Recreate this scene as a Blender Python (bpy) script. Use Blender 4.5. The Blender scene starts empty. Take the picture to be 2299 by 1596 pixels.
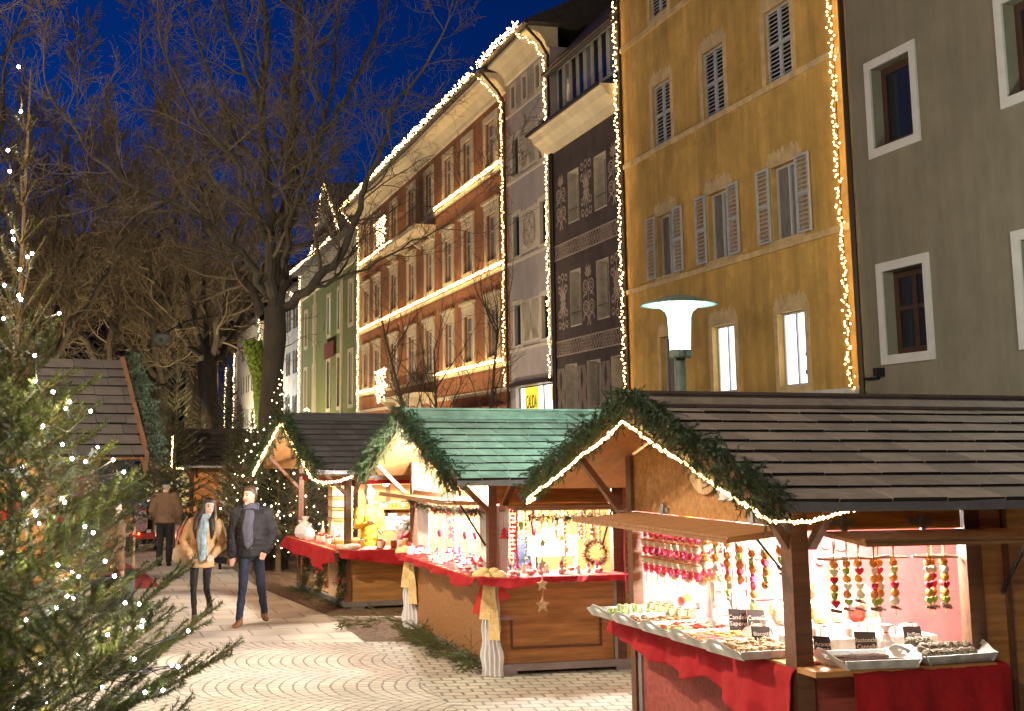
import bpy, math, random
from mathutils import Vector, Matrix
random.seed(7)
SC = bpy.context.scene
COL = SC.collection
V3 = Vector

# ---------------------------------------------------------------- camera
TH = math.atan(400 / 2700.0)
cam_d = bpy.data.cameras.new("camera")
cam = bpy.data.objects.new("camera", cam_d)
COL.objects.link(cam)
cam.location = (0, 0, 2.3)
cam.rotation_euler = (math.pi / 2 + TH, 0, 0)
cam_d.sensor_width = 36
cam_d.lens = 2700 / 2299 * 36
cam_d.shift_x = (1149.5 - 880) / 2299
cam_d.shift_y = -(798 - 610) / 2299
cam_d.clip_start = 0.1
cam_d.clip_end = 3000
cam_d.dof.use_dof = True
cam_d.dof.focus_distance = 13
cam_d.dof.aperture_fstop = 9
SC.camera = cam

# ---------------------------------------------------------------- sky
world = bpy.data.worlds.new("World")
SC.world = world
world.use_nodes = True
wn, wl = world.node_tree.nodes, world.node_tree.links
bg = wn["Background"]
sky = wn.new("ShaderNodeTexSky")
sky.sky_type = 'NISHITA'
sky.sun_disc = False
sky.sun_elevation = math.radians(-3.0)
sky.sun_rotation = math.radians(-60)
sky.ozone_density = 6.0
tint = wn.new("ShaderNodeMixRGB"); tint.blend_type = 'MULTIPLY'; tint.inputs[0].default_value = 1
tint.inputs[2].default_value = (0.30, 8.4, 9.0, 1)
wl.new(sky.outputs[0], tint.inputs[1])
wl.new(tint.outputs[0], bg.inputs[0])
bg.inputs[1].default_value = 0.105
SC.view_settings.view_transform = 'Standard'
SC.view_settings.look = 'None'
SC.view_settings.exposure = 0.6
SC.view_settings.gamma = 1
SC.cycles.use_denoising = True
SC.cycles.max_bounces = 6
SC.cycles.diffuse_bounces = 3
SC.cycles.sample_clamp_indirect = 4.0
SC.cycles.sample_clamp_direct = 30.0
SC.cycles.use_light_tree = True

# ---------------------------------------------------------------- lamp objects, also for lamps added outside the frame
def light(name, kind, loc, power, col, size=0.3, to=None, cone=70, parent=None):
    d = bpy.data.lights.new(name, kind)
    d.energy = power; d.color = col
    if kind == 'POINT': d.shadow_soft_size = size
    if kind == 'SPOT': d.shadow_soft_size = size; d.spot_size = math.radians(cone); d.spot_blend = 0.5
    if kind == 'AREA': d.shape = 'RECTANGLE'; d.size = size[0]; d.size_y = size[1]
    o = bpy.data.objects.new(name, d); COL.objects.link(o); o.location = loc
    if to is not None:
        o.rotation_euler = (V3(to) - V3(loc)).to_track_quat('-Z', 'Y').to_euler()
    if parent: o.parent = parent
    return o

# ---------------------------------------------------------------- helpers
def at(x, y, Y):
    a = (x - 880) / 2700; b = (y - 610) / 2700; c, s = math.cos(TH), math.sin(TH)
    r = (a, c + b * s, s - b * c); k = Y / r[1]
    return V3((r[0] * k, Y, 2.3 + r[2] * k))
def gr(x, y, z=0.0):
    a = (x - 880) / 2700; b = (y - 610) / 2700; c, s = math.cos(TH), math.sin(TH)
    r = (a, c + b * s, s - b * c); k = (z - 2.3) / r[2]
    return V3((r[0] * k, r[1] * k, z))

class MB:
    def __init__(s): s.v = []; s.f = []; s.m = []; s.cur = 0
    def add(s, vs, fs):
        o = len(s.v); s.v += [tuple(v) for v in vs]
        s.f += [tuple(i + o for i in f) for f in fs]; s.m += [s.cur] * len(fs); return s
    def box(s, x0, x1, y0, y1, z0, z1, M=None):
        vs = [V3(p) for p in ((x0,y0,z0),(x1,y0,z0),(x1,y1,z0),(x0,y1,z0),(x0,y0,z1),(x1,y0,z1),(x1,y1,z1),(x0,y1,z1))]
        if M is not None: vs = [M @ v for v in vs]
        return s.add(vs, [(0,3,2,1),(4,5,6,7),(0,1,5,4),(1,2,6,5),(2,3,7,6),(3,0,4,7)])
    def beam(s, p, q, w, h, up=(0, 0, 1)):
        p, q = V3(p), V3(q); d = (q - p).normalized(); x = d.cross(V3(up))
        if x.length < 1e-4: x = V3((1, 0, 0))
        x.normalize(); y = x.cross(d)
        vs = [c + x * i * w / 2 + y * j * h / 2 for c in (p, q) for i, j in ((-1,-1),(1,-1),(1,1),(-1,1))]
        return s.add(vs, [(0,1,2,3),(4,7,6,5),(0,4,5,1),(1,5,6,2),(2,6,7,3),(3,7,4,0)])
    def tube(s, pts, rad, n=6, cap=True):
        pts = [V3(p) for p in pts]
        if not hasattr(rad, '__len__'): rad = [rad] * len(pts)
        o = len(s.v); k = len(pts); x = None
        for i, p in enumerate(pts):
            d = (pts[min(i + 1, k - 1)] - pts[max(i - 1, 0)]).normalized()
            if x is None or abs(x.dot(d)) > .95:
                x = d.cross(V3((0, 0, 1)) if abs(d.z) < .9 else V3((1, 0, 0)))
            x = (x - d * x.dot(d)).normalized(); y = d.cross(x)
            for j in range(n):
                a = 2 * math.pi * j / n
                s.v.append(tuple(p + (x * math.cos(a) + y * math.sin(a)) * rad[i]))
        for i in range(k - 1):
            for j in range(n):
                a, b = o + i * n + j, o + i * n + (j + 1) % n
                s.f.append((a, b, b + n, a + n)); s.m.append(s.cur)
        if cap and n > 2:
            s.f.append(tuple(o + j for j in reversed(range(n)))); s.f.append(tuple(o + (k - 1) * n + j for j in range(n))); s.m += [s.cur] * 2
        return s
    def loft(s, rings, n=12, cap=True):
        # rings: (centre, rx, ry[, matrix]) ellipses; default lies in XY
        o = len(s.v); k = len(rings)
        for r in rings:
            c, rx, ry = V3(r[0]), r[1], r[2]; M = r[3] if len(r) > 3 else None
            for j in range(n):
                a = 2 * math.pi * j / n; p = V3((rx * math.cos(a), ry * math.sin(a), 0))
                if M is not None: p = M @ p
                s.v.append(tuple(c + p))
        for i in range(k - 1):
            for j in range(n):
                a, b = o + i * n + j, o + i * n + (j + 1) % n
                s.f.append((a, b, b + n, a + n)); s.m.append(s.cur)
        if cap:
            s.f.append(tuple(o + j for j in reversed(range(n)))); s.f.append(tuple(o + (k - 1) * n + j for j in range(n))); s.m += [s.cur] * 2
        return s
    def lathe(s, prof, n=12, c=(0, 0, 0)):
        return s.loft([((c[0], c[1], c[2] + z), r, r) for r, z in prof], n)
    def ball(s, c, r, n=8, sq=(1, 1, 1)):
        c = V3(c); k = max(3, n // 2)
        return s.loft([((c.x, c.y, c.z - r * sq[2] * math.cos(math.pi * i / k)), max(1e-4, r * sq[0] * math.sin(math.pi * i / k)), max(1e-4, r * sq[1] * math.sin(math.pi * i / k))) for i in range(k + 1)], n)
    def octa(s, c, r):
        x, y, z = c
        return s.add([(x-r,y,z),(x+r,y,z),(x,y-r,z),(x,y+r,z),(x,y,z-r),(x,y,z+r)], [(0,2,5),(2,1,5),(1,3,5),(3,0,5),(2,0,4),(1,2,4),(3,1,4),(0,3,4)])
    def prism(s, poly, a0, a1, axis='x'):
        # poly (p,q) extruded along axis: x -> (y,z); y -> (x,z); z -> (x,y)
        n = len(poly)
        f = {'x': lambda p, a: (a, p[0], p[1]), 'y': lambda p, a: (p[0], a, p[1]), 'z': lambda p, a: (p[0], p[1], a)}[axis]
        vs = [f(p, a0) for p in poly] + [f(p, a1) for p in poly]
        return s.add(vs, [tuple(range(n))[::-1], tuple(range(n, 2 * n))] + [(i, (i + 1) % n, n + (i + 1) % n, n + i) for i in range(n)])
    def quad(s, a, b, c, d): return s.add([a, b, c, d], [(0, 1, 2, 3)])
    def build(s, name, mt, parent=None, smooth=False, loc=None):
        me = bpy.data.meshes.new(name); me.from_pydata(s.v, [], s.f)
        mt = mt if isinstance(mt, (list, tuple)) else [mt]
        for m in mt: me.materials.append(m)
        if len(mt) > 1: me.polygons.foreach_set('material_index', s.m)
        if smooth: me.polygons.foreach_set('use_smooth', [True] * len(me.polygons))
        me.update()
        o = bpy.data.objects.new(name, me); COL.objects.link(o)
        if parent: o.parent = parent
        if loc is not None: o.location = loc
        return o

def tag(o, label=None, cat=None, group=None, kind=None):
    if label: o['label'] = label
    if cat: o['category'] = cat
    if group: o['group'] = group
    if kind: o['kind'] = kind
    return o
def thing(name, label, cat, loc=(0, 0, 0), rz=0.0, group=None):
    o = bpy.data.objects.new(name, None); COL.objects.link(o)
    o.location = loc; o.rotation_euler = (0, 0, rz); o.empty_display_size = .2
    return tag(o, label, cat, group)
def dup(root, loc, rz=0.0, label=None, scale=None, group=None):
    def cp(o, par):
        c = o.copy(); COL.objects.link(c)
        if par: c.parent = par
        for ch in [x for x in o.children]: cp(ch, c)
        return c
    r = cp(root, None); r.location = loc; r.rotation_euler = (0, 0, rz)
    if scale: r.scale = (scale,) * 3
    if label: r['label'] = label
    if group: r['group'] = group
    return r

MATS = {}
def mat(name, col, rough=.8, var=.15, scale=4., bump=.0, bs=40., stretch=(1, 1, 1), metal=0., island=0., emis=None, est=0., col2=None, spec=.5, dirt=0., nosample=False, streak=0., patch=0.):
    m = bpy.data.materials.new(name); m.use_nodes = True
    N, L = m.node_tree.nodes, m.node_tree.links
    P = N['Principled BSDF']
    P.inputs['Roughness'].default_value = rough; P.inputs['Metallic'].default_value = metal
    P.inputs['Specular IOR Level'].default_value = spec
    tc = N.new('ShaderNodeTexCoord'); mp = N.new('ShaderNodeMapping'); mp.inputs['Scale'].default_value = stretch
    L.new(tc.outputs['Object'], mp.inputs[0])
    c = (*col, 1)
    last = None
    if var > 0 or col2:
        nz = N.new('ShaderNodeTexNoise'); nz.inputs['Scale'].default_value = scale; nz.inputs['Detail'].default_value = 6; nz.inputs['Roughness'].default_value = .65
        L.new(mp.outputs[0], nz.inputs[0])
        rp = N.new('ShaderNodeValToRGB'); rp.color_ramp.elements[0].position = .32; rp.color_ramp.elements[1].position = .68
        c2 = col2 if col2 else tuple(x * (1 - var) for x in col)
        c1 = col if col2 else tuple(min(1, x * (1 + var)) for x in col)
        rp.color_ramp.elements[0].color = (*c2, 1); rp.color_ramp.elements[1].color = (*c1, 1)
        L.new(nz.outputs[0], rp.inputs[0]); last = rp.outputs[0]
    if dirt > 0:
        nz = N.new('ShaderNodeTexNoise'); nz.inputs['Scale'].default_value = .55; nz.inputs['Detail'].default_value = 9; nz.inputs['Roughness'].default_value = .72
        mp2 = N.new('ShaderNodeMapping'); mp2.inputs['Scale'].default_value = (1.6, 1, .8); L.new(tc.outputs['Object'], mp2.inputs[0]); L.new(mp2.outputs[0], nz.inputs[0])
        mr = N.new('ShaderNodeMapRange'); mr.inputs[1].default_value = .35; mr.inputs[2].default_value = .65; mr.inputs[3].default_value = 1 - dirt; mr.inputs[4].default_value = 1 + dirt * .4
        L.new(nz.outputs[0], mr.inputs[0])
        mx = N.new('ShaderNodeVectorMath'); mx.operation = 'SCALE'
        if last: L.new(last, mx.inputs[0])
        else: mx.inputs[0].default_value = col
        L.new(mr.outputs[0], mx.inputs['Scale']); last = mx.outputs[0]
    if patch > 0:
        nz = N.new('ShaderNodeTexNoise'); nz.inputs['Scale'].default_value = .9; nz.inputs['Detail'].default_value = 5; nz.inputs['Roughness'].default_value = .55; L.new(tc.outputs['Object'], nz.inputs[0])
        for lo, hi, g_ in ((.60, .615, 1 + patch), (.385, .37, 1 - patch * .8)):
            mr = N.new('ShaderNodeMapRange'); mr.inputs[1].default_value = lo; mr.inputs[2].default_value = hi; mr.inputs[3].default_value = 1; mr.inputs[4].default_value = g_
            L.new(nz.outputs[0], mr.inputs[0]); mx = N.new('ShaderNodeVectorMath'); mx.operation = 'SCALE'; L.new(last, mx.inputs[0]); L.new(mr.outputs[0], mx.inputs['Scale']); last = mx.outputs[0]
    if streak > 0:
        nz = N.new('ShaderNodeTexNoise'); nz.inputs['Scale'].default_value = 1.0; nz.inputs['Detail'].default_value = 7; nz.inputs['Roughness'].default_value = .7
        mp3 = N.new('ShaderNodeMapping'); mp3.inputs['Scale'].default_value = (3.2, 1, .16); L.new(tc.outputs['Object'], mp3.inputs[0]); L.new(mp3.outputs[0], nz.inputs[0])
        mr = N.new('ShaderNodeMapRange'); mr.inputs[1].default_value = .42; mr.inputs[2].default_value = .62; mr.inputs[3].default_value = 1.06; mr.inputs[4].default_value = 1 - streak
        L.new(nz.outputs[0], mr.inputs[0]); mx = N.new('ShaderNodeVectorMath'); mx.operation = 'SCALE'; L.new(last, mx.inputs[0]); L.new(mr.outputs[0], mx.inputs['Scale']); last = mx.outputs[0]
    if island > 0:
        g = N.new('ShaderNodeNewGeometry'); mr = N.new('ShaderNodeMapRange'); mr.inputs[3].default_value = 1 - island; mr.inputs[4].default_value = 1 + island
        L.new(g.outputs['Random Per Island'], mr.inputs[0]); mx = N.new('ShaderNodeVectorMath'); mx.operation = 'SCALE'
        if last: L.new(last, mx.inputs[0])
        else: mx.inputs[0].default_value = col
        L.new(mr.outputs[0], mx.inputs['Scale']); last = mx.outputs[0]
    if last: L.new(last, P.inputs['Base Color'])
    else: P.inputs['Base Color'].default_value = c
    if bump > 0:
        nz = N.new('ShaderNodeTexNoise'); nz.inputs['Scale'].default_value = bs; nz.inputs['Detail'].default_value = 4
        L.new(mp.outputs[0], nz.inputs[0]); b = N.new('ShaderNodeBump'); b.inputs['Strength'].default_value = bump; b.inputs['Distance'].default_value = .02
        L.new(nz.outputs[0], b.inputs['Height']); L.new(b.outputs[0], P.inputs['Normal'])
    if emis:
        P.inputs['Emission Color'].default_value = (*emis, 1); P.inputs['Emission Strength'].default_value = est
        if nosample: m.cycles.emission_sampling = 'NONE'
    MATS[name] = m
    return m

M_ = MATS
mat('iron', (.02, .02, .022), .45, 0, metal=.6)
mat('steel', (.32, .33, .34), .45, .15, 12, metal=.7)
mat('plaster_yellow', (.53, .325, .085), .92, .12, 1.3, .25, 60, dirt=.32, streak=.18, patch=.13)
mat('plaster_grey', (.175, .152, .112), .95, .10, 1.0, .35, 80, dirt=.16, streak=.08, patch=.04)
mat('plaster_brown', (.33, .135, .055), .9, .14, 2.0, .25, 50, dirt=.25, streak=.12, patch=.10)
mat('plaster_lilac', (.34, .30, .30), .9, .10, 1.5, .2, 50, dirt=.15)
mat('plaster_dark', (.055, .038, .036), .9, .3, 1.6, .2, 50, dirt=.35)
mat('plaster_green', (.20, .23, .075), .9, .12, 1.5, .15, 40, dirt=.15)
mat('plaster_cream', (.62, .53, .36), .85, .1, 2.0, .15, 40, dirt=.15)
mat('plaster_white', (.62, .58, .50), .85, .2, 1.2, .2, 40, dirt=.35)
mat('panel_pale', (.50, .45, .37), .85, .1, 4.0, .1, 50)
mat('trim_pale', (.42, .37, .31), .85, .2, 4.0, .1, 50)
mat('trim_white', (.48, .46, .45), .7, .08, 3.0)
mat('trim_yellow', (.55, .40, .20), .85, .25, 3.0, .15)
mat('graffito', (.31, .24, .20), .9, .25, 5.0)
mat('graffito_dark', (.25, .20, .14), .9, .2, 5.0)
mat('shutter_grey', (.42, .42, .43), .6, .1, 8.0)
mat('shutter_dark', (.03, .05, .06), .6, .2, 8.0)
mat('window_brown', (.045, .021, .013), .45, .25, 20, stretch=(1, 1, .1))
mat('window_cream', (.50, .45, .38), .6, .1, 6)
mat('glass_dark', (.015, .018, .025), .12, 0, spec=.25)
mat('glass_curtain', (.17, .165, .16), .25, .5, 6, stretch=(6, 1, .4), spec=.8)
mat('glass_lit_cool', (.8, .8, .8), .3, 0, emis=(.86, .94, 1.0), est=1.6)
mat('glass_lit_pale', (.4, .5, .45), .3, 0, emis=(.45, .62, .52), est=.35)
mat('roof_dark', (.035, .028, .026), .8, .3, 6, .3, 20)
mat('roof_brown', (.10, .075, .07), .85, .2, 3, .2, 20, dirt=.2)
mat('gutter', (.035, .022, .018), .5, .1, metal=.3)
mat('bulb_warm', (1, .8, .5), .5, 0, emis=(1.0, .58, .18), est=24)
mat('bulb_rope', (1, .8, .5), .5, 0, emis=(1.0, .68, .27), est=14)
mat('bulb_far', (1, .8, .5), .5, 0, emis=(1.0, .66, .28), est=15)
mat('bulb_cool', (1, 1, 1), .5, 0, emis=(.88, .86, 1.0), est=150)
mat('bulb_fir', (1, .9, .7), .5, 0, emis=(1.0, .78, .42), est=12)
mat('wire', (.01, .012, .01), .6, 0)
mat('bark', (.042, .033, .023), .95, .4, 5, .8, 30, stretch=(1, 1, .35))
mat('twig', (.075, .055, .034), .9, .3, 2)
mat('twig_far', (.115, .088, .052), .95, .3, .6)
mat('moss', (.12, .16, .016), .95, .45, 14, .9, 60)
mat('needle', (.040, .068, .018), .6, .4, 3, island=.45)
mat('needle_far', (.040, .058, .026), .7, .4, 2, island=.4)
mat('fir_bark', (.16, .095, .045), .9, .2, 12)
mat('rock', (.03, .035, .05), 1, .3, .02)

# ---------------------------------------------------------------- ground
def node_mat(name):
    m = bpy.data.materials.new(name); m.use_nodes = True; MATS[name] = m
    return m, m.node_tree.nodes, m.node_tree.links, m.node_tree.nodes['Principled BSDF']
def mth(N, L, op, a, b=None, c=None):
    n = N.new('ShaderNodeMath'); n.operation = op
    for i, x in enumerate((a, b, c)):
        if x is None: continue
        if isinstance(x, (int, float)): n.inputs[i].default_value = x
        else: L.new(x, n.inputs[i])
    return n.outputs[0]
def paving(name, kind, col, joint, ang):
    m, N, L, P = node_mat(name)
    P.inputs['Roughness'].default_value = .75
    tc = N.new('ShaderNodeTexCoord'); mp = N.new('ShaderNodeMapping'); mp.inputs['Rotation'].default_value = (0, 0, ang)
    L.new(tc.outputs['Object'], mp.inputs[0])
    wz = N.new('ShaderNodeTexNoise'); wz.inputs['Scale'].default_value = 7.0; wz.inputs['Detail'].default_value = 3; L.new(tc.outputs['Object'], wz.inputs[0])
    ws = N.new('ShaderNodeVectorMath'); ws.operation = 'MULTIPLY_ADD'; L.new(wz.outputs['Color'], ws.inputs[0]); ws.inputs[1].default_value = (.05, .05, 0) if kind != 'slab' else (.02, .02, 0); L.new(mp.outputs[0], ws.inputs[2])
    sp = N.new('ShaderNodeSeparateXYZ'); L.new(ws.outputs[0], sp.inputs[0]); x, y = sp.outputs[0], sp.outputs[1]
    if kind == 'fan':
        w, s, R = 1.45, .125, .95
        yy = mth(N, L, 'SUBTRACT', mth(N, L, 'MULTIPLY', mth(N, L, 'FRACT', mth(N, L, 'DIVIDE', y, w)), w), w / 2)
        arc = mth(N, L, 'SQRT', mth(N, L, 'SUBTRACT', R * R, mth(N, L, 'MULTIPLY', yy, yy)))
        t = mth(N, L, 'DIVIDE', mth(N, L, 'ADD', x, arc), s)
        th = mth(N, L, 'MULTIPLY', mth(N, L, 'ARCSINE', mth(N, L, 'DIVIDE', yy, R)), R / s)
        th = mth(N, L, 'ADD', th, mth(N, L, 'MULTIPLY', mth(N, L, 'FLOOR', t), .5))
        jw, jw2 = .085, .07
    elif kind == 'slab':
        t = mth(N, L, 'DIVIDE', y, .5); th = mth(N, L, 'ADD', mth(N, L, 'DIVIDE', x, .62), mth(N, L, 'MULTIPLY', mth(N, L, 'FLOOR', t), .5)); jw, jw2 = .03, .024
    else:
        t = mth(N, L, 'DIVIDE', y, .15); th = mth(N, L, 'ADD', mth(N, L, 'DIVIDE', x, .21), mth(N, L, 'MULTIPLY', mth(N, L, 'FLOOR', t), .5)); jw, jw2 = .09, .07
    def edge(v, w_):
        f = mth(N, L, 'FRACT', v); d = mth(N, L, 'MINIMUM', f, mth(N, L, 'SUBTRACT', 1.0, f))
        mr = N.new('ShaderNodeMapRange'); mr.inputs[1].default_value = w_ * .4; mr.inputs[2].default_value = w_ * 1.3; L.new(d, mr.inputs[0]); return mr.outputs[0]
    e = mth(N, L, 'MULTIPLY', edge(t, jw), edge(th, jw2))
    cb = N.new('ShaderNodeCombineXYZ'); L.new(mth(N, L, 'FLOOR', t), cb.inputs[0]); L.new(mth(N, L, 'FLOOR', th), cb.inputs[1])
    wn_ = N.new('ShaderNodeTexWhiteNoise'); L.new(cb.outputs[0], wn_.inputs[0])
    nz = N.new('ShaderNodeTexNoise'); nz.inputs['Scale'].default_value = 1.2; nz.inputs['Detail'].default_value = 8; L.new(mp.outputs[0], nz.inputs[0])
    br = mth(N, L, 'ADD', mth(N, L, 'MULTIPLY', wn_.outputs[0], .22), mth(N, L, 'ADD', .45, mth(N, L, 'MULTIPLY', nz.outputs[0], .88)))
    sc = N.new('ShaderNodeVectorMath'); sc.operation = 'SCALE'; sc.inputs[0].default_value = col; L.new(br, sc.inputs['Scale'])
    mx = N.new('ShaderNodeMixRGB'); mx.inputs[1].default_value = (*joint, 1); L.new(e, mx.inputs[0]); L.new(sc.outputs[0], mx.inputs[2])
    L.new(mx.outputs[0], P.inputs['Base Color'])
    b = N.new('ShaderNodeBump'); b.inputs['Strength'].default_value = .6; b.inputs['Distance'].default_value = .01; L.new(e, b.inputs['Height']); L.new(b.outputs[0], P.inputs['Normal'])
    return m
paving('paving_fan', 'fan', (.58, .52, .43), (.23, .19, .14), 0)
paving('paving_slab', 'slab', (.62, .56, .47), (.40, .34, .27), -.25)
paving('paving_small', 'brick', (.58, .53, .43), (.27, .235, .18), -.1)
mat('ground_stone', (.24, .21, .18), .9, .2, 2, .3, 20)
mat('mulch', (.17, .105, .06), .95, .5, 22, .9, 50)
mat('kerb_stone', (.5, .45, .38), .8, .1)

def sheet(name, pts, z, mt):
    mb = MB(); mb.add([(p[0], p[1], z) for p in pts], [tuple(range(len(pts)))])
    return tag(mb.build(name, mt), kind='structure')
sheet('ground', [(-400, -60), (400, -60), (400, 900), (-400, 900)], 0, M_['ground_stone'])
A_ = gr(821, 1443); B_ = gr(746, 1387)
YF = A_.y
dv = gr(998, 1575) - A_
E_ = A_ + dv * 3
sheet('pavement', [(-14, YF), (A_.x, YF), (B_.x, B_.y), (-2.3, 21), (-5.2, 32), (-9, 48), (-16, 80), (-26, 80), (-16, 30)], .004, M_['paving_slab'])
sheet('cobbled_square', [(-14, -12), (E_.x, E_.y), (A_.x, YF), (-14, YF)], .008, M_['paving_fan'])
sheet('brick_paving', [(E_.x, E_.y), (14, -12), (12.8, YF), (A_.x, YF)], .012, M_['paving_small'])
sheet('soil_bed', [(A_.x, YF), (3.5, YF), (3.5, 17.4), (4.5, 30), (-3.8, 30), (-2.3, 21), (B_.x, B_.y)], .014, M_['mulch'])
kb = MB(); k0, k1 = gr(748, 1392), gr(935, 1392); kb.beam(k0 + V3((0, 0, .012)), k1 + V3((.3, 0, .012)), .12, .07); tag(kb.build('kerb', M_['kerb_stone']), kind='structure')
# strewn wood chips in the bed
ch = MB()
for i in range(2600):
    x, y = random.uniform(-3.4, 1.2), random.uniform(14.6, 26)
    if y < 17.8 and x < A_.x + (y - YF) * (B_.x - A_.x) / (B_.y - YF) + .1: continue
    if y >= 17.8 and x < -1.0 - (y - 17.5) * .36: continue
    a = random.uniform(0, 3.14); l = random.uniform(.015, .05); w = .012
    u = V3((math.cos(a), math.sin(a), random.uniform(-.2, .3))) * l; v = V3((-math.sin(a), math.cos(a), 0)) * w; c = V3((x, y, .026))
    ch.quad(c - u - v, c + u - v, c + u + v, c - u + v)
tag(ch.build('wood_chips', mat('chips', (.24, .15, .085), .9, .2, island=.5)), 'loose brown wood chips strewn over the soil bed', 'wood chips', kind='stuff')
# hill behind the town
hb = MB(); nx = 60
for j in range(7):
    for i in range(nx + 1):
        X = -900 + 1800 * i / nx; hgt = 150 + 22 * math.sin(i * .35) + 12 * math.sin(i * 1.13 + 1)
        hb.v.append((X, 620 + j * 60, -2 + hgt * math.sin(j / 6 * math.pi / 2) + random.uniform(-3, 3) * (j > 0)))
for j in range(6):
    for i in range(nx):
        a = j * (nx + 1) + i; hb.f.append((a, a + 1, a + nx + 2, a + nx + 1)); hb.m.append(0)
tag(hb.build('hills', M_['rock']), kind='structure')
# ---------------------------------------------------------------- unseen street lights added to brighten the square
def added_lamp_post(loc, h, label, power, col, group='added street lights outside the view'):
    t = thing('added_street_light', label, 'added street light', loc, 0, group)
    mb = MB(); mb.tube([(0, 0, 0), (0, 0, h)], [.09, .05], 8); mb.build('pole', M_['iron'], t)
    mb = MB(); mb.ball((0, 0, h + .2), .2, 10); mb.build('globe', M_['globe'], t)
    light('lamp', 'POINT', (0, 0, h + .75), power, col, .25, parent=t)
mat('globe', (.9, .9, .9), .4, 0, emis=(1, .9, .7), est=6)
added_lamp_post((-7, -6, 0), 8.5, 'added unseen tall globe street light behind the viewer, left side', 1700, (1, .80, .58))
added_lamp_post((-5.6, 9.5, 0), 7.0, 'added unseen tall globe street light left of the square, beside the spruce', 2900, (1, .83, .62))
added_lamp_post((9.0, 12.5, 0), 4.6, 'added unseen globe street light right of the near stall', 420, (.88, 1, .80))
added_lamp_post((-12, 19, 0), 8.0, 'added unseen tall globe street light left of the square', 1500, (1, .72, .45))
added_lamp_post((-3.4, 1.2, 0), 3.6, 'added unseen low globe street light beside the viewer', 190, (1, .85, .50))
def flood(loc, to, label, power, col, cone=110):  # hidden floodlights, mostly added to brighten the fronts and trees
    t = thing('floodlight', label, 'floodlight', loc, 0, 'small floodlights set on the ground')
    d = (V3(to) - V3(loc)).normalized()
    mb = MB(); mb.beam((0, 0, .12) , V3((0, 0, .12)) + d * .12, .26, .18); mb.tube([(0, 0, 0), (0, 0, .12)], .03, 6); mb.build('housing', M_['iron'], t)
    light('lamp', 'SPOT', V3((0, 0, .12)) + d * .16, power, col, .06, parent=t, cone=cone).rotation_euler = d.to_track_quat('-Z', 'Y').to_euler()
def fw(s, y, z):
    a = math.atan2(1, -.2333); return V3((13.8 + math.cos(a) * s - math.sin(a) * y, math.sin(a) * s + math.cos(a) * y, z))
flood(fw(49, 5.0, 0), fw(49, 0, 9), 'added hidden floodlight aimed at the right half of the terracotta front', 1500, (1, .78, .52), 140)
flood(fw(62, 5.5, 0), fw(62, 0, 9), 'added hidden floodlight aimed at the left half of the terracotta front', 1900, (1, .78, .52), 140)
flood(fw(80, 5.5, 0), fw(80, 0, 9), 'added hidden floodlight aimed at the green gabled front', 3400, (1, .82, .55), 140)
flood(fw(99, 5.0, 0), fw(98, 0, 8), 'floodlight blazing on the stained white front', 7000, (1, .93, .82), 130)
flood(fw(118, 6.0, 0), fw(118, 0, 8), 'added hidden floodlight aimed at the cream front', 8000, (1, .90, .72), 130)
flood(fw(38, 6.0, 0), fw(37.5, 0, 9), 'added hidden floodlight between the stalls and the painted front', 800, (1, .80, .58), 140)
flood((-3.3, 26.9, 0), (-2.2, 24.5, 8), 'added hidden floodlight under the big chestnut tree, left side', 620, (1, .80, .50), 120)
flood((-3.35, 24.0, 0), (-2.75, 24.3, 4), 'small floodlight grazing the mossy stem', 500, (1, .95, .6), 50)
flood((-5.9, 31.5, 0), (-6, 38, 8), 'added hidden floodlight under the row of bare trees', 2200, (1, .78, .48), 140)
flood((-12, 42, 0), (-12, 52, 10), 'added hidden floodlight deep in the row of bare trees', 2600, (1, .74, .45), 150)

flood((-4.1, 26.6, 2.4), (-5.05, 27.5, 4.2), 'small floodlight clamped high, lighting the fir top beside the far hut', 160, (1, .95, .6), 60)
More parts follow.
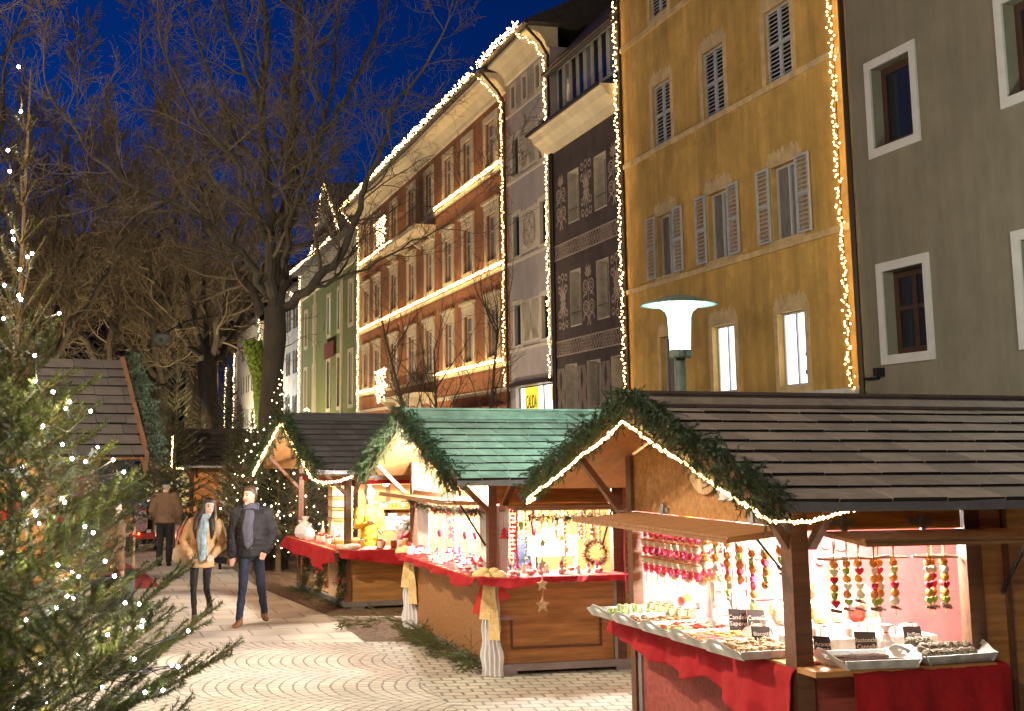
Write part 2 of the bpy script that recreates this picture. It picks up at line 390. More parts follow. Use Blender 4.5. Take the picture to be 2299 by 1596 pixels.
# ================================================================ BUILDINGS
FA = math.atan2(1, -.2333)          # direction of the street front
W_ = V3((math.cos(FA), math.sin(FA), 0)); NS = V3((-math.sin(FA), math.cos(FA), 0))
def fpt(s, y, z): return V3((13.8, 0, 0)) + W_ * s + NS * y + V3((0, 0, z))
def bthing(name, label, s0, cat='building'):
    return thing(name, label, cat, fpt(s0, 0, 0), FA)
def wall_holes(mb, x0, x1, z0, z1, holes, rev=.22, y=0.0, depth=9.0, sides=True):
    xs = sorted({x0, x1, *[v for h in holes for v in (h[0], h[1])]}); zs = sorted({z0, z1, *[v for h in holes for v in (h[2], h[3])]})
    for i in range(len(xs) - 1):
        for j in range(len(zs) - 1):
            cx, cz = (xs[i] + xs[i + 1]) / 2, (zs[j] + zs[j + 1]) / 2
            if any(h[0] < cx < h[1] and h[2] < cz < h[3] for h in holes): continue
            mb.quad((xs[i], y, zs[j]), (xs[i], y, zs[j + 1]), (xs[i + 1], y, zs[j + 1]), (xs[i + 1], y, zs[j]))
    for a, b, c, d in holes:
        r = y - rev
        mb.quad((a, y, c), (b, y, c), (b, r, c), (a, r, c)); mb.quad((a, y, d), (a, r, d), (b, r, d), (b, y, d))
        mb.quad((a, y, c), (a, r, c), (a, r, d), (a, y, d)); mb.quad((b, y, c), (b, y, d), (b, r, d), (b, r, c))
        mb.quad((a - .3, r - .06, c - .3), (a - .3, r - .06, d + .3), (b + .3, r - .06, d + .3), (b + .3, r - .06, c - .3))
    if sides:
        mb.quad((x0, y, z0), (x0, -depth, z0), (x0, -depth, z1), (x0, y, z1)); mb.quad((x1, y, z0), (x1, y, z1), (x1, -depth, z1), (x1, -depth, z0))
        mb.quad((x0, -depth, z0), (x1, -depth, z0), (x1, -depth, z1), (x0, -depth, z1)); mb.quad((x0, y, z1), (x0, -depth, z1), (x1, -depth, z1), (x1, y, z1))
def win(par, a, b, c, d, fm, gm, rev=.22, mull=1, trans=(), fw=.06, y=0.0, name='window'):
    """frame at the back of the reveal, panes as sub-parts"""
    r = y - rev; mb = MB()
    mb.box(a + .002, a + fw, r, r + .06, c + .002, d - .002); mb.box(b - fw, b - .002, r, r + .06, c + .002, d - .002)
    mb.box(a + fw, b - fw, r, r + .06, c + .002, c + fw); mb.box(a + fw, b - fw, r, r + .06, d - fw, d - .002)
    for i in range(mull):
        x = a + (b - a) * (i + 1) / (mull + 1); mb.box(x - fw * .5, x + fw * .5, r + .003, r + .063, c + fw, d - fw)
    for t in trans:
        z = c + (d - c) * t; mb.box(a + fw, b - fw, r + .006, r + .055, z - fw * .3, z + fw * .3)
    f = mb.build(name, fm, par)
    g = MB(); g.quad((a + fw, r + .025, c + fw), (a + fw, r + .025, d - fw), (b - fw, r + .025, d - fw), (b - fw, r + .025, c + fw)); g.build('pane', gm, f)
    return f
def surround(mb, a, b, c, d, w=.14, p=.03, y=0.0):
    mb.box(a - w, a, y - .01, y + p, c - w, d + w); mb.box(b, b + w, y - .01, y + p, c - w, d + w)
    mb.box(a, b, y - .01, y + p, c - w, c); mb.box(a, b, y - .01, y + p, d, d + w)
def shutter(par, x0, x1, z0, z1, y, m=None, n=None, name='shutter'):
    mb = MB(); f = .05
    mb.box(x0, x0 + f, y, y + .04, z0, z1); mb.box(x1 - f, x1, y, y + .04, z0, z1)
    for z in (z0, (z0 + z1) / 2 - f / 2, z1 - f): mb.box(x0 + f, x1 - f, y, y + .04, z, z + f)
    n = n or int((z1 - z0) / .095)
    for i in range(n):
        z = z0 + f + (z1 - z0 - 2 * f) * (i + .5) / n
        mb.beam((x0 + f, y + .02, z), (x1 - f, y + .02, z), .050, .012, up=(0, .75, .65))
    return mb.build(name, m or M_['shutter_grey'], par)
def ribbon(mb, pts, w, y=.012):
    for (x0, z0), (x1, z1) in zip(pts, pts[1:]):
        dx, dz = x1 - x0, z1 - z0; l = math.hypot(dx, dz) or 1; nx_, nz_ = -dz / l * w * .68, dx / l * w * .68
        mb.quad((x0 - nx_, y, z0 - nz_), (x0 + nx_, y, z0 + nz_), (x1 + nx_, y, z1 + nz_), (x1 - nx_, y, z1 - nz_))
def arcp(cx, cz, r, a0, a1, n=10, rz=None):
    rz = rz or r
    return [(cx + r * math.cos(math.radians(a0 + (a1 - a0) * i / n)), cz + rz * math.sin(math.radians(a0 + (a1 - a0) * i / n))) for i in range(n + 1)]
def leaf(mb, x, z, a, l, w, y=.012):
    c, s = math.cos(a), math.sin(a)
    mb.quad((x, y, z), (x + c * l * .5 - s * w, y, z + s * l * .5 + c * w), (x + c * l, y, z + s * l), (x + c * l * .5 + s * w, y, z + s * l * .5 - c * w))
def vines(mb, cx, z0, z1, w, kind=0, y=.012):
    """painted sgraffito flower column"""
    h = z1 - z0; t = .028; cz = (z0 + z1) / 2
    ribbon(mb, [(cx, z0 + .1 * h), (cx, z1 - .15 * h)], t, y)
    if kind == 0:
        for sg in (-1, 1):
            for q in (.30, .62):
                z = z0 + q * h
                ribbon(mb, arcp(cx + sg * w * .24, z, w * .2, 0, 360, 14), t * 1.3, y); ribbon(mb, arcp(cx + sg * w * .24, z, w * .1, 0, 360, 8), t, y)
            ribbon(mb, arcp(cx + sg * w * .25, z0 + .1 * h, w * .2, 180 if sg < 0 else 0, -60 if sg < 0 else 240, 12), t * 1.5, y)
            ribbon(mb, arcp(cx + sg * w * .22, z0 + .46 * h, w * .2, 200 if sg < 0 else -20, 60 if sg < 0 else 120, 8, .04 * h), t * 1.4, y)
            for a, l in ((60, .2), (80, .22), (35, .16)):
                leaf(mb, cx + sg * .02, z1 - .24 * h, math.radians(a if sg > 0 else 180 - a), l * h, w * .07, y)
    else:
        for sg in (-1, 1):
            for vz in (-1, 1):
                for a, l in ((75, .32), (50, .26), (25, .16), (5, .1)):
                    aa = math.radians(a) * vz; aa = aa if sg > 0 else math.pi - aa
                    leaf(mb, cx, cz, aa, l * h, w * .06, y)
                for q in (.2, .38):
                    ribbon(mb, arcp(cx + sg * w * .33, cz + vz * q * h, w * .12, 0, 360, 10), t, y)
                    leaf(mb, cx + sg * w * .33, cz + vz * q * h, math.radians(90 * vz), .07 * h, w * .07, y)
        ribbon(mb, arcp(cx, cz + .4 * h, w * .12, 0, 360, 10), t * 1.4, y); ribbon(mb, arcp(cx, cz - .4 * h, w * .12, 0, 360, 10), t * 1.4, y)

# --- light strings -----------------------------------------------------------
def light_string(label, paths, step=0.062, r=0.018, spread=.07, m='bulb_warm', group='light strings on the street fronts', wire=True, frame=None, sag=0):
    """paths: lists of world points"""
    P0 = V3(paths[0][0]); t = thing('light_string', label, 'string lights', P0, 0, group)
    b = MB(); w = MB()
    for path in paths:
        path = [V3(p) - P0 for p in path]; w.tube(path, .008, 4)
        for p, q in zip(path, path[1:]):
            L = (q - p).length; n = max(1, int(L / step)); d = (q - p) / max(L, 1e-6)
            sd = d.cross(NS); sd = sd.normalized() if sd.length > .1 else V3((1, 0, 0))
            for i in range(n):
                c = p + (q - p) * ((i + random.random() * .9) / n) + sd * random.uniform(-spread, spread) + NS * random.uniform(0, spread)
                c.z -= sag * random.random()
                b.octa(c, r * random.uniform(.8, 1.2))
    if wire: w.build('wire', M_['wire'], t)
    o = b.build('bulb_chain', M_[m], t); o['kind'] = 'stuff'
    return t

# --- grey building (right edge) ----------------------------------------------
g = bthing('plain_building', 'plain grey plastered building with brown windows in broad white surrounds at right edge', 8.0)
gh = []
for s in (21.38, 18.0, 14.3):
    for z in (3.96, 7.72, 11.5): gh.append((s - 8 - .56, s - 8 + .56, z, z + 1.5))
mb = MB(); wall_holes(mb, 0, 14.7, 0, 19, gh, rev=.30); mb.build('wall', M_['plaster_grey'], g)
for a, b, c, d in gh:
    mb = MB(); surround(mb, a, b, c, d, .16, .035); so = mb.build('window_surround', M_['trim_white'], g)
    win(g, a, b, c, d, M_['window_brown'], M_['glass_dark'], rev=.27, mull=1 if c < 5 else 0, trans=(.55,) if c < 5 else (), fw=.13)
mb = MB(); mb.tube([fpt(0, .09, 0) - fpt(8, 0, 0) + W_ * 22.62 - W_ * 0 for _ in ()] or [(14.62, .09, 0), (14.62, .09, 19)], .055, 8); mb.build('drainpipe', M_['gutter'], g)
mb = MB(); mb.box(14.2, 14.6, .0, .05, 3.55, 3.6); mb.box(14.05, 14.2, .0, .14, 3.6, 3.75); mb.build('wall_bracket', M_['iron'], g)
mb = MB(); mb.prism([(.6, 19), (.6, 19.2), (-5, 22), (-9.2, 19.2), (-9.2, 19)], -.2, 14.9); mb.build('roof', M_['roof_dark'], g)

# --- yellow building ----------------------------------------------------------
S0 = 22.76
y_ = bthing('ochre_building', 'tall ochre yellow house with grey louvred shutters and faded painted window borders', S0)
cols = [25.0, 27.8, 30.5]
rows = [(3.58, 5.10, 'lit'), (6.62, 8.18, 'open'), (10.0, 11.6, 'shut'), (13.42, 15.0, 'shut')]
yh = [(c - S0 - .5, c - S0 + .5, z0, z1) for c in cols for z0, z1, k in rows]
mb = MB(); wall_holes(mb, .02, 10.17, 0, 17.6, yh, rev=.2); mb.build('wall', M_['plaster_yellow'], y_)
for c in cols:
    for z0, z1, k in rows:
        a, b = c - S0 - .5, c - S0 + .5
        mb = MB(); surround(mb, a, b, z0, z1, .16, .012)
        # scalloped painted crest above the opening
        for i in range(7):
            x = a - .1 + (b - a + .2) * (i + .5) / 7; hh = .07 + .05 * (i % 2)
            mb.box(x - .085, x + .085, -.005, .014, z1 + .16, z1 + .2 + hh)
            mb.ball((x, .006, z1 + .22 + hh), .055, 6, (1, .2, 1))
        mb.build('window_surround', M_['trim_yellow'], y_)
        if k == 'shut':
            mb = MB(); mb.box(a + .002, b - .002, -.16, -.15, z0 + .002, z1 - .002); mb.build('slat_shade_sheet', M_['iron'], y_)  # dark sheet put in as the shade behind the closed slats
            for sx in (0, 1): shutter(y_, a + sx * .502 + .004, a + .498 + sx * .502, z0 + .01, z1 - .01, -.10)
        else:
            gm = M_['glass_curtain'] if k == 'open' or c > 30 else M_['glass_lit_cool']
            win(y_, a, b, z0, z1, M_['trim_white'], gm, rev=.18, mull=1, fw=.05)
            if k == 'open':
                shutter(y_, a - .50, a - .01, z0 - .02, z1 + .02, .045); shutter(y_, b + .01, b + .5, z0 - .02, z1 + .02, .045)
mb = MB()
for z in (6.40, 9.84, 13.12): mb.box(.03, 10.16, 0, .05, z, z + .13)
mb.build('string_course', M_['trim_yellow'], y_)
mb = MB(); mb.box(.05, 10.1, 0, .35, 3.30, 3.42); mb.box(.05, 5.2, .02, .55, 3.2, 3.3); mb.build('shop_canopy', M_['trim_white'], y_)
mb = MB(); mb.prism([(.7, 17.6), (.7, 17.8), (-4.5, 21), (-9.2, 17.8), (-9.2, 17.6)], -.1, 10.3); mb.build('roof', M_['roof_dark'], y_)
mb = MB(); mb.tube([(10.13, .05, 0), (10.13, .05, 17.6)], .045, 8); mb.build('drainpipe', M_['gutter'], y_)
mb = MB()
for i in range(9): mb.ball((1.86 + .03 * math.sin(i * 2.1), -.12, 3.72 + i * .12), .05 + .02 * math.sin(i * 1.7), 6)
tag(mb.build('shop_display', M_['iron'], y_), 'dark ornaments standing behind the lit window')

# --- dark sgraffito building --------------------------------------------------
S0 = 32.95
d_ = bthing('painted_house', 'dark brown house painted with pale flower scrolls and diamond bands', S0)
dh = [(a - S0, b - S0, z0, z1) for a, b in ((36.15, 37.02), (34.1, 34.98)) for z0, z1 in ((9.1, 10.7), (5.95, 7.65))]
dh += [(a - S0, b - S0, 3.0, 4.85) for a, b in ((36.6, 37.55), (34.85, 35.85), (33.2, 34.1))]
mb = MB(); wall_holes(mb, .01, 5.35, 0, 11.75, dh, rev=.38); mb.build('wall', M_['plaster_dark'], d_)
for a, b, c, d in dh:
    win(d_, a, b, c, d, M_['trim_pale'], M_['glass_curtain'], rev=.34, mull=1, fw=.05)
    mb = MB(); mb.box(a - .02, b + .02, -.36, -.002, c - .0, c + .04); mb.box(a, a + .012, -.35, .004, c, d); mb.box(b - .012, b, -.35, .004, c, d); mb.box(a, b, -.35, .004, d - .012, d); mb.build('reveal', M_['trim_pale'], d_)
    mb = MB(); mb.tube([(a, -.02, c + .42), (b, -.02, c + .42)], .012, 5); mb.build('window_rail', M_['iron'], d_)
mb = MB()
for zz0, zz1, flip in ((9.0, 10.85, 0), (5.85, 7.75, 1)):
    for i, cx in enumerate((33.55, 35.57, 37.6)):
        vines(mb, cx - S0, zz0, zz1, .9 if i == 1 else .85, (i + flip) % 2)
for zb in (8.15, 5.15):
    n = 26; wv = 5.3 / n
    for i in range(n):
        x0 = .03 + i * wv; xm = x0 + wv / 2; x1 = x0 + wv
        dense = (i // 4) % 2
        ribbon(mb, [(x0, zb + .22), (xm, zb + .42), (x1, zb + .22), (xm, zb + .02), (x0, zb + .22)], .022)
        if dense: ribbon(mb, [(x0, zb + .42), (x1, zb + .02)], .02); ribbon(mb, [(x0, zb + .02), (x1, zb + .42)], .02)
        else: leaf(mb, xm, zb + .16, math.pi / 2, .12, .03)
    ribbon(mb, [(.02, zb), (5.33, zb)], .03); ribbon(mb, [(.02, zb + .44), (5.33, zb + .44)], .03)
for cx in (37.9, 36.22, 34.47):
    for k in range(5):
        for sg in (-1, 1):
            ribbon(mb, [(cx - S0 + sg * (.02 + .055 * k + .12 * abs(math.sin(q * .55)) ** 2), 3.0 + q * .16) for q in range(12)], .02)
mb.build('mural', M_['graffito'], d_)
mb = MB(); mb.prism([(0, 11.6), (.12, 11.62), (.18, 11.8), (.3, 11.95), (.42, 12.02), (.5, 12.2), (.62, 12.24), (.62, 12.3), (-.9, 12.32), (-.9, 11.6)], .02, 5.9); mb.build('cornice', M_['plaster_cream'], d_)
mb = MB(); mb.box(.02, 5.92, .62, .7, 12.24, 12.33); mb.build('gutter', M_['gutter'], d_)
mb = MB(); mb.box(.0, 5.36, -9, -.27, 11.76, 14.6); mb.build('attic_wall', M_['shutter_dark'], d_)
for i in range(9):
    x = .15 + i * .58; win(d_, x, x + .54, 12.9, 14.42, M_['shutter_grey'] if i % 3 else M_['trim_pale'], M_['glass_curtain'] if i % 3 == 1 else M_['glass_dark'], rev=.0, y=-.26, mull=0, fw=.07, name='attic_window')
mb = MB(); mb.prism([(.2, 14.08), (.22, 14.3), (-5.5, 20.5), (-9.1, 14.7), (-.35, 14.5)], .0, 5.36); mb.build('roof', M_['roof_brown'], d_)
mb = MB(); mb.tube([(.0, .26, 14.2), (5.36, .26, 14.2)], .07, 8); mb.tube([(5.3, .06, 0), (5.3, .06, 11.7)], .045, 8); mb.build('drainpipe', M_['gutter'], d_)

# --- pale building ------------------------------------------------------------
S0 = 38.35
w_ = bthing('narrow_house', 'narrow pale lilac house with wavy painted panels and a lit shop at its foot', S0)
wh = []
for z0, z1 in ((11.72, 13.05), (8.88, 10.3), (5.82, 7.2)):
    for c in (41.85, 39.2): wh.append((c - S0 - .32, c - S0 + .32, z0, z1))
for c in (42.0, 40.8, 39.5): wh.append((c - S0 - .18, c - S0 + .18, 14.15, 14.95))
shop = (.35, 3.85, .3, 4.4)
mb = MB(); wall_holes(mb, .0, 4.38, 0, 15.2, wh + [shop], rev=.2); mb.build('wall', M_['plaster_lilac'], w_)
mb = MB()
for a, b, c, d in wh[:6]: surround(mb, a, b, c, d, .16, .02)
for z in (11.5, 8.66, 5.6): mb.box(.02, 4.36, -.01, .05, z, z + .1)
for z in (11.72, 8.88, 5.82): mb.box(1.36, 3.02, -.01, .008, z, z + 1.45)
mb.box(.02, 4.36, -.01, .05, 13.92, 14.0)
for a, b, c, d in wh[6:]: surround(mb, a, b, c, d, .12, .02)
mb.build('window_surround', M_['panel_pale'], w_)
for a, b, c, d in wh: win(w_, a, b, c, d, M_['shutter_dark'], M_['glass_dark'], rev=.16, mull=1, fw=.05)
mb = MB()
for z, k in ((11.72, 0), (8.88, 1), (5.82, 0)):
    cx, cz = 2.19, z + .72
    if k == 0:
        for j in range(7):
            for sg in (-1, 1):
                ribbon(mb, [(cx + sg * (.08 + j * .1 + .10 * math.cos(q / 10 * 2 * math.pi + j * .25)), z + .08 + q * .13) for q in range(11)], .022, .016)
    else:
        for dx, dz in ((0, 0), (.3, .25), (-.3, .25), (.3, -.25), (-.3, -.25)):
            ribbon(mb, arcp(cx + dx, cz + dz, .26, 0, 360, 18), .024, .016)
        for j in range(3): ribbon(mb, arcp(cx, cz, .62 - j * .09, 0, 360, 22), .018, .016)
for c in (41.4, 40.15):
    ribbon(mb, arcp(c - S0, 14.5, .3, 0, 360, 12), .03, .012); ribbon(mb, arcp(c - S0, 14.5, .16, 0, 360, 10), .03, .012)
mb.build('mural', M_['graffito_dark'], w_)
mb = MB(); mb.prism([(0, 15.15), (.08, 15.2), (.15, 15.4), (.35, 15.65), (.7, 15.76), (.7, 15.85), (-.3, 15.9), (-.3, 15.15)], .02, 4.4); mb.build('cornice', M_['plaster_cream'], w_)
mb = MB(); mb.prism([(.85, 15.86), (.85, 15.96), (-4.5, 18.6), (-9.1, 15.9)], -.35, 4.42); mb.build('roof', M_['roof_dark'], w_)
mb = MB(); mb.tube([(-.3, .86, 15.88), (4.4, .86, 15.88)], .08, 8); mb.tube([(-.0, .8, 15.8), (-.0, .3, 15.3), (.03, .06, 14.9), (.03, .06, 0)], .05, 8); mb.build('drainpipe', M_['gutter'], w_)
sf = win(w_, *shop, M_['iron'], mat('shop_glow', (.9, .9, .9), .4, 0, emis=(1, .97, .92), est=1.5), rev=.2, mull=2, fw=.04, name='shop_window')
mb = MB(); mb.box(.2, 4.1, 0, .25, 4.4, 4.52); mb.build('shop_lintel', M_['gutter'], w_)
def text_mesh(txt, size, mt, parent, M, name='lettering', depth=.004):
    c = bpy.data.curves.new(name, 'FONT'); c.body = txt; c.size = size; c.extrude = depth; c.align_x = 'CENTER'; c.align_y = 'CENTER'; c.resolution_u = 2
    o = bpy.data.objects.new(name, c); COL.objects.link(o)
    dg = bpy.context.evaluated_depsgraph_get(); me = bpy.data.meshes.new_from_object(o.evaluated_get(dg))
    bpy.data.objects.remove(o); me.materials.clear(); me.materials.append(mt); me.transform(M)
    o = bpy.data.objects.new(name, me); COL.objects.link(o); o.parent = parent
    return o
RF = Matrix(((-1, 0, 0), (0, 0, 1), (0, 1, 0))).to_4x4()      # text plane -> facade plane, reads from the street
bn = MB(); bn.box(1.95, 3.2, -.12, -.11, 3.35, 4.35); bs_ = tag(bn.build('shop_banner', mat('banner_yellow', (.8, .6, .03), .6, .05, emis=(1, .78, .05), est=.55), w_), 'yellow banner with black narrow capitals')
text_mesh('CALIDA', .36, mat('ink', (.02, .02, .02), .7, 0), bs_, Matrix.Translation((2.57, -.10, 3.85)) @ RF @ Matrix.Diagonal((.82, 1.75, 1, 1)))
bn = MB(); bn.box(.36, .75, -.12, -.11, 3.85, 4.3); bn.build('shop_banner', M_['banner_yellow'], w_)

# --- brown building -----------------------------------------------------------
S0 = 42.75
b_ = bthing('terracotta_building', 'long terracotta brown building with cream window surrounds and two balconies', S0)
bc = [44.6, 47.6, 50.4, 53.5, 56.7, 60.3, 64.1, 66.9]
bh = [(c - S0 - .56, c - S0 + .56, z0, z1) for c in bc for z0, z1 in ((12.75, 14.40), (9.15, 10.9), (5.65, 7.45), (.8, 3.4))]
mb = MB(); wall_holes(mb, .0, 25.7, 0, 15.2, bh, rev=.18); mb.build('wall', M_['plaster_brown'], b_)
for i, (a, b, c, d) in enumerate(bh):
    mb = MB(); surround(mb, a, b, c, d, .27, .05)
    if 5 < c < 10:
        mb.box(a - .34, b + .34, -.01, .16, d + .42, d + .52); mb.box(a - .26, b + .26, -.01, .08, d + .26, d + .42)
    mb.build('window_surround', M_['plaster_cream'], b_)
    win(b_, a, b, c, d, M_['window_cream'], M_['glass_curtain'], rev=.15, mull=1, trans=(.66,), fw=.07)
mb = MB()
for z in (12.3, 8.62, 5.2): mb.box(.02, 25.68, 0, .06, z, z + .14)
mb.box(.02, 25.68, 0, .08, 4.3, 4.45); mb.build('string_course', M_['plaster_cream'], b_)
mb = MB(); mb.prism([(0, 14.95), (.08, 15.0), (.12, 15.12), (.35, 15.4), (.75, 15.52), (.8, 15.65), (-1, 15.7), (-1, 14.95)], .0, 26.2)
for i in range(15): mb.box(.8 + i * 1.75, 1.0 + i * 1.75, .1, .7, 14.9, 15.3) if False else None
mb.build('cornice', M_['plaster_cream'], b_)
mb = MB(); mb.prism([(.95, 15.65), (.95, 15.75), (-4.5, 18.6), (-9.1, 15.7)], -.05, 26.3); mb.build('roof', M_['roof_dark'], b_)
mb = MB(); mb.tube([(0, .98, 15.66), (26.2, .98, 15.66)], .09, 8); mb.tube([(.06, .85, 15.6), (.06, .3, 15.0), (.06, .07, 14.6), (.06, .07, 0)], .05, 8); mb.build('drainpipe', M_['gutter'], b_)
for z in (11.75, 4.55):
    mb = MB(); mb.box(9.6, 17.35, 0, .95, z, z + .16)
    for x in (9.9, 12.3, 14.7, 17.0): mb.prism([(0, z - .5), (.75, z), (0, z)], x - .1, x + .1)
    bb = mb.build('balcony', M_['plaster_cream'], b_)
    mb = MB()
    for zz in (.3, .95): mb.beam((9.65, .9, z + zz), (17.3, .9, z + zz), .03, .03)
    for i in range(52): mb.beam((9.65 + i * .15, .9, z + .16), (9.65 + i * .15, .9, z + .95), .012, .012)
    for x in (9.65, 17.3): mb.beam((x, 0, z + .95), (x, .9, z + .95), .03, .03)
    mb.build('railing', M_['iron'], bb)
mb = MB(); mb.prism([(.02, 3.9), (.02, 3.82), (1.5, 3.15), (1.5, 3.2)], .5, 7.0); mb.build('awning', mat('awning', (.35, .16, .11), .9, .1), b_)

# --- green building -----------------------------------------------------------
S0 = 68.5
n_ = bthing('moss_green_building', 'moss green house with pale pilasters and a steep gable outlined in lights', S0)
nh = []
for c in (71.2, 74.8, 78.4, 84.0, 87.6):
    for z0, z1 in ((9.6, 12.0), (4.9, 7.9), (1.0, 3.6)): nh.append((c - S0 - .55, c - S0 + .55, z0, z1))
mb = MB(); wall_holes(mb, .05, 21.4, 0, 14.9, nh, rev=.15); mb.build('wall', M_['plaster_green'], n_)
for a, b, c, d in nh:
    mb = MB(); surround(mb, a, b, c, d, .22, .04); mb.build('window_surround', M_['plaster_cream'], n_)
    win(n_, a, b, c, d, M_['window_cream'], M_['glass_lit_pale'] if (9 < c and (74 < a + S0 < 78.2)) else M_['glass_curtain'], rev=.12, mull=1, fw=.07)
mb = MB()
for x in (.2, 5.2, 15.0, 20.9): mb.box(x, x + .45, 0, .1, 0, 13)
mb.box(.06, 21.4, 0, .14, 13, 14.9); mb.build('pilaster', M_['plaster_cream'], n_)
mb = MB(); mb.prism([(.7, 14.9), (.7, 15.1), (-6, 22), (-9.2, 15.1), (-9.2, 14.9)], .0, 21.9); mb.build('roof', M_['roof_dark'], n_)
mb = MB(); mb.prism([(5.3, 14.95), (18.0, 14.95), (16.0, 16.6), (12.0, 19.8), (11.2, 19.8), (7.3, 16.6)], -5.5, .06, 'y'); mb.build('gable', M_['plaster_cream'], n_)
mb = MB(); mb.box(7.4, 10.6, .1, .18, 8.0, 9.0); sg = tag(mb.build('shop_sign', mat('sign_red', (.17, .05, .035), .8, .4, 6), n_), 'faded red shop sign with illegible lettering')

# --- houses farther down the street -------------------------------------------
def far_house(name, label, s0, s1, zt, wm, wins, sh=True, gable=False, rm='roof_dark'):
    h_ = bthing(name, label, s0); L = s1 - s0
    hs = [(c - s0 - .5, c - s0 + .5, z, z + 1.7) for c in wins for z in (1.2, 4.6, 8.0, 11.4) if z + 2 < zt]
    mb = MB(); wall_holes(mb, .03, L, 0, zt, hs, rev=.15); mb.build('wall', M_[wm], h_)
    for a, b, c, d in hs:
        win(h_, a, b, c, d, M_['window_cream'], M_['glass_dark'], rev=.12, mull=1, fw=.08)
        if sh: shutter(h_, a - .52, a - .02, c, d, .02, M_['shutter_dark'], 8); shutter(h_, b + .02, b + .52, c, d, .02, M_['shutter_dark'], 8)
    mb = MB(); mb.prism([(.6, zt), (.6, zt + .2), (-4.5, zt + 3.2), (-9.2, zt + .2), (-9.2, zt)], .0, L + .1); mb.build('roof', M_[rm], h_)
    return h_
far_house('white_house', 'stained white house with dark green shutters beyond the gabled house', 90, 108, 14.2, 'plaster_white', (92.6, 96.2, 100, 104))
far_house('cream_house', 'cream house with blue shutters seen between the tree trunks', 108.2, 136, 14.5, 'plaster_cream', (111, 115.5, 120, 124.5, 129))
far_house('tall_house', 'pale far house at the end of the lit row', 136.3, 175, 13, 'plaster_white', (141, 147, 153, 160, 167))
# parasol-like white stands of the far market seen between trunks
# --- strings on the fronts ------------------------------------------------------
def fp(l, y=.1): return [fpt(s, y, z) for s, z in l]
light_string('string of warm bulbs on the corner between the ochre and the plain grey house', [fp([(22.86, 3.45), (22.9, 7), (22.86, 10), (22.9, 17.5)], .12)], step=0.038, r=0.017, spread=.09, sag=.05)
light_string('string of warm bulbs on the corner between the ochre and the painted house', [fp([(32.9, 3.9), (32.92, 17.5)], .13)], step=0.056, r=0.020, spread=.08)
light_string('string of warm bulbs between the painted house and the narrow pale house', [fp([(38.5, 4.5), (38.5, 14.8)], .12) + [fpt(38.6, .4, 15.3), fpt(39.2, .95, 15.95)]], step=0.067, r=0.022, spread=.07)
light_string('string of warm bulbs between the narrow pale house and the terracotta building', [fp([(42.95, 4.5), (42.9, 14.6)], .12) + [fpt(43.0, .5, 15.1), fpt(43.2, 1.05, 15.75)]], step=0.073, r=0.023, spread=.07)
light_string('double string of bulbs along the eaves of the narrow pale house', [[fpt(38.6, .95, 15.98), fpt(43.0, .95, 15.98)]], step=0.034, r=0.024, spread=.13)
light_string('long string of bulbs along the eaves of the terracotta building', [[fpt(43.1, 1.08, 15.8), fpt(69.0, 1.08, 15.8)]], step=0.056, r=0.028, spread=.11)
light_string('string of bulbs on the far corner of the terracotta building beside the green house', [fp([(68.35, 4.4), (68.35, 14.6)], .14) + [fpt(68.5, .6, 15.0), fpt(68.9, 1.08, 15.75)]], step=0.101, r=0.033, spread=.08, m='bulb_far')
light_string('rope of bulbs under the terracotta top floor, right of the upper balcony', [fp([(43.1, 12.52), (52.2, 12.52)], .14)], step=0.039, r=0.026, spread=.05)
light_string('rope of bulbs under the terracotta top floor, left of the upper balcony', [fp([(60.2, 12.52), (68.2, 12.52)], .14)], step=0.056, r=0.030, spread=.05)
light_string('rope of bulbs running the whole middle ledge of the terracotta building', [fp([(43.1, 8.84), (68.2, 8.84)], .14)], step=0.050, r=0.028, spread=.05)
light_string('rope of bulbs on the lowest ledge of the terracotta building, right of the lower balcony', [fp([(43.1, 5.42), (52.2, 5.42)], .14)], step=0.039, r=0.026, spread=.05)
light_string('rope of bulbs on the lowest ledge of the terracotta building, left of the lower balcony', [fp([(61.0, 5.42), (68.2, 5.42)], .14)], step=0.056, r=0.030, spread=.05)
for zb, lb in ((12.0, 'dense cluster of bulbs hung on the upper balcony of the terracotta building'), (4.7, 'dense cluster of bulbs hung on the lower balcony of the terracotta building')):
    light_string(lb, [[fpt(58.0 + .25 * i, .95, zb + 1.45 - .04 * i), fpt(58.0 + .25 * i, .95, zb - .1 + random.uniform(-.2, .3))] for i in range(7)] + [[fpt(57.8, .95, zb + 1.2), fpt(60.0, .95, zb + 1.2)]], step=0.101, r=0.030, spread=.14, m='bulb_far')
light_string('string of bulbs on the far corner of the green gabled house', [fp([(89.7, 4.8), (89.7, 15.0)], .14)], step=0.112, r=0.036, spread=.1, m='bulb_far')
light_string('string of bulbs along the eaves of the green gabled house', [[fpt(74, .75, 15.05), fpt(90.4, .75, 15.2)]], step=0.101, r=0.036, spread=.1, m='bulb_far')
light_string('string of bulbs outlining the pointed gable of the green house', [[fpt(86.5, .1, 15.0), fpt(84.5, .1, 16.6), fpt(80.1, .1, 19.9), fpt(75.8, .1, 16.6), fpt(74.0, .1, 15.0)]], step=0.123, r=0.036, spread=.1, m='bulb_far')
light_string('short tangle of bulbs on the eaves of the stained white house', [[fpt(98, .6, 15.2), fpt(95.5, .6, 15.6), fpt(93.8, .6, 14.6), fpt(92.5, .2, 13.8)]], step=0.112, r=0.040, spread=.15, m='bulb_far')
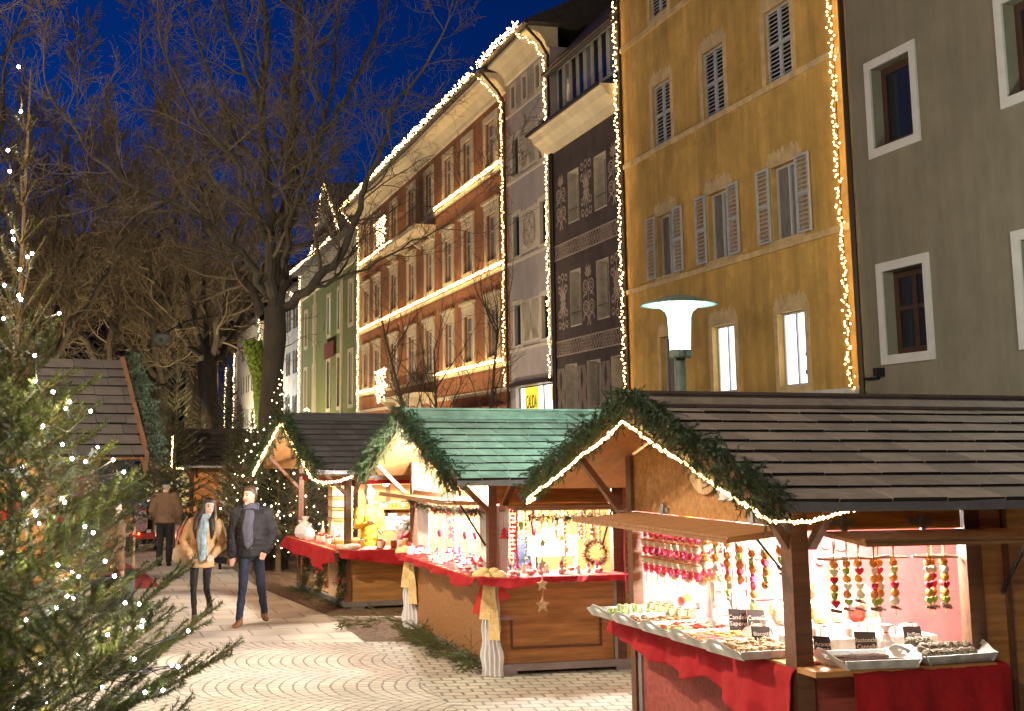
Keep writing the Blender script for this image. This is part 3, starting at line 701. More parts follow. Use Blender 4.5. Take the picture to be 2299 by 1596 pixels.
for s, z0, z1, lb in ((113.4, 3, 14.3, 'near vertical string of bulbs on the cream house'), (136.2, 3, 13, 'vertical string of bulbs at the far corner of the cream house'), (146, 2, 12, 'vertical string of bulbs on the pale far house'), (160, 2, 12, 'farthest vertical string of bulbs at the end of the row')):
    light_string(lb, [fp([(s, z0), (s, z1)], .2)], step=0.224, r=0.056, spread=.14, m='bulb_far', wire=False)
# ================================================================ TREES
def rnd_perp(d, rg):
    v = V3((rg.gauss(0, 1), rg.gauss(0, 1), rg.gauss(0, 1))); v -= d * v.dot(d)
    return v.normalized() if v.length > 1e-3 else V3((1, 0, 0))
def grow(mb, rg, p, d, L, r, lvl, maxl, up=.12, wig=.22, tw=1.0):
    """one wandering branch, spawning side branches along its length"""
    n = {0: 9, 1: 8, 2: 7, 3: 5}.get(lvl, 4); pts = [p.copy()]; dd = d.copy(); st = L / n; dirs = []
    for i in range(n):
        dd = (dd + rnd_perp(dd, rg) * wig * (.6 + .2 * lvl) + V3((0, 0, up * (1 if lvl < 3 else .6)))).normalized()
        p = p + dd * st; pts.append(p.copy()); dirs.append(dd.copy())
    tip = r * (.35 if lvl < maxl else .5)
    rad = [max(.0035 * tw, r + (tip - r) * i / n) for i in range(n + 1)]
    mb.tube(pts, rad, 7 if lvl == 0 else 5 if lvl == 1 else 4 if lvl == 2 else 3, cap=False)
    if lvl >= maxl: return
    k = {0: 9, 1: 8, 2: 8, 3: 6}.get(lvl, 4)
    for j in range(k):
        t = (.22 + .78 * (j + rg.random() * .8) / k) if lvl else (.15 + .85 * (j + rg.random() * .8) / k)
        t = min(t, .995); i = min(n - 1, int(t * n)); q = pts[i].lerp(pts[i + 1], t * n - i)
        sd = rnd_perp(dirs[i], rg); sd.z += .15; nd = (dirs[i] * rg.uniform(.45, .95) + sd * rg.uniform(.6, 1.0)).normalized()
        cl = L * rg.uniform(.35, .62) * (1.1 - .5 * t)
        grow(mb, rg, q, nd, cl, max(.004 * tw, rad[i] * rg.uniform(.4, .6)), lvl + 1, maxl, up, wig, tw)
    grow(mb, rg, pts[-1], dirs[-1], L * .45, rad[-1], lvl + 1, maxl, up, wig, tw)

def tree_obj(label, loc, trunkpts, trunkr, limbs, seed, group=None, maxl=4, tw=1.0, barkm='bark', twigm='twig', cat='tree'):
    rg = random.Random(seed); t = thing('bare_tree', label, cat, loc, 0, group)
    mb = MB(); mb.tube(trunkpts, trunkr, 12)
    mb.build('trunk', M_[barkm], t, smooth=True)
    mb = MB()
    for pts, r0, r1 in limbs:
        pts = [V3(p) for p in pts]; n = len(pts) - 1
        # refine the guide with a little wander
        fine = []
        for a, b in zip(pts, pts[1:]):
            for q in range(4): fine.append(a.lerp(b, q / 4) + V3((rg.gauss(0, .03), rg.gauss(0, .05), rg.gauss(0, .03))) * (q > 0) * (b - a).length)
        fine.append(pts[-1]); m = len(fine) - 1
        r0 *= .78; r1 *= .8; rad = [r0 + (r1 - r0) * i / m for i in range(m + 1)]
        mb.cur = 1; mb.tube(fine, rad, 9, cap=False); mb.cur = 0
        Ltot = sum((b - a).length for a, b in zip(fine, fine[1:]))
        k = int(Ltot / .42)
        for j in range(k):
            t_ = .12 + .88 * (j + rg.random()) / k; t_ = min(t_, .99); i = min(m - 1, int(t_ * m)); q = fine[i].lerp(fine[i + 1], t_ * m - i)
            d = (fine[i + 1] - fine[i]).normalized(); sd = rnd_perp(d, rg); sd.z += .1
            nd = (d * rg.uniform(.3, .8) + sd * rg.uniform(.7, 1.0)).normalized()
            grow(mb, rg, q, nd, rg.uniform(.9, 2.0) * (1.15 - .35 * t_), max(.010, rad[i] * rg.uniform(.25, .5)), 2, maxl, .08, .26, tw)
        d = (fine[-1] - fine[-2]).normalized(); grow(mb, rg, fine[-1], d, 1.8, r1, 1, maxl, .1, .22, tw)
    mb.build('branches', [M_[twigm], M_[barkm]], t)
    return t

# the big tree behind the stalls, lit by the market
O = V3((-2.35, 24, 0))
def L_(x, y, dy=0): return at(x, y, 24 + dy) - O
main_limbs = [
    ([L_(622, 700), L_(640, 560, .3), L_(652, 400, .5), L_(665, 230, .6), L_(672, 60, .5), L_(668, -160, .4)], .20, .06),
    ([L_(612, 700), L_(606, 560, -.3), L_(603, 420, -.5), L_(588, 270, -.8), L_(600, 90, -1), L_(592, -120, -1)], .17, .05),
    ([L_(640, 690), L_(700, 645, -.8), L_(762, 578, -1.4), L_(800, 490, -1.8), L_(830, 390, -2.2), L_(880, 250, -2.4), L_(960, 140, -2.6)], .13, .03),
    ([L_(592, 712), L_(566, 650, .5), L_(520, 600, 1.0), L_(470, 520, 1.4), L_(440, 400, 1.8), L_(380, 270, 2), L_(320, 150, 2.2)], .13, .03),
    ([L_(606, 560, -.3), L_(560, 430, -1), L_(500, 330, -1.8), L_(430, 240, -2.2), L_(360, 90, -2.6)], .09, .025),
    ([L_(652, 400, .5), L_(720, 300, 1.2), L_(790, 190, 1.8), L_(850, 60, 2.2), L_(880, -60, 2.4)], .09, .025),
    ([L_(640, 520, .3), L_(690, 420, 1.4), L_(735, 240, 2.0), L_(760, 60, 2.2), L_(770, -80, 2.4)], .08, .025),
    ([L_(603, 420, -.5), L_(520, 300, .8), L_(450, 110, 1.6), L_(420, -60, 2)], .07, .02),
    ([L_(598, 660), L_(540, 560, -1.5), L_(420, 470, -2.6), L_(300, 420, -3.2), L_(190, 330, -3.4), L_(110, 210, -3.6)], .09, .02),
    ([L_(700, 645, -.8), L_(800, 610, -1.4), L_(900, 560, -1.8), L_(1010, 500, -2.0)], .045, .012),
    ([L_(635, 620), L_(660, 470, -1.4), L_(700, 330, -2), L_(700, 120, -2.4), L_(720, -40, -2.4)], .06, .02),
    ([L_(588, 270, -.8), L_(540, 120, -1.6), L_(500, 0, -2), L_(470, -110, -2)], .06, .02),
]
big = tree_obj('big bare chestnut tree with a forked trunk rising behind the first stall', O,
    [(0, 0, 0), L_(608, 930), L_(612, 830), L_(618, 760), L_(617, 690)], [.34, .25, .21, .22, .22], main_limbs, 11, maxl=4)
# mossy second stem leaning left beside it
mo = MB(); mo.tube([at(598, 960, 24.3) - O, at(592, 900, 24.3) - O, at(588, 850, 24.3) - O, at(574, 800, 24.3) - O, at(566, 765, 24.4) - O], [.22, .20, .17, .16, .09], 12)
for _i in range(900):
    _t = random.random() * 4; _p = [at(598, 960, 24.3), at(592, 900, 24.3), at(588, 850, 24.3), at(574, 800, 24.3), at(566, 765, 24.4)]; _q = _p[int(_t)].lerp(_p[min(4, int(_t) + 1)], _t % 1) - O; _a = random.random() * 6.28; mo.ball(_q + V3((math.cos(_a) * .17, math.sin(_a) * .17, 0)), random.uniform(.02, .05), 5)
mo.build('mossy_stem', M_['moss'], big, smooth=True)

# second and third trees, farther along the row: one generator, several copies
def round_tree(label, loc, seed, h0=3.6, spread=1.0, n=7, maxl=4, tw=1.8, group='bare trees along the square'):
    rg = random.Random(seed); limbs = []; tp = V3((rg.uniform(-.2, .2), 0, h0))
    for i in range(n):
        a = 2 * math.pi * i / n + rg.uniform(-.3, .3); e = math.radians(rg.uniform(38, 72)); r = spread
        d = V3((math.cos(a) * math.cos(e), math.sin(a) * math.cos(e), math.sin(e))); p0 = tp + V3((0, 0, rg.uniform(-.3, .2)))
        p1 = p0 + d * 1.8 * r; d2 = (d + V3((0, 0, .2))).normalized(); p2 = p1 + d2 * 2.1 * r; p3 = p2 + (d2 + rnd_perp(d2, rg) * .3).normalized() * 2.2 * r
        limbs.append(([p0, p1, p2, p3], .13, .03))
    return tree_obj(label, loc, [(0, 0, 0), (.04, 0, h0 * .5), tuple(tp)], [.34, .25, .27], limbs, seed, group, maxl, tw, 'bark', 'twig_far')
t2 = round_tree('forked dark trunk with bare crown left of the big chestnut', (-4.95, 33, 0), 21, 4.7, 1.0, 6, 4, 1.5)
t3 = round_tree('bare tree with low spreading boughs behind the speaker globe', (-7.4, 38, 0), 22, 4.3, 1.1, 6, 4, 1.9)
dup(t2, (-7.6, 46, 0), 2.0, 'third bare trunk of the row, glimpsed between the fir tops', 1.15)
dup(t3, (-10.8, 44, 0), 1.2, 'bare tree standing over the left hut, dark stem', 1.2)
dup(t3, (-10.6, 57, 0), 3.5, 'bare tree deep in the row with a crown reaching the hill line', 1.35)
dup(t2, (-15.5, 52, 0), 4.4, 'bare tree at the left, its crown behind the lit fir top', 1.35)
dup(t2, (-14.5, 72, 0), .7, 'farthest bare tree at the end of the square', 1.5)
dup(t3, (-20.5, 66, 0), 5.2, 'far left bare tree whose twigs cross the dark hill', 1.5)
dup(t2, (-10.4, 25.0, 0), 3.9, 'tall bare tree whose twigs fill the top left sky', 1.25)
dup(t3, (-9.3, 33, 0), 2.7, 'bare tree behind the left hut, crown low against the dark hill', 1.05)
# slim young trees in front of the terracotta building
def young(label, loc, seed, h, lean):
    rg = random.Random(seed); t = thing('young_tree', label, 'tree', loc, 0, 'slim young street trees')
    mb = MB(); top = V3((lean, 0, h)); mb.tube([(0, 0, 0), (lean * .3, 0, h * .5), top], [.06, .045, .02], 7); mb.build('trunk', M_['twig'], t)
    mb = MB()
    for i in range(13):
        q = V3((lean * .3, 0, h * .5)).lerp(top, rg.random()) if i else top; a = rg.uniform(0, 6.28)
        grow(mb, rg, q, V3((math.cos(a) * .5, math.sin(a) * .5, .9)).normalized(), rg.uniform(1.0, 2.0), .016, 2, 3, .12, .18, 1.2)
    mb.build('branches', M_['twig'], t)
p = gr(905, 1210); young('slim leafless sapling by the lower balcony lights, leaning left', (at(905, 960, 27).x + .5, 27, 0), 31, 4.8, -.9)
young('slim leafless sapling in the middle of the terracotta front', (at(985, 960, 28).x, 28, 0), 32, 4.6, -.1)
young('slim leafless sapling nearest the narrow pale house', (at(1085, 960, 27).x, 27, 0), 33, 5.0, .35)

# ---------------------------------------------------------------- fir
def sprig(mb, rg, p, d, L, nl, dens, w, stem=.004, curve=.0, core=True, flat=False):
    """needled twig; stem goes to material slot 1"""
    n = 4; pts = [p]; dd = d.copy()
    for i in range(n): dd = (dd + V3((0, 0, curve))).normalized(); pts.append(pts[-1] + dd * L / n)
    if core: mb.cur = 1; mb.tube(pts, [stem, stem, stem * .8, stem * .7, stem * .4], 3, cap=False); mb.cur = 0
    k = int(L * dens)
    for j in range(k):
        t = (j + rg.random()) / k * n; i = min(n - 1, int(t)); q = pts[i].lerp(pts[i + 1], t - i); dv_ = (pts[i + 1] - pts[i]).normalized()
        s = rnd_perp(dv_, rg)
        nd = (dv_ * rg.uniform(.35, .8) + s).normalized() * nl * rg.uniform(.7, 1.1); x = nd.cross(s if abs(nd.normalized().dot(s)) < .98 else V3((0, 0, 1))).normalized() * w / 2
        o = len(mb.v); mb.v += [tuple(q - x), tuple(q + x), tuple(q + nd)]; mb.f.append((o, o + 1, o + 2)); mb.m.append(0)
    return pts
def spray(mb, rg, p, d, L, nl, dens, w, sub=.07, stem=.004, curve=.05, side=.45):
    """branch with side twigs in herringbone"""
    pts = sprig(mb, rg, p, d, L, nl, dens, w, stem * 1.5, curve)
    n = int(L / sub)
    for i in range(n):
        t = .15 + .8 * i / max(1, n); q = pts[min(3, int(t * 4))].lerp(pts[min(3, int(t * 4)) + 1], t * 4 - min(3, int(t * 4)))
        s = d.cross(V3((0, 0, 1))); s = s.normalized() if s.length > .1 else V3((1, 0, 0)); s = s * (1 if i % 2 else -1)
        nd = (d * .75 + s * .75 + V3((0, 0, rg.uniform(-.1, .22)))).normalized()
        l = L * side * (1.05 - t) + .04
        sprig(mb, rg, q, nd, l, nl, dens, w, stem, curve)
def fir_tree(label, loc, h, rad, seed, nl=.035, dens=110, w=.011, group='undecorated fir trees between the huts', whorl=.22, bare=.15, mt='needle_far', cat='fir tree', name='fir_tree', pot=False, sub=.13):
    rg = random.Random(seed); t = thing(name, label, cat, loc, 0, group)
    mb = MB(); mb.tube([(0, 0, 0), (0, 0, h)], [.05, .008], 6); mb.build('trunk', M_['fir_bark'], t)
    mb = MB(); z = h * bare
    sprig(mb, rg, V3((0, 0, h - .35)), V3((0, 0, 1)), .4, nl, dens, w)
    while z < h - .12:
        f = (h - z) / (h * (1 - bare)); r = rad * f ** .85 + .05; nb = 7 if f > .3 else 5; a0 = rg.random() * 6
        for i in range(nb):
            a = a0 + 2 * math.pi * i / nb + rg.uniform(-.2, .2); e = .15 + .6 * (1 - f) + rg.uniform(-.1, .1)
            spray(mb, rg, V3((0, 0, z + rg.uniform(-.05, .05))), V3((math.cos(a) * math.cos(e), math.sin(a) * math.cos(e), math.sin(e))), r * rg.uniform(.8, 1.1), nl, dens, w, sub=sub, curve=.06)
        z += whorl * (.6 + .5 * f)
    mb.build('foliage', [M_[mt], M_['fir_bark']], t)
    return t
f1 = fir_tree('tall fir with a floodlit yellow green top left of the far hut', (at(385, 1000, 27).x, 27.5, 0), 4.6, 1.15, 41, nl=.05, dens=90, w=.014)
f2 = fir_tree('dark fir standing over the roof of the far hut', (at(490, 1000, 29).x, 30.5, 0), 4.4, 1.1, 42, nl=.05, dens=90, w=.014)
dup(f1, (at(330, 1000, 30).x, 31, 0), 2.1, 'dark fir behind the old man in the brown jacket', .92)
dup(f2, (at(425, 1000, 31).x, 33, 0), 1.0, 'fir peeking above the left end of the far hut ridge', .95)
dup(f1, (at(545, 1000, 26).x, 25.5, 0), 4.0, 'thin fir in front of the far hut, behind the couple', .72)
f3 = fir_tree('fir strung with lights left of the first stall, behind the couple', (at(560, 1000, 23).x, 23.4, 0), 3.0, .95, 43, nl=.045, dens=110, w=.012, group='firs strung with small lights')
f4 = dup(f3, (at(620, 1000, 22.6).x, 23.3, 0), 2.2, 'tall lit fir rising over the ridge of the first stall', 1.18)
f5 = dup(f3, (at(690, 1000, 23).x, 22.8, 0), 3.2, 'lit fir seen through the open side of the first stall', 1.0)
dup(f3, (at(505, 1000, 26).x, 26.8, 0), 5.2, 'lit fir right beside the end of the far hut', .95)
dup(f2, (at(300, 1000, 32).x, 26.5, 0), .4, 'low dark fir left of the mobility scooter', .6)
dup(f1, (at(255, 1000, 20).x, 20, 0), 1.4, 'dark fir just behind the right end of the left hut', .75)
dup(f2, (at(190, 1000, 22).x, 22, 0), 3.4, 'dark fir behind the middle of the left hut', .8)
def fir_lights(label, loc, h, rad, n, seed, r=.014, m='bulb_fir'):
    rg = random.Random(seed); t = thing('fairy_lights', label, 'fairy lights', loc, 0, 'small lights hung on the firs'); b = MB(); w = MB(); prev = None; pts = []
    for i in range(n):
        z = h * (.12 + .9 * (i / n)); f = max(.04, 1 - z / h); a = i * 2.4 + rg.random(); rr = rad * f * rg.uniform(.75, 1.05)
        c = (rr * math.cos(a), rr * math.sin(a), z + rg.uniform(-.1, .1)); pts.append(c); b.octa(c, r * rg.choice((.7, .9, 1, 1.2, 2.0)))
    w.tube(pts, .003, 3); w.build('wire', M_['wire'], t); o = b.build('bulb_chain', M_[m], t); o['kind'] = 'stuff'
fir_lights('dense warm fairy lights on the fir behind the couple', f3.location, 3.0, .98, 75, 1, .011)
fir_lights('warm fairy lights on the tall fir over the first stall ridge', f4.location, 3.75, 1.1, 80, 2, .011)
fir_lights('warm fairy lights on the fir seen through the first stall', f5.location, 3.0, 1.0, 80, 3, .011)

# --- the near Christmas tree at the left edge ----------------------------------
XT = V3((-1.27, 4.05, 0)); rg = random.Random(5)
ct = thing('christmas_tree', 'close slender spruce dotted with white fairy lights at the left edge', 'christmas tree', XT)
mb = MB(); mb.tube([(0, 0, 0), (.03, 0, 1.2), (0, .02, 2.4), (.01, 0, 3.62)], [.045, .030, .011, .003], 8); mb.build('trunk', M_['fir_bark'], ct)
mb = MB(); z = .95; NL, DN, NW = .019, 700, .0042
sprig(mb, rg, V3((.01, 0, 3.2)), V3((0, 0, 1)), .42, NL, 380, NW)
while z < 3.45:
    f = 3.62 - z; r = min(.78, .05 + .168 * f ** 1.9); nb = 11 if z < 2.5 else 6; a0 = rg.random() * 6
    for i in range(nb):
        a = a0 + 2 * math.pi * i / nb + rg.uniform(-.25, .25); e = rg.uniform(.25, .6) if z < 2.4 else rg.uniform(.75, 1.15)
        if math.sin(a) > .55 and z < 2.3: continue
        L = r * rg.uniform(.75, 1.12)
        if z < 2.55: spray(mb, rg, V3((0, 0, z)), V3((math.cos(a) * math.cos(e), math.sin(a) * math.cos(e), math.sin(e))), L, NL, DN, NW, sub=.05, stem=.0022, curve=.07, side=.5)
        else:
            pts = sprig(mb, rg, V3((0, 0, z)), V3((math.cos(a) * math.cos(e), math.sin(a) * math.cos(e), math.sin(e))), L * 1.15, NL, 420, NW, .0035, .05)
            if rg.random() < .6: sprig(mb, rg, pts[1], (pts[2] - pts[1]).normalized().lerp(V3((math.cos(a + 1), math.sin(a + 1), .5)), .4).normalized(), L * .5, NL, 420, NW, .003, .06)
    z += .09 if z < 2.4 else .13
mb.build('foliage', [mat('needle_near', (.070, .095, .010), .5, .5, 5, island=.6), mat('twig_near', (.20, .115, .04), .8, .2, 10)], ct)
BP = [(160,104),(240,152),(315,198),(298,228),(410,240),(195,307),(282,390),(441,404),(326,455),(512,460),(387,468),(101,493),(560,515),(107,613),(280,636),(293,652),(155,693),(161,710),(176,750),(384,761),(422,790),(5,881),(476,919),(262,936),(326,966),(356,988),(519,986),(303,1076),(331,1085),(255,1130),(566,1108),(630,1113),(117,1185),(647,1190),(641,1215),(852,1235),(487,1251),(354,1343),(608,1362),(180,1378),(778,1390),(806,1397),(320,1437),(66,1485),(463,1490),(208,1492),(656,1512),(738,1503),(208,1555),(62,1580)]
BP = [(x * .496, 804 + .496 * y) for x, y in BP] + [(42,150),(47,250),(18,337),(22,384),(72,569),(28,520),(30,537),(62,577),(45,605),(10,640),(42,663),(47,672),(8,715),(133,703),(78,798),(120,880)]
fl = thing('fairy_lights', 'cool white fairy lights wound through the near spruce', 'fairy lights', XT)
one = MB(); one.ball((0, 0, 0), .0052, 8); bm_ = None; pts = []
for x, y in BP:
    rr = abs(at(x, y, 4.05).x - XT.x); Y = 4.05 - random.uniform(.05, .12 + .25 * max(0, 1 - rr))
    c = at(x, y, Y) - XT; pts.append(c)
    if bm_ is None: bm_ = one.build('bulb', M_['bulb_cool'], fl); bm_.location = c
    else: o = bm_.copy(); COL.objects.link(o); o.location = c; o.parent = fl
srt = sorted(pts, key=lambda c: -c.z); mb = MB()
for a, b in zip(srt, srt[1:]):
    if (a - b).length < .5: mb.tube([a, a.lerp(b, .5) + V3((0, .03, -.04)), b], .0016, 4)
mb.build('wire', M_['wire'], fl)
for c in pts[::3]: light('bulb_light', 'POINT', c + V3((0, -.02, .01)), .40, (1, .80, .42), .01, parent=fl)
# ================================================================ STALLS
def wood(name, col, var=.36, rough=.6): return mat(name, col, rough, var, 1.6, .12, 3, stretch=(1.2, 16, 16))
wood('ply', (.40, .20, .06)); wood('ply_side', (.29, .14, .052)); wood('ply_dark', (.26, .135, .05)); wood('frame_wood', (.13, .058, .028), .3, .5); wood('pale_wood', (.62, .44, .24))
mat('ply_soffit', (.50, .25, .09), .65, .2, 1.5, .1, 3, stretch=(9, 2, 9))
mat('ply_stained', (.30, .065, .05), .7, .35, 3, .15, 8, stretch=(1, 8, 8))
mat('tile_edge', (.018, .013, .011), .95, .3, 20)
mat('tile_brown', (.19, .145, .118), .85, .22, 5, .5, 18, island=.3, dirt=.22)
mat('tile_black', (.075, .066, .068), .85, .2, 5, .35, 18, island=.22, dirt=.22)
mat('tile_green', (.22, .31, .245), .75, .3, 5, .3, 18, island=.2, dirt=.45)
mat('tile_dark', (.045, .035, .031), .9, .2, 5, .3, 18, island=.22)
mat('red_cloth', (.36, .005, .010), .85, .1, 3, .1, 200)
mat('white_cloth', (.82, .8, .8), .9, .06, 8, .2, 30)
mat('lace', (.80, .79, .80), .8, .10, 14, .25, 30, stretch=(3, 3, .6))
mat('gold_cloth', (.82, .60, .26), .6, .18, 22, .3, 40)
mat('garland_dark', (.014, .030, .010), .7, .4, 4, island=.5)
mat('fir_garland', (.032, .060, .016), .6, .4, 4, island=.5)
mat('white_item', (.8, .78, .75), .6, .1, 6)
mat('red_item', (.6, .03, .04), .5, .2, 6)
mat('pink_felt', (.72, .20, .20), .95, .15, 5)
mat('rope', (.5, .38, .22), .9, .2, 20)
mat('led_tube', (1, 1, 1), .3, 0, emis=(1, .97, .95), est=14)

def roofz(y, p): return p['zr'] - (p['zr'] - p['ze']) * abs(y - p['yr']) / (p['yr'] - p['y0'])
def stall(name, label, O, deg, p):
    d = dict(L=4.2, W=3.0, y0=-.56, y1=3.56, yr=1.5, ze=1.94, zr=2.73, ov=.55, xw=0.0, xo=1.3, zc=.93, zl=1.78, tile='tile_brown', rows=9, board=False, side=True, zb=.12, back=True, door=True, mat='ply', smat='ply_side', tw=.34)
    d.update(p); p = d
    t = thing(name, label, 'market stall', O, math.radians(deg)); L, W, xw, xo, zc, zl = (p[k] for k in ('L', 'W', 'xw', 'xo', 'zc', 'zl'))
    xa, xb = -p['ov'], L + .35; rg = random.Random(int(O[0] * 10) + 77)
    # decks and soffit
    mb = MB(); th = .035
    for ya in (p['y0'], p['y1']):
        mb.prism([(ya, p['ze']), (p['yr'], p['zr']), (p['yr'], p['zr'] + th), (ya, p['ze'] + th)], xa, xb)
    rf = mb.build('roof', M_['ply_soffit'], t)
    # tiles: overlapping courses with ragged lower edges
    for ya in (p['y0'], p['y1']):
        mb = MB(); sg = 1 if ya < p['yr'] else -1; ln = math.hypot(p['yr'] - ya, p['zr'] - p['ze']); uy, uz = (p['yr'] - ya) / ln, (p['zr'] - p['ze']) / ln; ny, nz_ = -uz * sg, uy * sg
        if ya > p['yr']: ny, nz_ = uz, abs(uy)
        ny = -(p['zr'] - p['ze']) / ln * sg; nz_ = abs(p['yr'] - ya) / ln
        ex = ln / p['rows']
        for r in range(p['rows']):
            x = xa + .02 - rg.random() * p['tw']
            while x < xb:
                w = p['tw'] * rg.uniform(.75, 1.15); x0, x1 = max(x + .005, xa), min(x + w - .005, xb)
                if x1 - x0 > .02:
                    s0 = r * ex - .015 - rg.uniform(0, .004); s1 = min(ln, (r + 1) * ex + .05); sk = rg.uniform(-.003, .003); e = rg.uniform(.028, .034)
                    def q(x_, s, h): return (x_, ya + uy * s + ny * h, p['ze'] + uz * s + nz_ * h)
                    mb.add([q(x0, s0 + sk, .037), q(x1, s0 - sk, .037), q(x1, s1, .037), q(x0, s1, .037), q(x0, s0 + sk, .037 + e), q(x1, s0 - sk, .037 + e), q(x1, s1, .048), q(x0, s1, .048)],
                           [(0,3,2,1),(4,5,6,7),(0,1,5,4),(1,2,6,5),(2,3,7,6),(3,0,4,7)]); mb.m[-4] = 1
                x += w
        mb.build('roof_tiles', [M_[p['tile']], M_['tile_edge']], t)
    mb = MB(); zr = p['zr']; mb.prism([(p['yr'] - .14, zr + .02), (p['yr'], zr + .10), (p['yr'] + .14, zr + .02), (p['yr'] + .14, zr + .045), (p['yr'], zr + .125), (p['yr'] - .14, zr + .045)], xa - .01, xb)
    mb.box(xa, xb, p['yr'] - .02, p['yr'] + .02, zr + .126, zr + .15); mb.build('ridge_cap', M_[p['tile']], t)
    mb = MB()
    for ya in (p['y0'], p['y1']):
        for xx in (xa - .015, xb + .015): mb = MB(); mb.beam((xx, ya, p['ze'] - .01), (xx, p['yr'] - (.001 if ya < p['yr'] else -.001), p['zr'] - .01), .028, .13); mb.build('bargeboard', M_['frame_wood'], t)
    mb = MB(); mb.box(xa, xb, p['y0'] - .03, p['y0'] - .005, p['ze'] - .02, p['ze'] + .05); mb.build('eaves_gutter', M_['steel'], t)
    # posts and braces
    for (x, y) in [(0, 0), (xw, W), (L - .04, 0), (L - .04, W)] + ([(xo + .05, 0)] if p['door'] else []):
        mb = MB(); hw = .062 if (p['board'] and x == 0) else .045; mb.box(x - hw, x + hw, y - hw, y + hw, .02, roofz(y, p) - .005); mb.build('post', M_['frame_wood'], t)
    for y in (0, W):
        mb = MB(); mb.beam((-.03 + xw * (y > 0), y, 1.66), (xa + .06, y, roofz(y, p) - .04), .05, .07, up=(0, 1, 0)); mb.build('brace', M_['frame_wood'], t)
    mb = MB(); mb.beam((.1, -.03, 1.68), (.1, p['y0'] + .12, p['ze'] + .02), .05, .06, up=(1, 0, 0)); mb.build('brace', M_['frame_wood'], t)
    # base frame
    mb = MB(); mb.box(-.05, L, -.06, -.0, .05, .12); mb.box(xw - .06, xw, .0, W, .05, .12); mb.box(-.05, L, W, W + .05, .05, .12)
    for x in (.05, xo, L - .2): mb.box(x, x + .2, -.05, .05, .0, .05)
    for y in (1.2, W - .2): mb.box(xw - .05, xw + .05, y, y + .18, 0, .05)
    mb.build('base_frame', M_['steel'], t)
    mb = MB(); mb.box(xw, L, .0, W, .121, .14); mb.build('floor', M_['ply_dark'], t)
    # front lower panel with inset moulding
    def panel(nm, x0, x1, z0, z1, m, inset=True, y=-.012):
        mb = MB(); mb.box(x0, x1, y, y + .024, z0, z1); o = mb.build(nm, m, t)
        if inset:
            mb = MB(); a, b, c, d_ = x0 + .14, x1 - .14, z0 + .14, z1 - .1
            for q in ((a, b, c, c + .022), (a, b, d_ - .022, d_), (a, a + .022, c + .022, d_ - .022), (b - .022, b, c + .022, d_ - .022)): mb.box(q[0], q[1], y - .014, y, q[2], q[3])
            mb.build('moulding', M_['frame_wood'], o)
        return o
    if p.get('front', True):
        panel('front_panel', .05, xo, p['zb'], zc - .02, M_[p['mat']])
    # side lower panel
    if p['side']:
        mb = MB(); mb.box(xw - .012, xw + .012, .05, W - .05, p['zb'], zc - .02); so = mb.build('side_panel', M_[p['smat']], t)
        mb = MB(); mb.box(xw - .03, xw - .012, .05, .10, p['zb'], zc); mb.box(xw - .03, xw - .012, W - .12, W - .06, p['zb'], zc); mb.build('moulding', M_['steel'], so)
    # counters
    if p.get('counter', True):
        mb = MB(); mb.prism([(xw - .26, -.26), (xo, -.26), (xo, .32), (xw + .34, .32), (xw + .34, W - .05), (xw - .26, W - .05)], zc - .02, zc + .015, 'z'); mb.build('counter', M_['ply'], t)
    # plain wall right of the opening
    if p['door']:
        zz = roofz(0, p) - .03
        mb = MB(); mb.box(xo + .1, L, -.012, .012, p['zb'], zz); o = mb.build('wall_panel', M_[p['mat']], t)
        mb = MB()
        for x in (xo + .1, xo + .32, L - .06): mb.box(x, x + .035, -.035, -.012, p['zb'], zz)
        mb.build('moulding', M_['frame_wood'], o)
    mb = MB(); mb.box(.045, xo, -.014, .01, zl, roofz(0, p) - .03); mb.build('lintel', M_['ply'], t)
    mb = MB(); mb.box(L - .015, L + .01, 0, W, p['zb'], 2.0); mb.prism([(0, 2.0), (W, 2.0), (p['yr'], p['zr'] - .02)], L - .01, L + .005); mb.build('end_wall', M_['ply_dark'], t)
    if p['back']:
        mb = MB(); mb.box(xw + .05, L, W - .012, W + .012, p['zb'], roofz(W, p) - .02); mb.build('back_wall', M_[p.get('bmat', 'ply')], t)
    if p['board']:
        mb = MB(); mb.prism([(.1, zl), (W - .04, zl), (W - .04, roofz(W, p) - .01), (p['yr'], p['zr'] - .01), (.1, roofz(.1, p) - .01)], xw - .012, xw + .012); mb.build('gable_board', M_['ply'], t)
        for y in (.75, 2.1):
            mb = MB(); mb.box(xw - .03, xw - .012, y - .07, y + .07, zl + .015, zl + .055); mb.box(xw - .045, xw - .03, y - .018, y + .018, zl - .02, zl + .09); mb.build('hinge', M_['steel'], t)
        for x in (.35, .95): mb = MB(); mb.box(x - .09, x + .09, -.03, -.014, zl + .03, zl + .07); mb.box(x - .018, x + .018, -.05, -.03, zl - .01, zl + .10); mb.build('hinge', M_['steel'], t)
    else:
        mb = MB(); mb.box(xw - .03, xw + .03, .05, W, zl - .0, zl + .05); mb.build('gable_rail', M_['frame_wood'], t)
        mb = MB(); mb.box(.3, .55, -.03, -.014, zl + .03, zl + .07); mb.box(.4, .44, -.05, -.03, zl - .01, zl + .10); mb.build('hinge', M_['steel'], t)
    return t, p

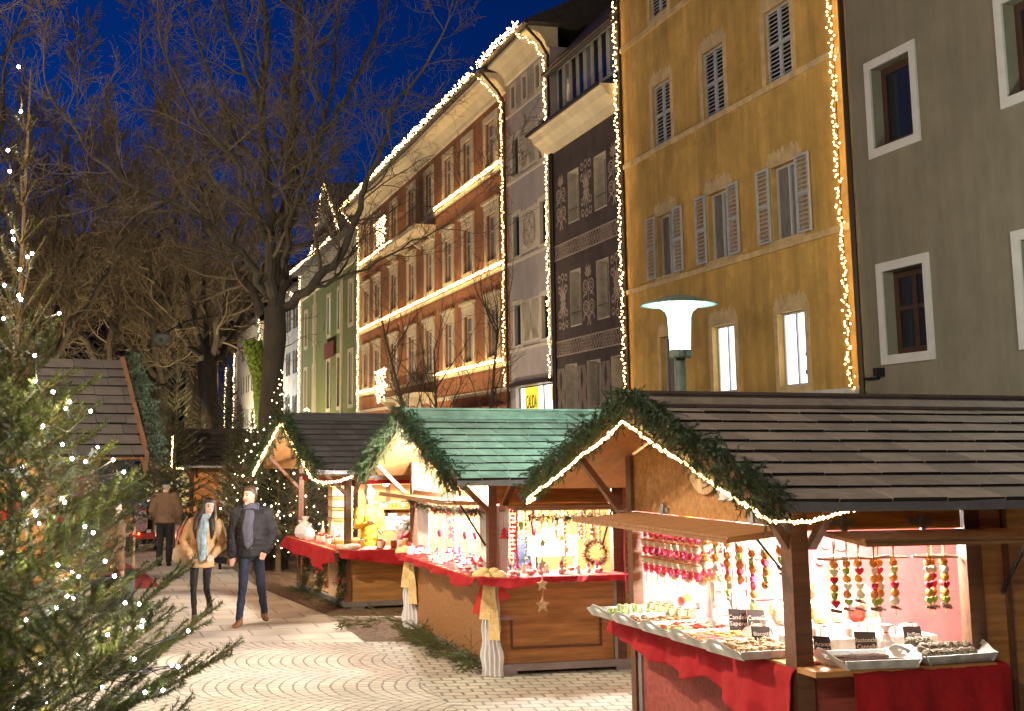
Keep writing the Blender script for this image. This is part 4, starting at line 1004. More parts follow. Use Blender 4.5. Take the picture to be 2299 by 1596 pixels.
def flap(t, side, a0, a1, z0, z1, xw=0, out=.45, m='ply_side'):
    mb = MB()
    if side == 'x':
        mb.add([(xw - .02, a0, z0), (xw - .02, a1, z0), (xw - out, a1, z1), (xw - out, a0, z1), (xw - .02, a0, z0 + .022), (xw - .02, a1, z0 + .022), (xw - out, a1, z1 + .022), (xw - out, a0, z1 + .022)], [(0,1,2,3),(4,7,6,5),(0,4,5,1),(1,5,6,2),(2,6,7,3),(3,7,4,0)])
        mb.beam((xw - out + .03, a0, z1 + .035), (xw - out + .03, a1, z1 + .035), .04, .02); mb.beam((xw - .08, a0 + .03, z0 + .03), (xw - out + .06, a0 + .03, z1 + .035), .04, .02, up=(0, 0, 1))
    else:
        mb.add([(a0, -.02, z0), (a1, -.02, z0), (a1, -out, z1), (a0, -out, z1), (a0, -.02, z0 + .022), (a1, -.02, z0 + .022), (a1, -out, z1 + .022), (a0, -out, z1 + .022)], [(0,3,2,1),(4,5,6,7),(0,1,5,4),(1,2,6,5),(2,3,7,6),(3,0,4,7)])
        mb.beam((a0, -out + .03, z1 + .035), (a1, -out + .03, z1 + .035), .04, .02)
    o = mb.build('flap', M_[m], t)
    mb = MB()
    if side == 'x': mb.tube([(xw - .0, a0 + .1, z0 - .42), (xw - out * .55, a0 + .1, (z0 + z1) / 2)], .012, 6)
    else: mb.tube([(a1 - .05, -.0, z0 - .42), (a1 - .05, -out * .55, (z0 + z1) / 2)], .012, 6)
    mb.build('gas_strut', M_['iron'], o)
    return o
def wrinkle(o, s, sc):
    k = 'folds_%d' % int(sc * 1000); tx = bpy.data.textures.get(k) or bpy.data.textures.new(k, 'CLOUDS'); tx.noise_scale = sc; tx.noise_depth = 2
    d = o.modifiers.new('folds', 'DISPLACE'); d.texture = tx; d.strength = s; d.mid_level = .5; d.texture_coords = 'LOCAL'; return d
def drape(name, label, t0, O, deg, edge, drops, z, m='red_cloth', seed=1, out=.03, top=None, cat='cloth'):
    """cloth hanging over an edge: edge = polyline (x,y) in stall space, drops = hang lengths along it"""
    rg = random.Random(seed); t = thing(name, label, cat, O, math.radians(deg)); mb = MB(); n = 44; pts = [V3((*e, 0)) for e in edge]
    seg = [(b - a).length for a, b in zip(pts, pts[1:])]; T = sum(seg); rows = 7; ph = rg.random() * 6
    def pos(s):
        s = min(s, T - 1e-6)
        for i, l in enumerate(seg):
            if s <= l: return pts[i].lerp(pts[i + 1], s / l), (pts[i + 1] - pts[i]).normalized()
            s -= l
        return pts[-1], (pts[-1] - pts[-2]).normalized()
    for i in range(n + 1):
        s = T * i / n; c, d = pos(s); nn = V3((d.y, -d.x, 0)); k = s / T * (len(drops) - 1); j = min(len(drops) - 2, int(k)); dr = drops[j] + (drops[j + 1] - drops[j]) * (k - j)
        mb.v.append(tuple(c - nn * .22 + V3((0, 0, z + .018)))); mb.v.append(tuple(c + nn * .004 + V3((0, 0, z + .02))))
        for r in range(1, rows + 1):
            f = r / rows; wv = .035 * f * math.sin(s * 9 + ph + f) + .02 * f * math.sin(s * 23 + ph * 2)
            mb.v.append(tuple(c + nn * (out + wv + .03 * f) + V3((0, 0, z + .01 - dr * f))))
    R = rows + 2
    for i in range(n):
        for r in range(R - 1):
            a = i * R + r; mb.f.append((a, a + 1, a + R + 1, a + R)); mb.m.append(0)
    o = mb.build('cloth', M_[m], t, smooth=True); sb = o.modifiers.new('fine', 'SUBSURF'); sb.levels = sb.render_levels = 2; wrinkle(o, .022, .09); sm = o.modifiers.new('thickness', 'SOLIDIFY'); sm.thickness = .004
    return t
def garland(label, O, deg, p, seed, scale=1.0, m='fir_garland', n=230, nl=.03, dens=220, w=.006, thick=.14, label2=None):
    rg = random.Random(seed); t = thing('fir_garland', label, 'fir garland', O, math.radians(deg), 'fir garlands on the stall gables'); mb = MB(); x = -p['ov'] - .04
    for k, ya in enumerate((p['y0'], p['y1'])):
        a = V3((x, ya, p['ze'] + .03)); b = V3((x, p['yr'], p['zr'] + .07)); d = (b - a).normalized(); un = V3((0, -d.z, abs(d.y))) if ya < p['yr'] else V3((0, -d.z, abs(d.y)))
        un = V3((0, 0, 1))
        for i in range(n):
            c = a.lerp(b, (i + rg.random()) / n * 1.02 - .01) + V3((rg.uniform(-.08, .10), 0, 0)) + un * rg.uniform(-.10, .11)
            dr = V3((rg.uniform(-.55, .4), -d.y * rg.uniform(.1, .9) + rg.uniform(-.5, .5), rg.uniform(-1.0, .35))).normalized()
            sprig(mb, rg, c, dr, rg.uniform(.8, 1.5) * thick, nl, dens, w, .003, -.06)
    mb.build('foliage', [M_[m], M_['needle_far']], t); return t
def rope_light(label, O, deg, pts, r=.017, m='bulb_rope', step=.045, jit=.008):
    t = thing('rope_light', label, 'string lights', O, math.radians(deg), 'rope lights under the gables'); b = MB(); w = MB(); pts = [V3(q) for q in pts]
    w.tube(pts, r * .5, 5)
    for a, c in zip(pts, pts[1:]):
        n = max(1, int((c - a).length / step))
        for i in range(n):
            q = a.lerp(c, (i + .5) / n) + V3((random.uniform(-jit, jit), random.uniform(-jit, jit), random.uniform(-jit, jit))); b.octa(q, r * random.uniform(.75, 1.25))
    w.build('cable', mat('cable_glow', (1, .8, .5), .5, 0, emis=(1, .62, .22), est=5) if 'cable_glow' not in M_ else M_['cable_glow'], t)
    o = b.build('bulb_chain', M_[m], t); o['kind'] = 'stuff'; return t
def stall_lamp(t, x0, x1, y, z, power, col=(1, .95, .88)):
    o = tag(thing('lamp_fitting', None, None), None); o.parent = t; o.location = (0, 0, 0)
    mb = MB(); mb.box(x0, x1, y - .04, y + .04, z + .03, z + .06); mb.build('housing', M_['steel'], o)
    mb = MB(); mb.tube([(x0 + .02, y, z + .012), (x1 - .02, y, z + .012)], .014, 8); mb.build('tube', M_['led_tube'], o)
    l = light('lamp', 'POINT', ((x0 + x1) / 2, y, z - .09), power, col, .12); l.parent = o
    return o

# ---------------- near stall (3)
O3 = gr(1800, 1478, 1.0); O3 = V3((2.60, 7.95, 0)); D3 = 15.0
s3, p3 = stall('market_stall', 'near wooden stall with brown tiled roof selling dried fruit garlands and biscuits', O3, D3,
    dict(L=4.4, W=2.7, y0=-.42, y1=3.66, yr=1.62, ov=.34, xw=.20, xo=1.27, zc=.93, ze=1.945, zr=2.61, board=True, smat='ply_stained', tile='tile_brown', bmat='pink_felt', tw=.42))
flap(s3, 'x', .12, 2.6, 1.755, 1.70, .2, .62); flap(s3, 'y', .16, 1.62, 1.755, 1.715, 0, .52, 'ply_dark')
mb = MB(); mb.box(.09, 1.24, -.03, -.013, .45, .90); tag(mb.build('front_panel', M_['ply_stained'], s3), 'red stained plywood panel under the counter')
mb = MB(); mb.lathe([(.001, 0), (.24, 0), (.24, .025), (.001, .025)], 20); sgn = mb.build('round_sign', M_['pale_wood'], s3); sgn.rotation_euler = (0, -math.pi / 2, 0); sgn.location = (.185, 1.42, 2.2)
mb = MB(); mb.beam((.18, 1.05, 1.98), (.18, 1.23, 1.98), .012, .1); mb.build('name_plate', M_['white_item'], s3)
g3 = garland('thick fir garland along the gable of the near stall', O3, D3, p3, 3, n=760, nl=.026, dens=330, w=.0058, thick=.115)
x3 = -p3['ov'] - .06
rope_light('glowing rope light under the fir garland of the near stall', O3, D3, [(x3 + .05, 3.60, 1.86), (x3, 3.70, 1.80), (x3, 3.66, 1.85)] + [(x3, y_, roofz(y_, p3) - .10 - .012 * math.sin(y_ * 7)) for y_ in (3.4, 3.1, 2.8, 2.5, 2.2, 1.9, 1.62, 1.35, 1.05, .75, .45, .15, -.15, -.36)] + [(-.15, -.40, 1.86), (.05, -.41, 1.91), (.2, -.42, 1.95)], r=.013, step=.028)
stall_lamp(s3, .55, 1.9, 1.3, 1.93, 420); stall_lamp(s3, .45, 1.2, .28, 1.86, 170)
drape('counter_cloth', 'red cloth hanging over the side counter of the near stall', None, O3, D3, [(-.07, 2.55), (-.07, -.05)], [.14, .2, .2, .26, .24, .30, .22, .34, .42, .40, .38], .93, seed=4)
drape('counter_cloth', 'red cloth hanging over the front counter of the near stall', None, O3, D3, [(.20, -.27), (1.35, -.27)], [.42, .40, .37, .35, .36, .33], .93, seed=6, out=.01)

# ---------------- green roofed stall (2)
O2 = V3((1.04, 12.83, 0)); D2 = 14.5
s2, p2 = stall('market_stall', 'middle wooden stall with green tiled roof selling small Christmas ornaments', O2, D2,
    dict(L=4.4, W=3.0, ov=.55, xo=1.35, zc=1.0, zl=1.74, ze=1.965, zr=2.64, tile='tile_green', back=True, bmat='ply'))
flap(s2, 'x', .1, 2.9, 1.72, 1.73, 0, .5, 'ply_dark'); flap(s2, 'y', .08, 1.3, 1.72, 1.69, 0, .5, 'ply_side')
mb = MB(); mb.box(.06, 1.34, -.045, -.02, .56, .97); fp_ = tag(mb.build('lower_flap', M_['ply'], s2), 'folded down counter flap with steel edges')
for q5 in ((.03, .06, -.05, -.015, .54, .98), (1.34, 1.375, -.05, -.015, .12, .99), (.05, .2, -.07, -.05, .57, .60), (1.2, 1.35, -.07, -.05, .62, .66)): mb = MB(); mb.box(*q5); mb.build('corner_strip', M_['steel'], fp_)
garland('dark fir garland on the gable of the green roofed stall', O2, D2, p2, 8, n=560, nl=.034, dens=220, w=.008, thick=.13)
for x, y, w_q, lab in ((.02, -.02, .16, 0), (.02, 2.85, .22, 1), (.02, .62, .18, 2), (.45, -.0, .14, 3)):
    pass
for i, (a, b) in enumerate([((.03, .06), (.03, .45)), ((.03, 2.45), (.03, 2.95)), ((.05, .02), (.22, .02))]):
    mb = MB(); n = 16; A, B = V3((*a, 0)), V3((*b, 0)); nn = V3((B - A).yx.to_3d() if False else ((B - A).y, -(B - A).x, 0)).normalized()
    for k in range(n + 1):
        c = A.lerp(B, k / n) + nn * .02 * math.sin(k * 1.9)
        for z, s in ((1.72, 1), (1.35, .92), (1.02, .8)): mb.v.append(tuple(A.lerp(c, s) + V3((0, 0, z))))
    for k in range(n):
        for r in range(2): q = k * 3 + r; mb.f.append((q, q + 1, q + 4, q + 3)); mb.m.append(0)
    tag(mb.build('curtain', M_['white_cloth'], s2, smooth=True), ('white curtain gathered at the front corner', 'white curtain at the rear corner', 'white curtain beside the front opening')[i])
stall_lamp(s2, .35, 1.9, 1.5, 2.0, 460); stall_lamp(s2, .2, .9,   .5, 1.9, 320, (1, .97, .95))
fx = tag(thing('lamp_fitting', None, None), None); fx.parent = s2; mb = MB(); mb.lathe([(.07, 2.10), (.07, 2.16), (.03, 2.2)], 10, (-.18, 1.2, 0)); mb.build('housing', M_['steel'], fx); mb = MB(); mb.ball((-.18, 1.2, 2.07), .06, 10); mb.build('glass', mat('flood_glass', (1, 1, 1), .3, 0, emis=(1, .97, .93), est=60), fx); light('lamp', 'POINT', (-.18, 1.2, 1.97), 620, (1, .93, .82), .08, parent=fx)
drape('counter_cloth', 'narrow red cloth edging the side counter of the green roofed stall', None, O2, D2, [(-.27, 2.9), (-.27, -.27)], [.05, .05, .06, .05, .07, .06, .13, .06], 1.0, seed=9, out=.005)
drape('counter_cloth', 'narrow red cloth edging the front counter of the green roofed stall', None, O2, D2, [(-.25, -.27), (1.42, -.27)], [.06, .10, .06, .05, .06, .05], 1.0, seed=10, out=.005)

# ---------------- first stall (1)
O1 = V3((-.65, 17.97, 0)); D1 = 18.0
s1, p1 = stall('market_stall', 'open wooden stall with black tiled roof and red cloths selling honey and jars', O1, D1,
    dict(L=4.0, W=2.9, ov=.62, xo=3.6, zc=.86, zl=1.86, tile='tile_black', back=False, door=False, front=False, side=False, ze=1.98, zr=2.74))
mb = MB(); mb.box(.05, 3.9, -.012, .012, .1, .84); mb.build('front_panel', M_['ply'], s1)
mb = MB(); mb.box(.10, .12, .05, .5, .1, .84); mb.build('gap_shade_sheet', M_['iron'], s1)  # black sheet added so the corner gap reads as deep shade
for y in (.55, 1.45, 2.35):
    mb = MB(); mb.box(-.02, .02, y - .05 if y > 1 else .42, y + .42, .1, .84); mb.build('side_panel', M_['pale_wood'], s1)
mb = MB(); mb.box(1.5, 1.58, 2.85, 2.93, .02, 2.2); mb.build('post', M_['frame_wood'], s1)
mb = MB(); mb.box(1.0, 4.0, 2.86, 2.88, .1, 2.2); mb.build('back_wall', M_['ply'], s1)
for z in (1.3, 1.72):
    mb = MB(); mb.box(1.05, 3.4, 2.5, 2.86, z, z + .03); mb.build('shelf', M_['ply'], s1)
mb = MB(); mb.box(.1, 3.9, .0, .01, 1.80, 1.90); mb.box(.0, .01, .1, 2.8, 1.80, 1.88); tag(mb.build('valance', M_['red_cloth'], s1), 'narrow red cloth strip under the eaves')
mb = MB(); mb.box(.1, 1.4, 2.7, 2.86, .1, 1.0) if False else None
garland('fir garland on the gable of the black roofed stall', O1, D1, p1, 12, n=420, nl=.04, dens=160, w=.010, thick=.13)
x1 = -p1['ov'] - .06
rope_light('rope light under the fir garland of the black roofed stall', O1, D1, [(x1, 3.62, 1.86), (x1, 3.3, 2.02), (x1, 2.3, 2.42), (x1, 1.5, 2.72), (x1, .7, 2.38), (x1, 0, 2.10), (x1, -.5, 1.90), (x1 + .15, -.54, 1.84), (x1 + .4, -.55, 1.86), (x1 + .6, -.55, 1.93)], r=.02, step=.04)
stall_lamp(s1, .4, 1.8, 1.4, 2.15, 300, (1, .9, .75))
lb = thing('bare_bulb', 'dazzling white bulb hanging under the roof of the black roofed stall', 'light bulb', O1, math.radians(D1)); Lb = V3((.78, .6, 1.80))
mb = MB(); mb.ball(Lb, .055, 10); mb.build('glass', mat('bulb_flood', (1, 1, 1), .4, 0, emis=(1, .97, .9), est=60), lb)
mb = MB(); mb.tube([Lb + V3((0, 0, .05)), Lb + V3((0, 0, .42))], .008, 5); mb.lathe([(.02, 0), (.025, .05)], 8, Lb + V3((0, 0, .05))); mb.build('cord', M_['iron'], lb)
light('lamp', 'POINT', Lb + V3((0, 0, -.1)), 190, (1, .94, .84), .06, parent=lb)
drape('counter_cloth', 'red cloth with pointed corners over the side counter of the black roofed stall', None, O1, D1, [(-.27, 2.85), (-.27, -.27)], [.18, .2, .2, .24, .2, .2, .24, .30, .34, .2, .16], .86, seed=14, out=.01)
drape('counter_cloth', 'long red cloth over the front counter of the black roofed stall', None, O1, D1, [(-.2, -.27), (3.85, -.27)], [.1, .16, .22, .24, .24, .24, .23, .24, .24, .24], .86, seed=15, out=.01)

# ---------------- far hut
O4 = V3((at(432, 1047, 28).x, 28, 0)); D4 = 10
s4, p4 = stall('market_stall', 'small dark roofed hut far off between the firs, hung with carved toys', O4, D4,
    dict(L=2.6, W=2.4, y0=-.4, y1=2.8, yr=1.2, ze=1.92, zr=2.66, ov=.42, xo=1.8, zc=.9, tile='tile_dark', rows=8))
rope_light('rope light on the gable of the far hut', O4, D4, [(-.46, 2.8, 1.86), (-.46, 1.2, 2.62), (-.46, .2, 2.2), (-.46, -.35, 1.9), (-.2, -.42, 1.88)], r=.028, step=.06)
stall_lamp(s4, .4, 1.6, 1.0, 1.9, 60, (1, .7, .4))

# ---------------- left hut
O5 = V3((-2.95, 13.45, 0)); D5 = 20 - 180 + 180
s5 = thing('market_stall', 'large dark tiled hut behind the near spruce, selling red and white toys', 'market stall', O5, math.radians(D5))
# local: x to the right end (0), ridge runs to -x
mb = MB(); mb.prism([(-.45, 2.2), (1.75, 3.36), (1.75, 3.40), (-.45, 2.24)], -6, .1); mb.prism([(3.95, 2.2), (1.75, 3.36), (1.75, 3.40), (3.95, 2.24)], -6, .1); mb.build('roof', M_['ply_soffit'], s5)
rg = random.Random(55); mb = MB(); ln = math.hypot(2.2, 1.16); uy, uz = 2.2 / ln, 1.16 / ln
for r in range(10):
    x = -6.0
    while x < .12:
        w = .3 * rg.uniform(.8, 1.2); s0 = r * ln / 10 - .02 - rg.uniform(0, .012); s1_ = s0 + ln / 10 + .06; e = rg.uniform(.028, .038)
        def q(x_, s, h): return (x_, -.45 + uy * s - uz * h, 2.2 + uz * s + uy * h)
        xa_, xb_ = x + .003, min(.14, x + w - .003)
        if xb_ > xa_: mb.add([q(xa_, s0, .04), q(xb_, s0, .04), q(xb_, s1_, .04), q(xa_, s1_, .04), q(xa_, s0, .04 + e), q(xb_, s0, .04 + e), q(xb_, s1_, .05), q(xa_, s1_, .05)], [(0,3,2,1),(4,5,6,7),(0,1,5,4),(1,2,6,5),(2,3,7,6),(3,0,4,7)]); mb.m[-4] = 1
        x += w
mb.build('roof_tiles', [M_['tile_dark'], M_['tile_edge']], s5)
mb = MB(); mb.beam((.16, -.5, 2.17), (.16, 1.749, 3.36), .04, .22); mb.build('bargeboard', M_['frame_wood'], s5)
mb = MB(); mb.beam((.16, 4.0, 2.17), (.16, 1.751, 3.36), .04, .22); mb.build('bargeboard', M_['frame_wood'], s5)
for x, y in ((-.5, 0), (-3, 0), (-5.8, 0), (-.5, 3.5), (-5.8, 3.5)):
    mb = MB(); mb.box(x - .06, x + .06, y - .06, y + .06, 0, 2.35); mb.build('post', M_['frame_wood'], s5)
mb = MB(); mb.beam((-3, 0, 1.7), (-2.3, -.0, 2.3), .08, .08); mb.beam((-1.0, 0, 1.75), (-.45, 0, 2.35), .08, .08); mb.build('brace', M_['frame_wood'], s5)
mb = MB(); mb.box(-5.8, -.5, -.02, .02, .1, .95); mb.box(-.52, -.48, 0, 3.5, .1, .95); mb.build('front_panel', M_['ply_dark'], s5)
mb = MB(); mb.box(-5.8, -.5, 3.45, 3.5, .1, 2.35); mb.build('back_wall', M_['ply'], s5)
mb = MB(); mb.box(-5.9, -.3, -.3, .4, .95, .99); mb.build('counter', M_['ply'], s5)
stall_lamp(s5, -4.5, -1.5, 1.5, 2.25, 260, (1, .8, .6))
gp = dict(ov=-.34, y0=-.45, y1=3.95, yr=1.75, ze=2.2, zr=3.36)
garland('green fir garland along the end gable of the large left hut', O5, D5, gp, 13, m='garland_dark', n=340, nl=.04, dens=150, w=.010, thick=.13)
# ================================================================ GOODS
def local(O, deg, x, y, z): return V3(O) + Matrix.Rotation(math.radians(deg), 3, 'Z') @ V3((x, y, z))
mat('tray_paint', (.52, .55, .53), .6, .35, 9, .1, 20)
mat('cookie', (.34, .20, .085), .8, .35, 30, .4, 60, island=.35); mat('choc', (.10, .05, .03), .6, .4, 50, .3, 60, island=.5); mat('cone_brown', (.16, .125, .085), .9, .4, 60, .9, 120, island=.3)
mat('orange_slice', (.62, .22, .03), .5, .35, 30, .3, 60, island=.3); mat('heart_red', (.60, .02, .05), .8, .1); mat('heart_green', (.28, .40, .07), .8, .1); mat('heart_cream', (.80, .74, .55), .8, .1); mat('star_pink', (.70, .06, .14), .8, .15, island=.3)
mat('driftwood', (.42, .34, .27), .9, .3, 12, .4, 40, stretch=(.3, 8, 8)); mat('slate', (.022, .016, .014), .8, .2, 30); mat('chalk', (.62, .5, .44), .9, 0); mat('raffia', (.55, .34, .12), .8, .2, 40)
mat('green_item', (.42, .55, .22), .6, .3, 20, island=.3); mat('paper', (.75, .8, .8), .8, .05); mat('ribbon_red', (.62, .03, .02), .5, .1); mat('cello', (.8, .78, .8), .15, .2, 30); mat('jam', (.22, .02, .02), .15, .2, 10, spec=.8); mat('honey', (.70, .36, .04), .2, .2, 10, spec=.8)
mat('jar_pale', (.80, .70, .52), .3, .2, 10); mat('yellow_coat', (.66, .44, .03), .85, .2, 6); mat('till_grey', (.25, .27, .26), .6, .1); mat('screen', (.1, .5, .7), .4, 0, emis=(.1, .7, 1), est=2)
def tray(O, deg, x, y, z, rz, label, w=.52, d=.40):
    t = thing('serving_tray', label, 'tray', local(O, deg, x, y, z), math.radians(deg + rz), 'painted wooden trays on the near stall'); mb = MB()
    mb.box(-w / 2, w / 2, -d / 2, d / 2, 0, .012)
    for sy in (-1, 1): mb.add([(-w/2, sy*d/2, 0), (w/2, sy*d/2, 0), (w/2+.03, sy*(d/2+.025), .055), (-w/2-.03, sy*(d/2+.025), .055), (-w/2, sy*(d/2-.01), 0), (w/2, sy*(d/2-.01), 0), (w/2+.03, sy*(d/2+.013), .055), (-w/2-.03, sy*(d/2+.013), .055)], [(0,1,2,3),(4,7,6,5),(3,2,6,7),(0,4,5,1),(0,3,7,4),(1,5,6,2)])
    for sx in (-1, 1):   # curved handle ends with a slot
        n = 10; X0, X1 = sx * w / 2, sx * (w / 2 + .09)
        def hp(k): u = k / n * 2 - 1; return u * (d / 2 + .02 * 1), .055 + .055 * math.cos(u * math.pi / 2) ** 2
        for k in range(n):
            (ya, za), (yb, zb) = hp(k), hp(k + 1); slot = k in (4, 5)
            def P_(yy, zz): return (X0 + (X1 - X0) * zz / .11, yy, zz)
            if slot:
                mb.quad(P_(ya, 0), P_(yb, 0), P_(yb, .045), P_(ya, .045)); mb.quad(P_(ya, .078), P_(yb, .078), P_(yb, zb), P_(ya, za))
            else: mb.quad(P_(ya, 0), P_(yb, 0), P_(yb, zb), P_(ya, za))
    o = mb.build('tray', M_['tray_paint'], t); s = o.modifiers.new('thickness', 'SOLIDIFY'); s.thickness = .006
    return t
def pile(name, label, O, deg, c, w, d, n, fn, m, cat, kind='stuff', seed=1, rz=0):
    rg = random.Random(seed); mb = MB()
    for i in range(n): fn(mb, rg, rg.uniform(-w, w), rg.uniform(-d, d), i)
    o = mb.build(name, m); o.location = local(O, deg, *c); o.rotation_euler = (0, 0, math.radians(deg + rz)); return tag(o, label, cat, kind=kind)
def f_cookie(mb, rg, x, y, i): mb.ball((x, y, .03 + rg.random() * .035), rg.uniform(.017, .026), 7, (1.25, .9, .75))
def f_flat(mb, rg, x, y, i): mb.ball((x, y, .02 + rg.random() * .03), rg.uniform(.014, .022), 6, (1.4, 1, .5))
def f_stick(mb, rg, x, y, i):
    a = rg.uniform(-.25, .25); mb.tube([(x * .6 - .10, y, .022 + rg.random() * .015), (x * .6 + .10 * math.cos(a), y + .1 * math.sin(a), .03)], .007, 5)
T3 = (O3, D3); zt3 = .948
spots = [(-.02, 2.32), (-.02, 1.86), (-.02, 1.40), (-.02, .94), (-.02, .44)]
TL = ['farthest side counter tray, holding small green white candles', 'second farthest side counter tray with a flat biscuit layer', 'middle side counter tray of green and brown dried slices', 'side counter tray of mixed dried orange slices and peppers', 'nearest side counter tray, heaped with round nut biscuits']
for (x, y), l in zip(spots, TL): tray(*T3, x, y, zt3, 3, 'pale painted ' + l)
CN = [('green_item', f_flat, 60, 'pale green wrapped soaps'), ('cookie', f_flat, 90, 'flat golden biscuits'), ('green_item', f_flat, 110, 'green dried apple slices and peppers'), ('orange_slice', f_flat, 110, 'dried orange slices mixed with peppers'), ('cookie', f_cookie, 120, 'round dark and golden nut biscuits')]
for i, ((x, y), (m, f, n, l)) in enumerate(zip(spots, CN)):
    pile('biscuits' if 'biscuit' in l else 'dried_fruit' if 'dried' in l else 'soaps', l + ' heaped in the ' + ['farthest', 'second farthest', 'middle', 'fourth', 'nearest'][i] + ' side tray', *T3, (x, y, zt3 + .004), .22, .15, n, f, M_[m], 'biscuits' if 'biscuit' in l else 'dried fruit' if 'dried' in l else 'soap', seed=i + 5, rz=3)
    if i in (2, 3): pile('dried_fruit', 'dark red dried peppers scattered in the ' + ('middle' if i == 2 else 'fourth') + ' side tray', *T3, (x, y, zt3 + .012), .22, .15, 50, f_stick if i == 3 else f_flat, M_['ribbon_red'], 'dried fruit', seed=i + 15)
tray(*T3, .42, -.10, zt3, -4, 'pale painted front counter tray of thin chocolate sticks right of the post', .46, .34)
pile('chocolate_sticks', 'thin dark chocolate and vanilla sticks lying in the front tray', *T3, (.42, -.10, zt3 + .004), .2, .14, 70, f_stick, M_['choc'], 'sweets', seed=31)
tray(*T3, 1.02, -.05, zt3, 4, 'pale painted front counter tray of woven straw balls, rightmost', .50, .34)
rg = random.Random(8); pro = None
for i in range(15):
    mb = MB(); rw = i // 6
    if pro is None:
        for k in range(7):
            M = Matrix.Rotation(k * .9, 4, 'X') @ Matrix.Rotation(k * 1.7, 4, 'Y'); mb.tube([M @ V3((.032 * math.cos(a * .785), .032 * math.sin(a * .785), 0)) for a in range(9)], .008, 5)
        mb.ball((0, 0, 0), .029, 8); pro = mb.build('straw_ball', M_['cone_brown']); o = pro
    else: o = pro.copy(); COL.objects.link(o)
    tag(o, 'brown woven straw ball heaped in the rightmost front tray', 'straw ball', 'woven straw balls in the rightmost tray'); xx = .86 + .066 * (i % 6) + .033 * (rw % 2); o.location = local(*T3, xx, -.13 + .085 * rw, zt3 + .045 + .025 * rw); o.rotation_euler = (rg.random() * 6, rg.random() * 6, 0)
for i in range(9):
    mb = MB(); mb.lathe([(.04, 0), (.06, .03), (.06, .1), (.045, .12), (.001, .125)], 10); o = mb.build('tin', M_[['heart_cream', 'ribbon_red', 'green_item'][i % 3]]); o.location = local(*T3, .5 + .16 * (i % 5), .98 + .3 * (i // 5), zt3 + .1); tag(o, ['cream', 'red', 'pale green'][i % 3] + ' round tin on the inner table of the near stall', 'tin', ['cream', 'red', 'pale green'][i % 3] + ' tins on the inner table')
t = thing('inner_table', 'pale table inside the near stall behind the counter goods', 'table', local(*T3, .85, 1.1, 0), math.radians(D3)); mb = MB(); mb.box(-.5, .3, -.25, .35, 1.0, 1.04); mb.build('table_top', M_['white_item'], t)
for x in (-.46, .26):
    for y in (-.2, .3): mb = MB(); mb.box(x - .02, x + .02, y - .02, y + .02, 0, 1.0); mb.build('leg', M_['white_item'], t)
# chalkboards
def board(O, deg, x, y, z, rz, w, h, txt, label):
    t = thing('chalkboard_sign', label, 'price sign', local(O, deg, x, y, z), math.radians(deg + rz), 'small slate signs with chalk writing'); mb = MB()
    mb.add([(-w/2, 0, 0), (w/2, 0, 0), (w/2 * .95, .02, h), (-w/2 * 1.05, .02, h * 1.04), (-w/2, .006, 0), (w/2, .006, 0), (w/2 * .95, .026, h), (-w/2 * 1.05, .026, h * 1.04)], [(0,1,2,3),(4,7,6,5),(0,4,5,1),(1,5,6,2),(2,6,7,3),(3,7,4,0)]); b = mb.build('slate', M_['slate'], t)
    M = Matrix.Translation((0, -.0015 + .01 , h * .5)) @ Matrix.Rotation(math.radians(90 - math.degrees(math.atan2(.02, h))), 4, 'X')
    text_mesh(txt, h * .30, M_['chalk'], b, Matrix.Translation((0, -.004, 0)) @ M, 'writing', .001)
board(*T3, .62, .16, zt3 + .01, -8, .15, .14, 'Bastoncini\nCannella', 'slate sign reading Bastoncini Cannella behind the chocolate sticks')
board(*T3, 1.0, .17, zt3 + .02, 6, .15, .15, 'Palline\nPaglia', 'slate sign reading Palline Paglia behind the straw balls')
board(*T3, .26, .12, zt3 + .01, -12, .11, .13, 'Arance\n- 200', 'slate sign with a price of 200 just right of the corner post')
board(*T3, .12, .62, zt3 + .01, -70 + 60, .13, .13, 'Biscotti\nNoci', 'slate sign standing behind the nut biscuits left of the corner post')
board(*T3, .24, 1.12, zt3 + .04, -20, .13, .15, 'Candele\nSapone', 'left one of the twin slate signs above the side trays')
board(*T3, .36, 1.06, zt3 + .04, 0, .14, .15, 'Cannella\nSpezie', 'right one of the twin slate signs above the side trays')
# gift boxes and cellophane bags
def gift(O, deg, x, y, z, s, label, m, rm, grp):
    t = thing('gift_box', label, 'wrapped box', local(O, deg, x, y, z), math.radians(deg + random.uniform(-20, 20)), grp); mb = MB(); mb.box(-s, s, -s * .8, s * .8, 0, s * 1.5); mb.build('box', M_[m], t)
    mb = MB(); mb.box(-s * .12, s * .12, -s * .83, s * .83, -.0, s * 1.53); mb.box(-s * 1.03, s * 1.03, -s * .1, s * .1, -.0, s * 1.535)
    for sg in (-1, 1): mb.ball((sg * s * .35, 0, s * 1.65), s * .35, 6, (1.2, .6, .6))
    mb.build('ribbon', M_[rm], t)
GP = 'small ribboned soap bundles on the back row of the near stall'
for i in range(9): gift(*T3, .32 + .115 * i + (i % 2) * .03, .42 + .05 * (i % 3), zt3 + .09, .034, 'white soap bundle tied with orange ribbon in the back row, front side', 'white_item', 'orange_slice' if i % 2 else 'ribbon_red', GP)
mb = MB(); mb.box(.25, 1.3, .32, .62, .95, 1.035); o = mb.build('display_box', M_['tray_paint']); o.location = O3; o.rotation_euler = (0, 0, math.radians(D3)); tag(o, 'long pale display box under the ribboned bundles', 'display box')
for i in range(12): gift(*T3, .36 + (i % 2) * .07, .75 + .085 * (i // 2) , zt3 + .0, .030, 'red and white bundle in the inner row left of the corner post', 'heart_red' if i % 2 else 'white_item', 'heart_cream', 'red and white bundles in the inner row')
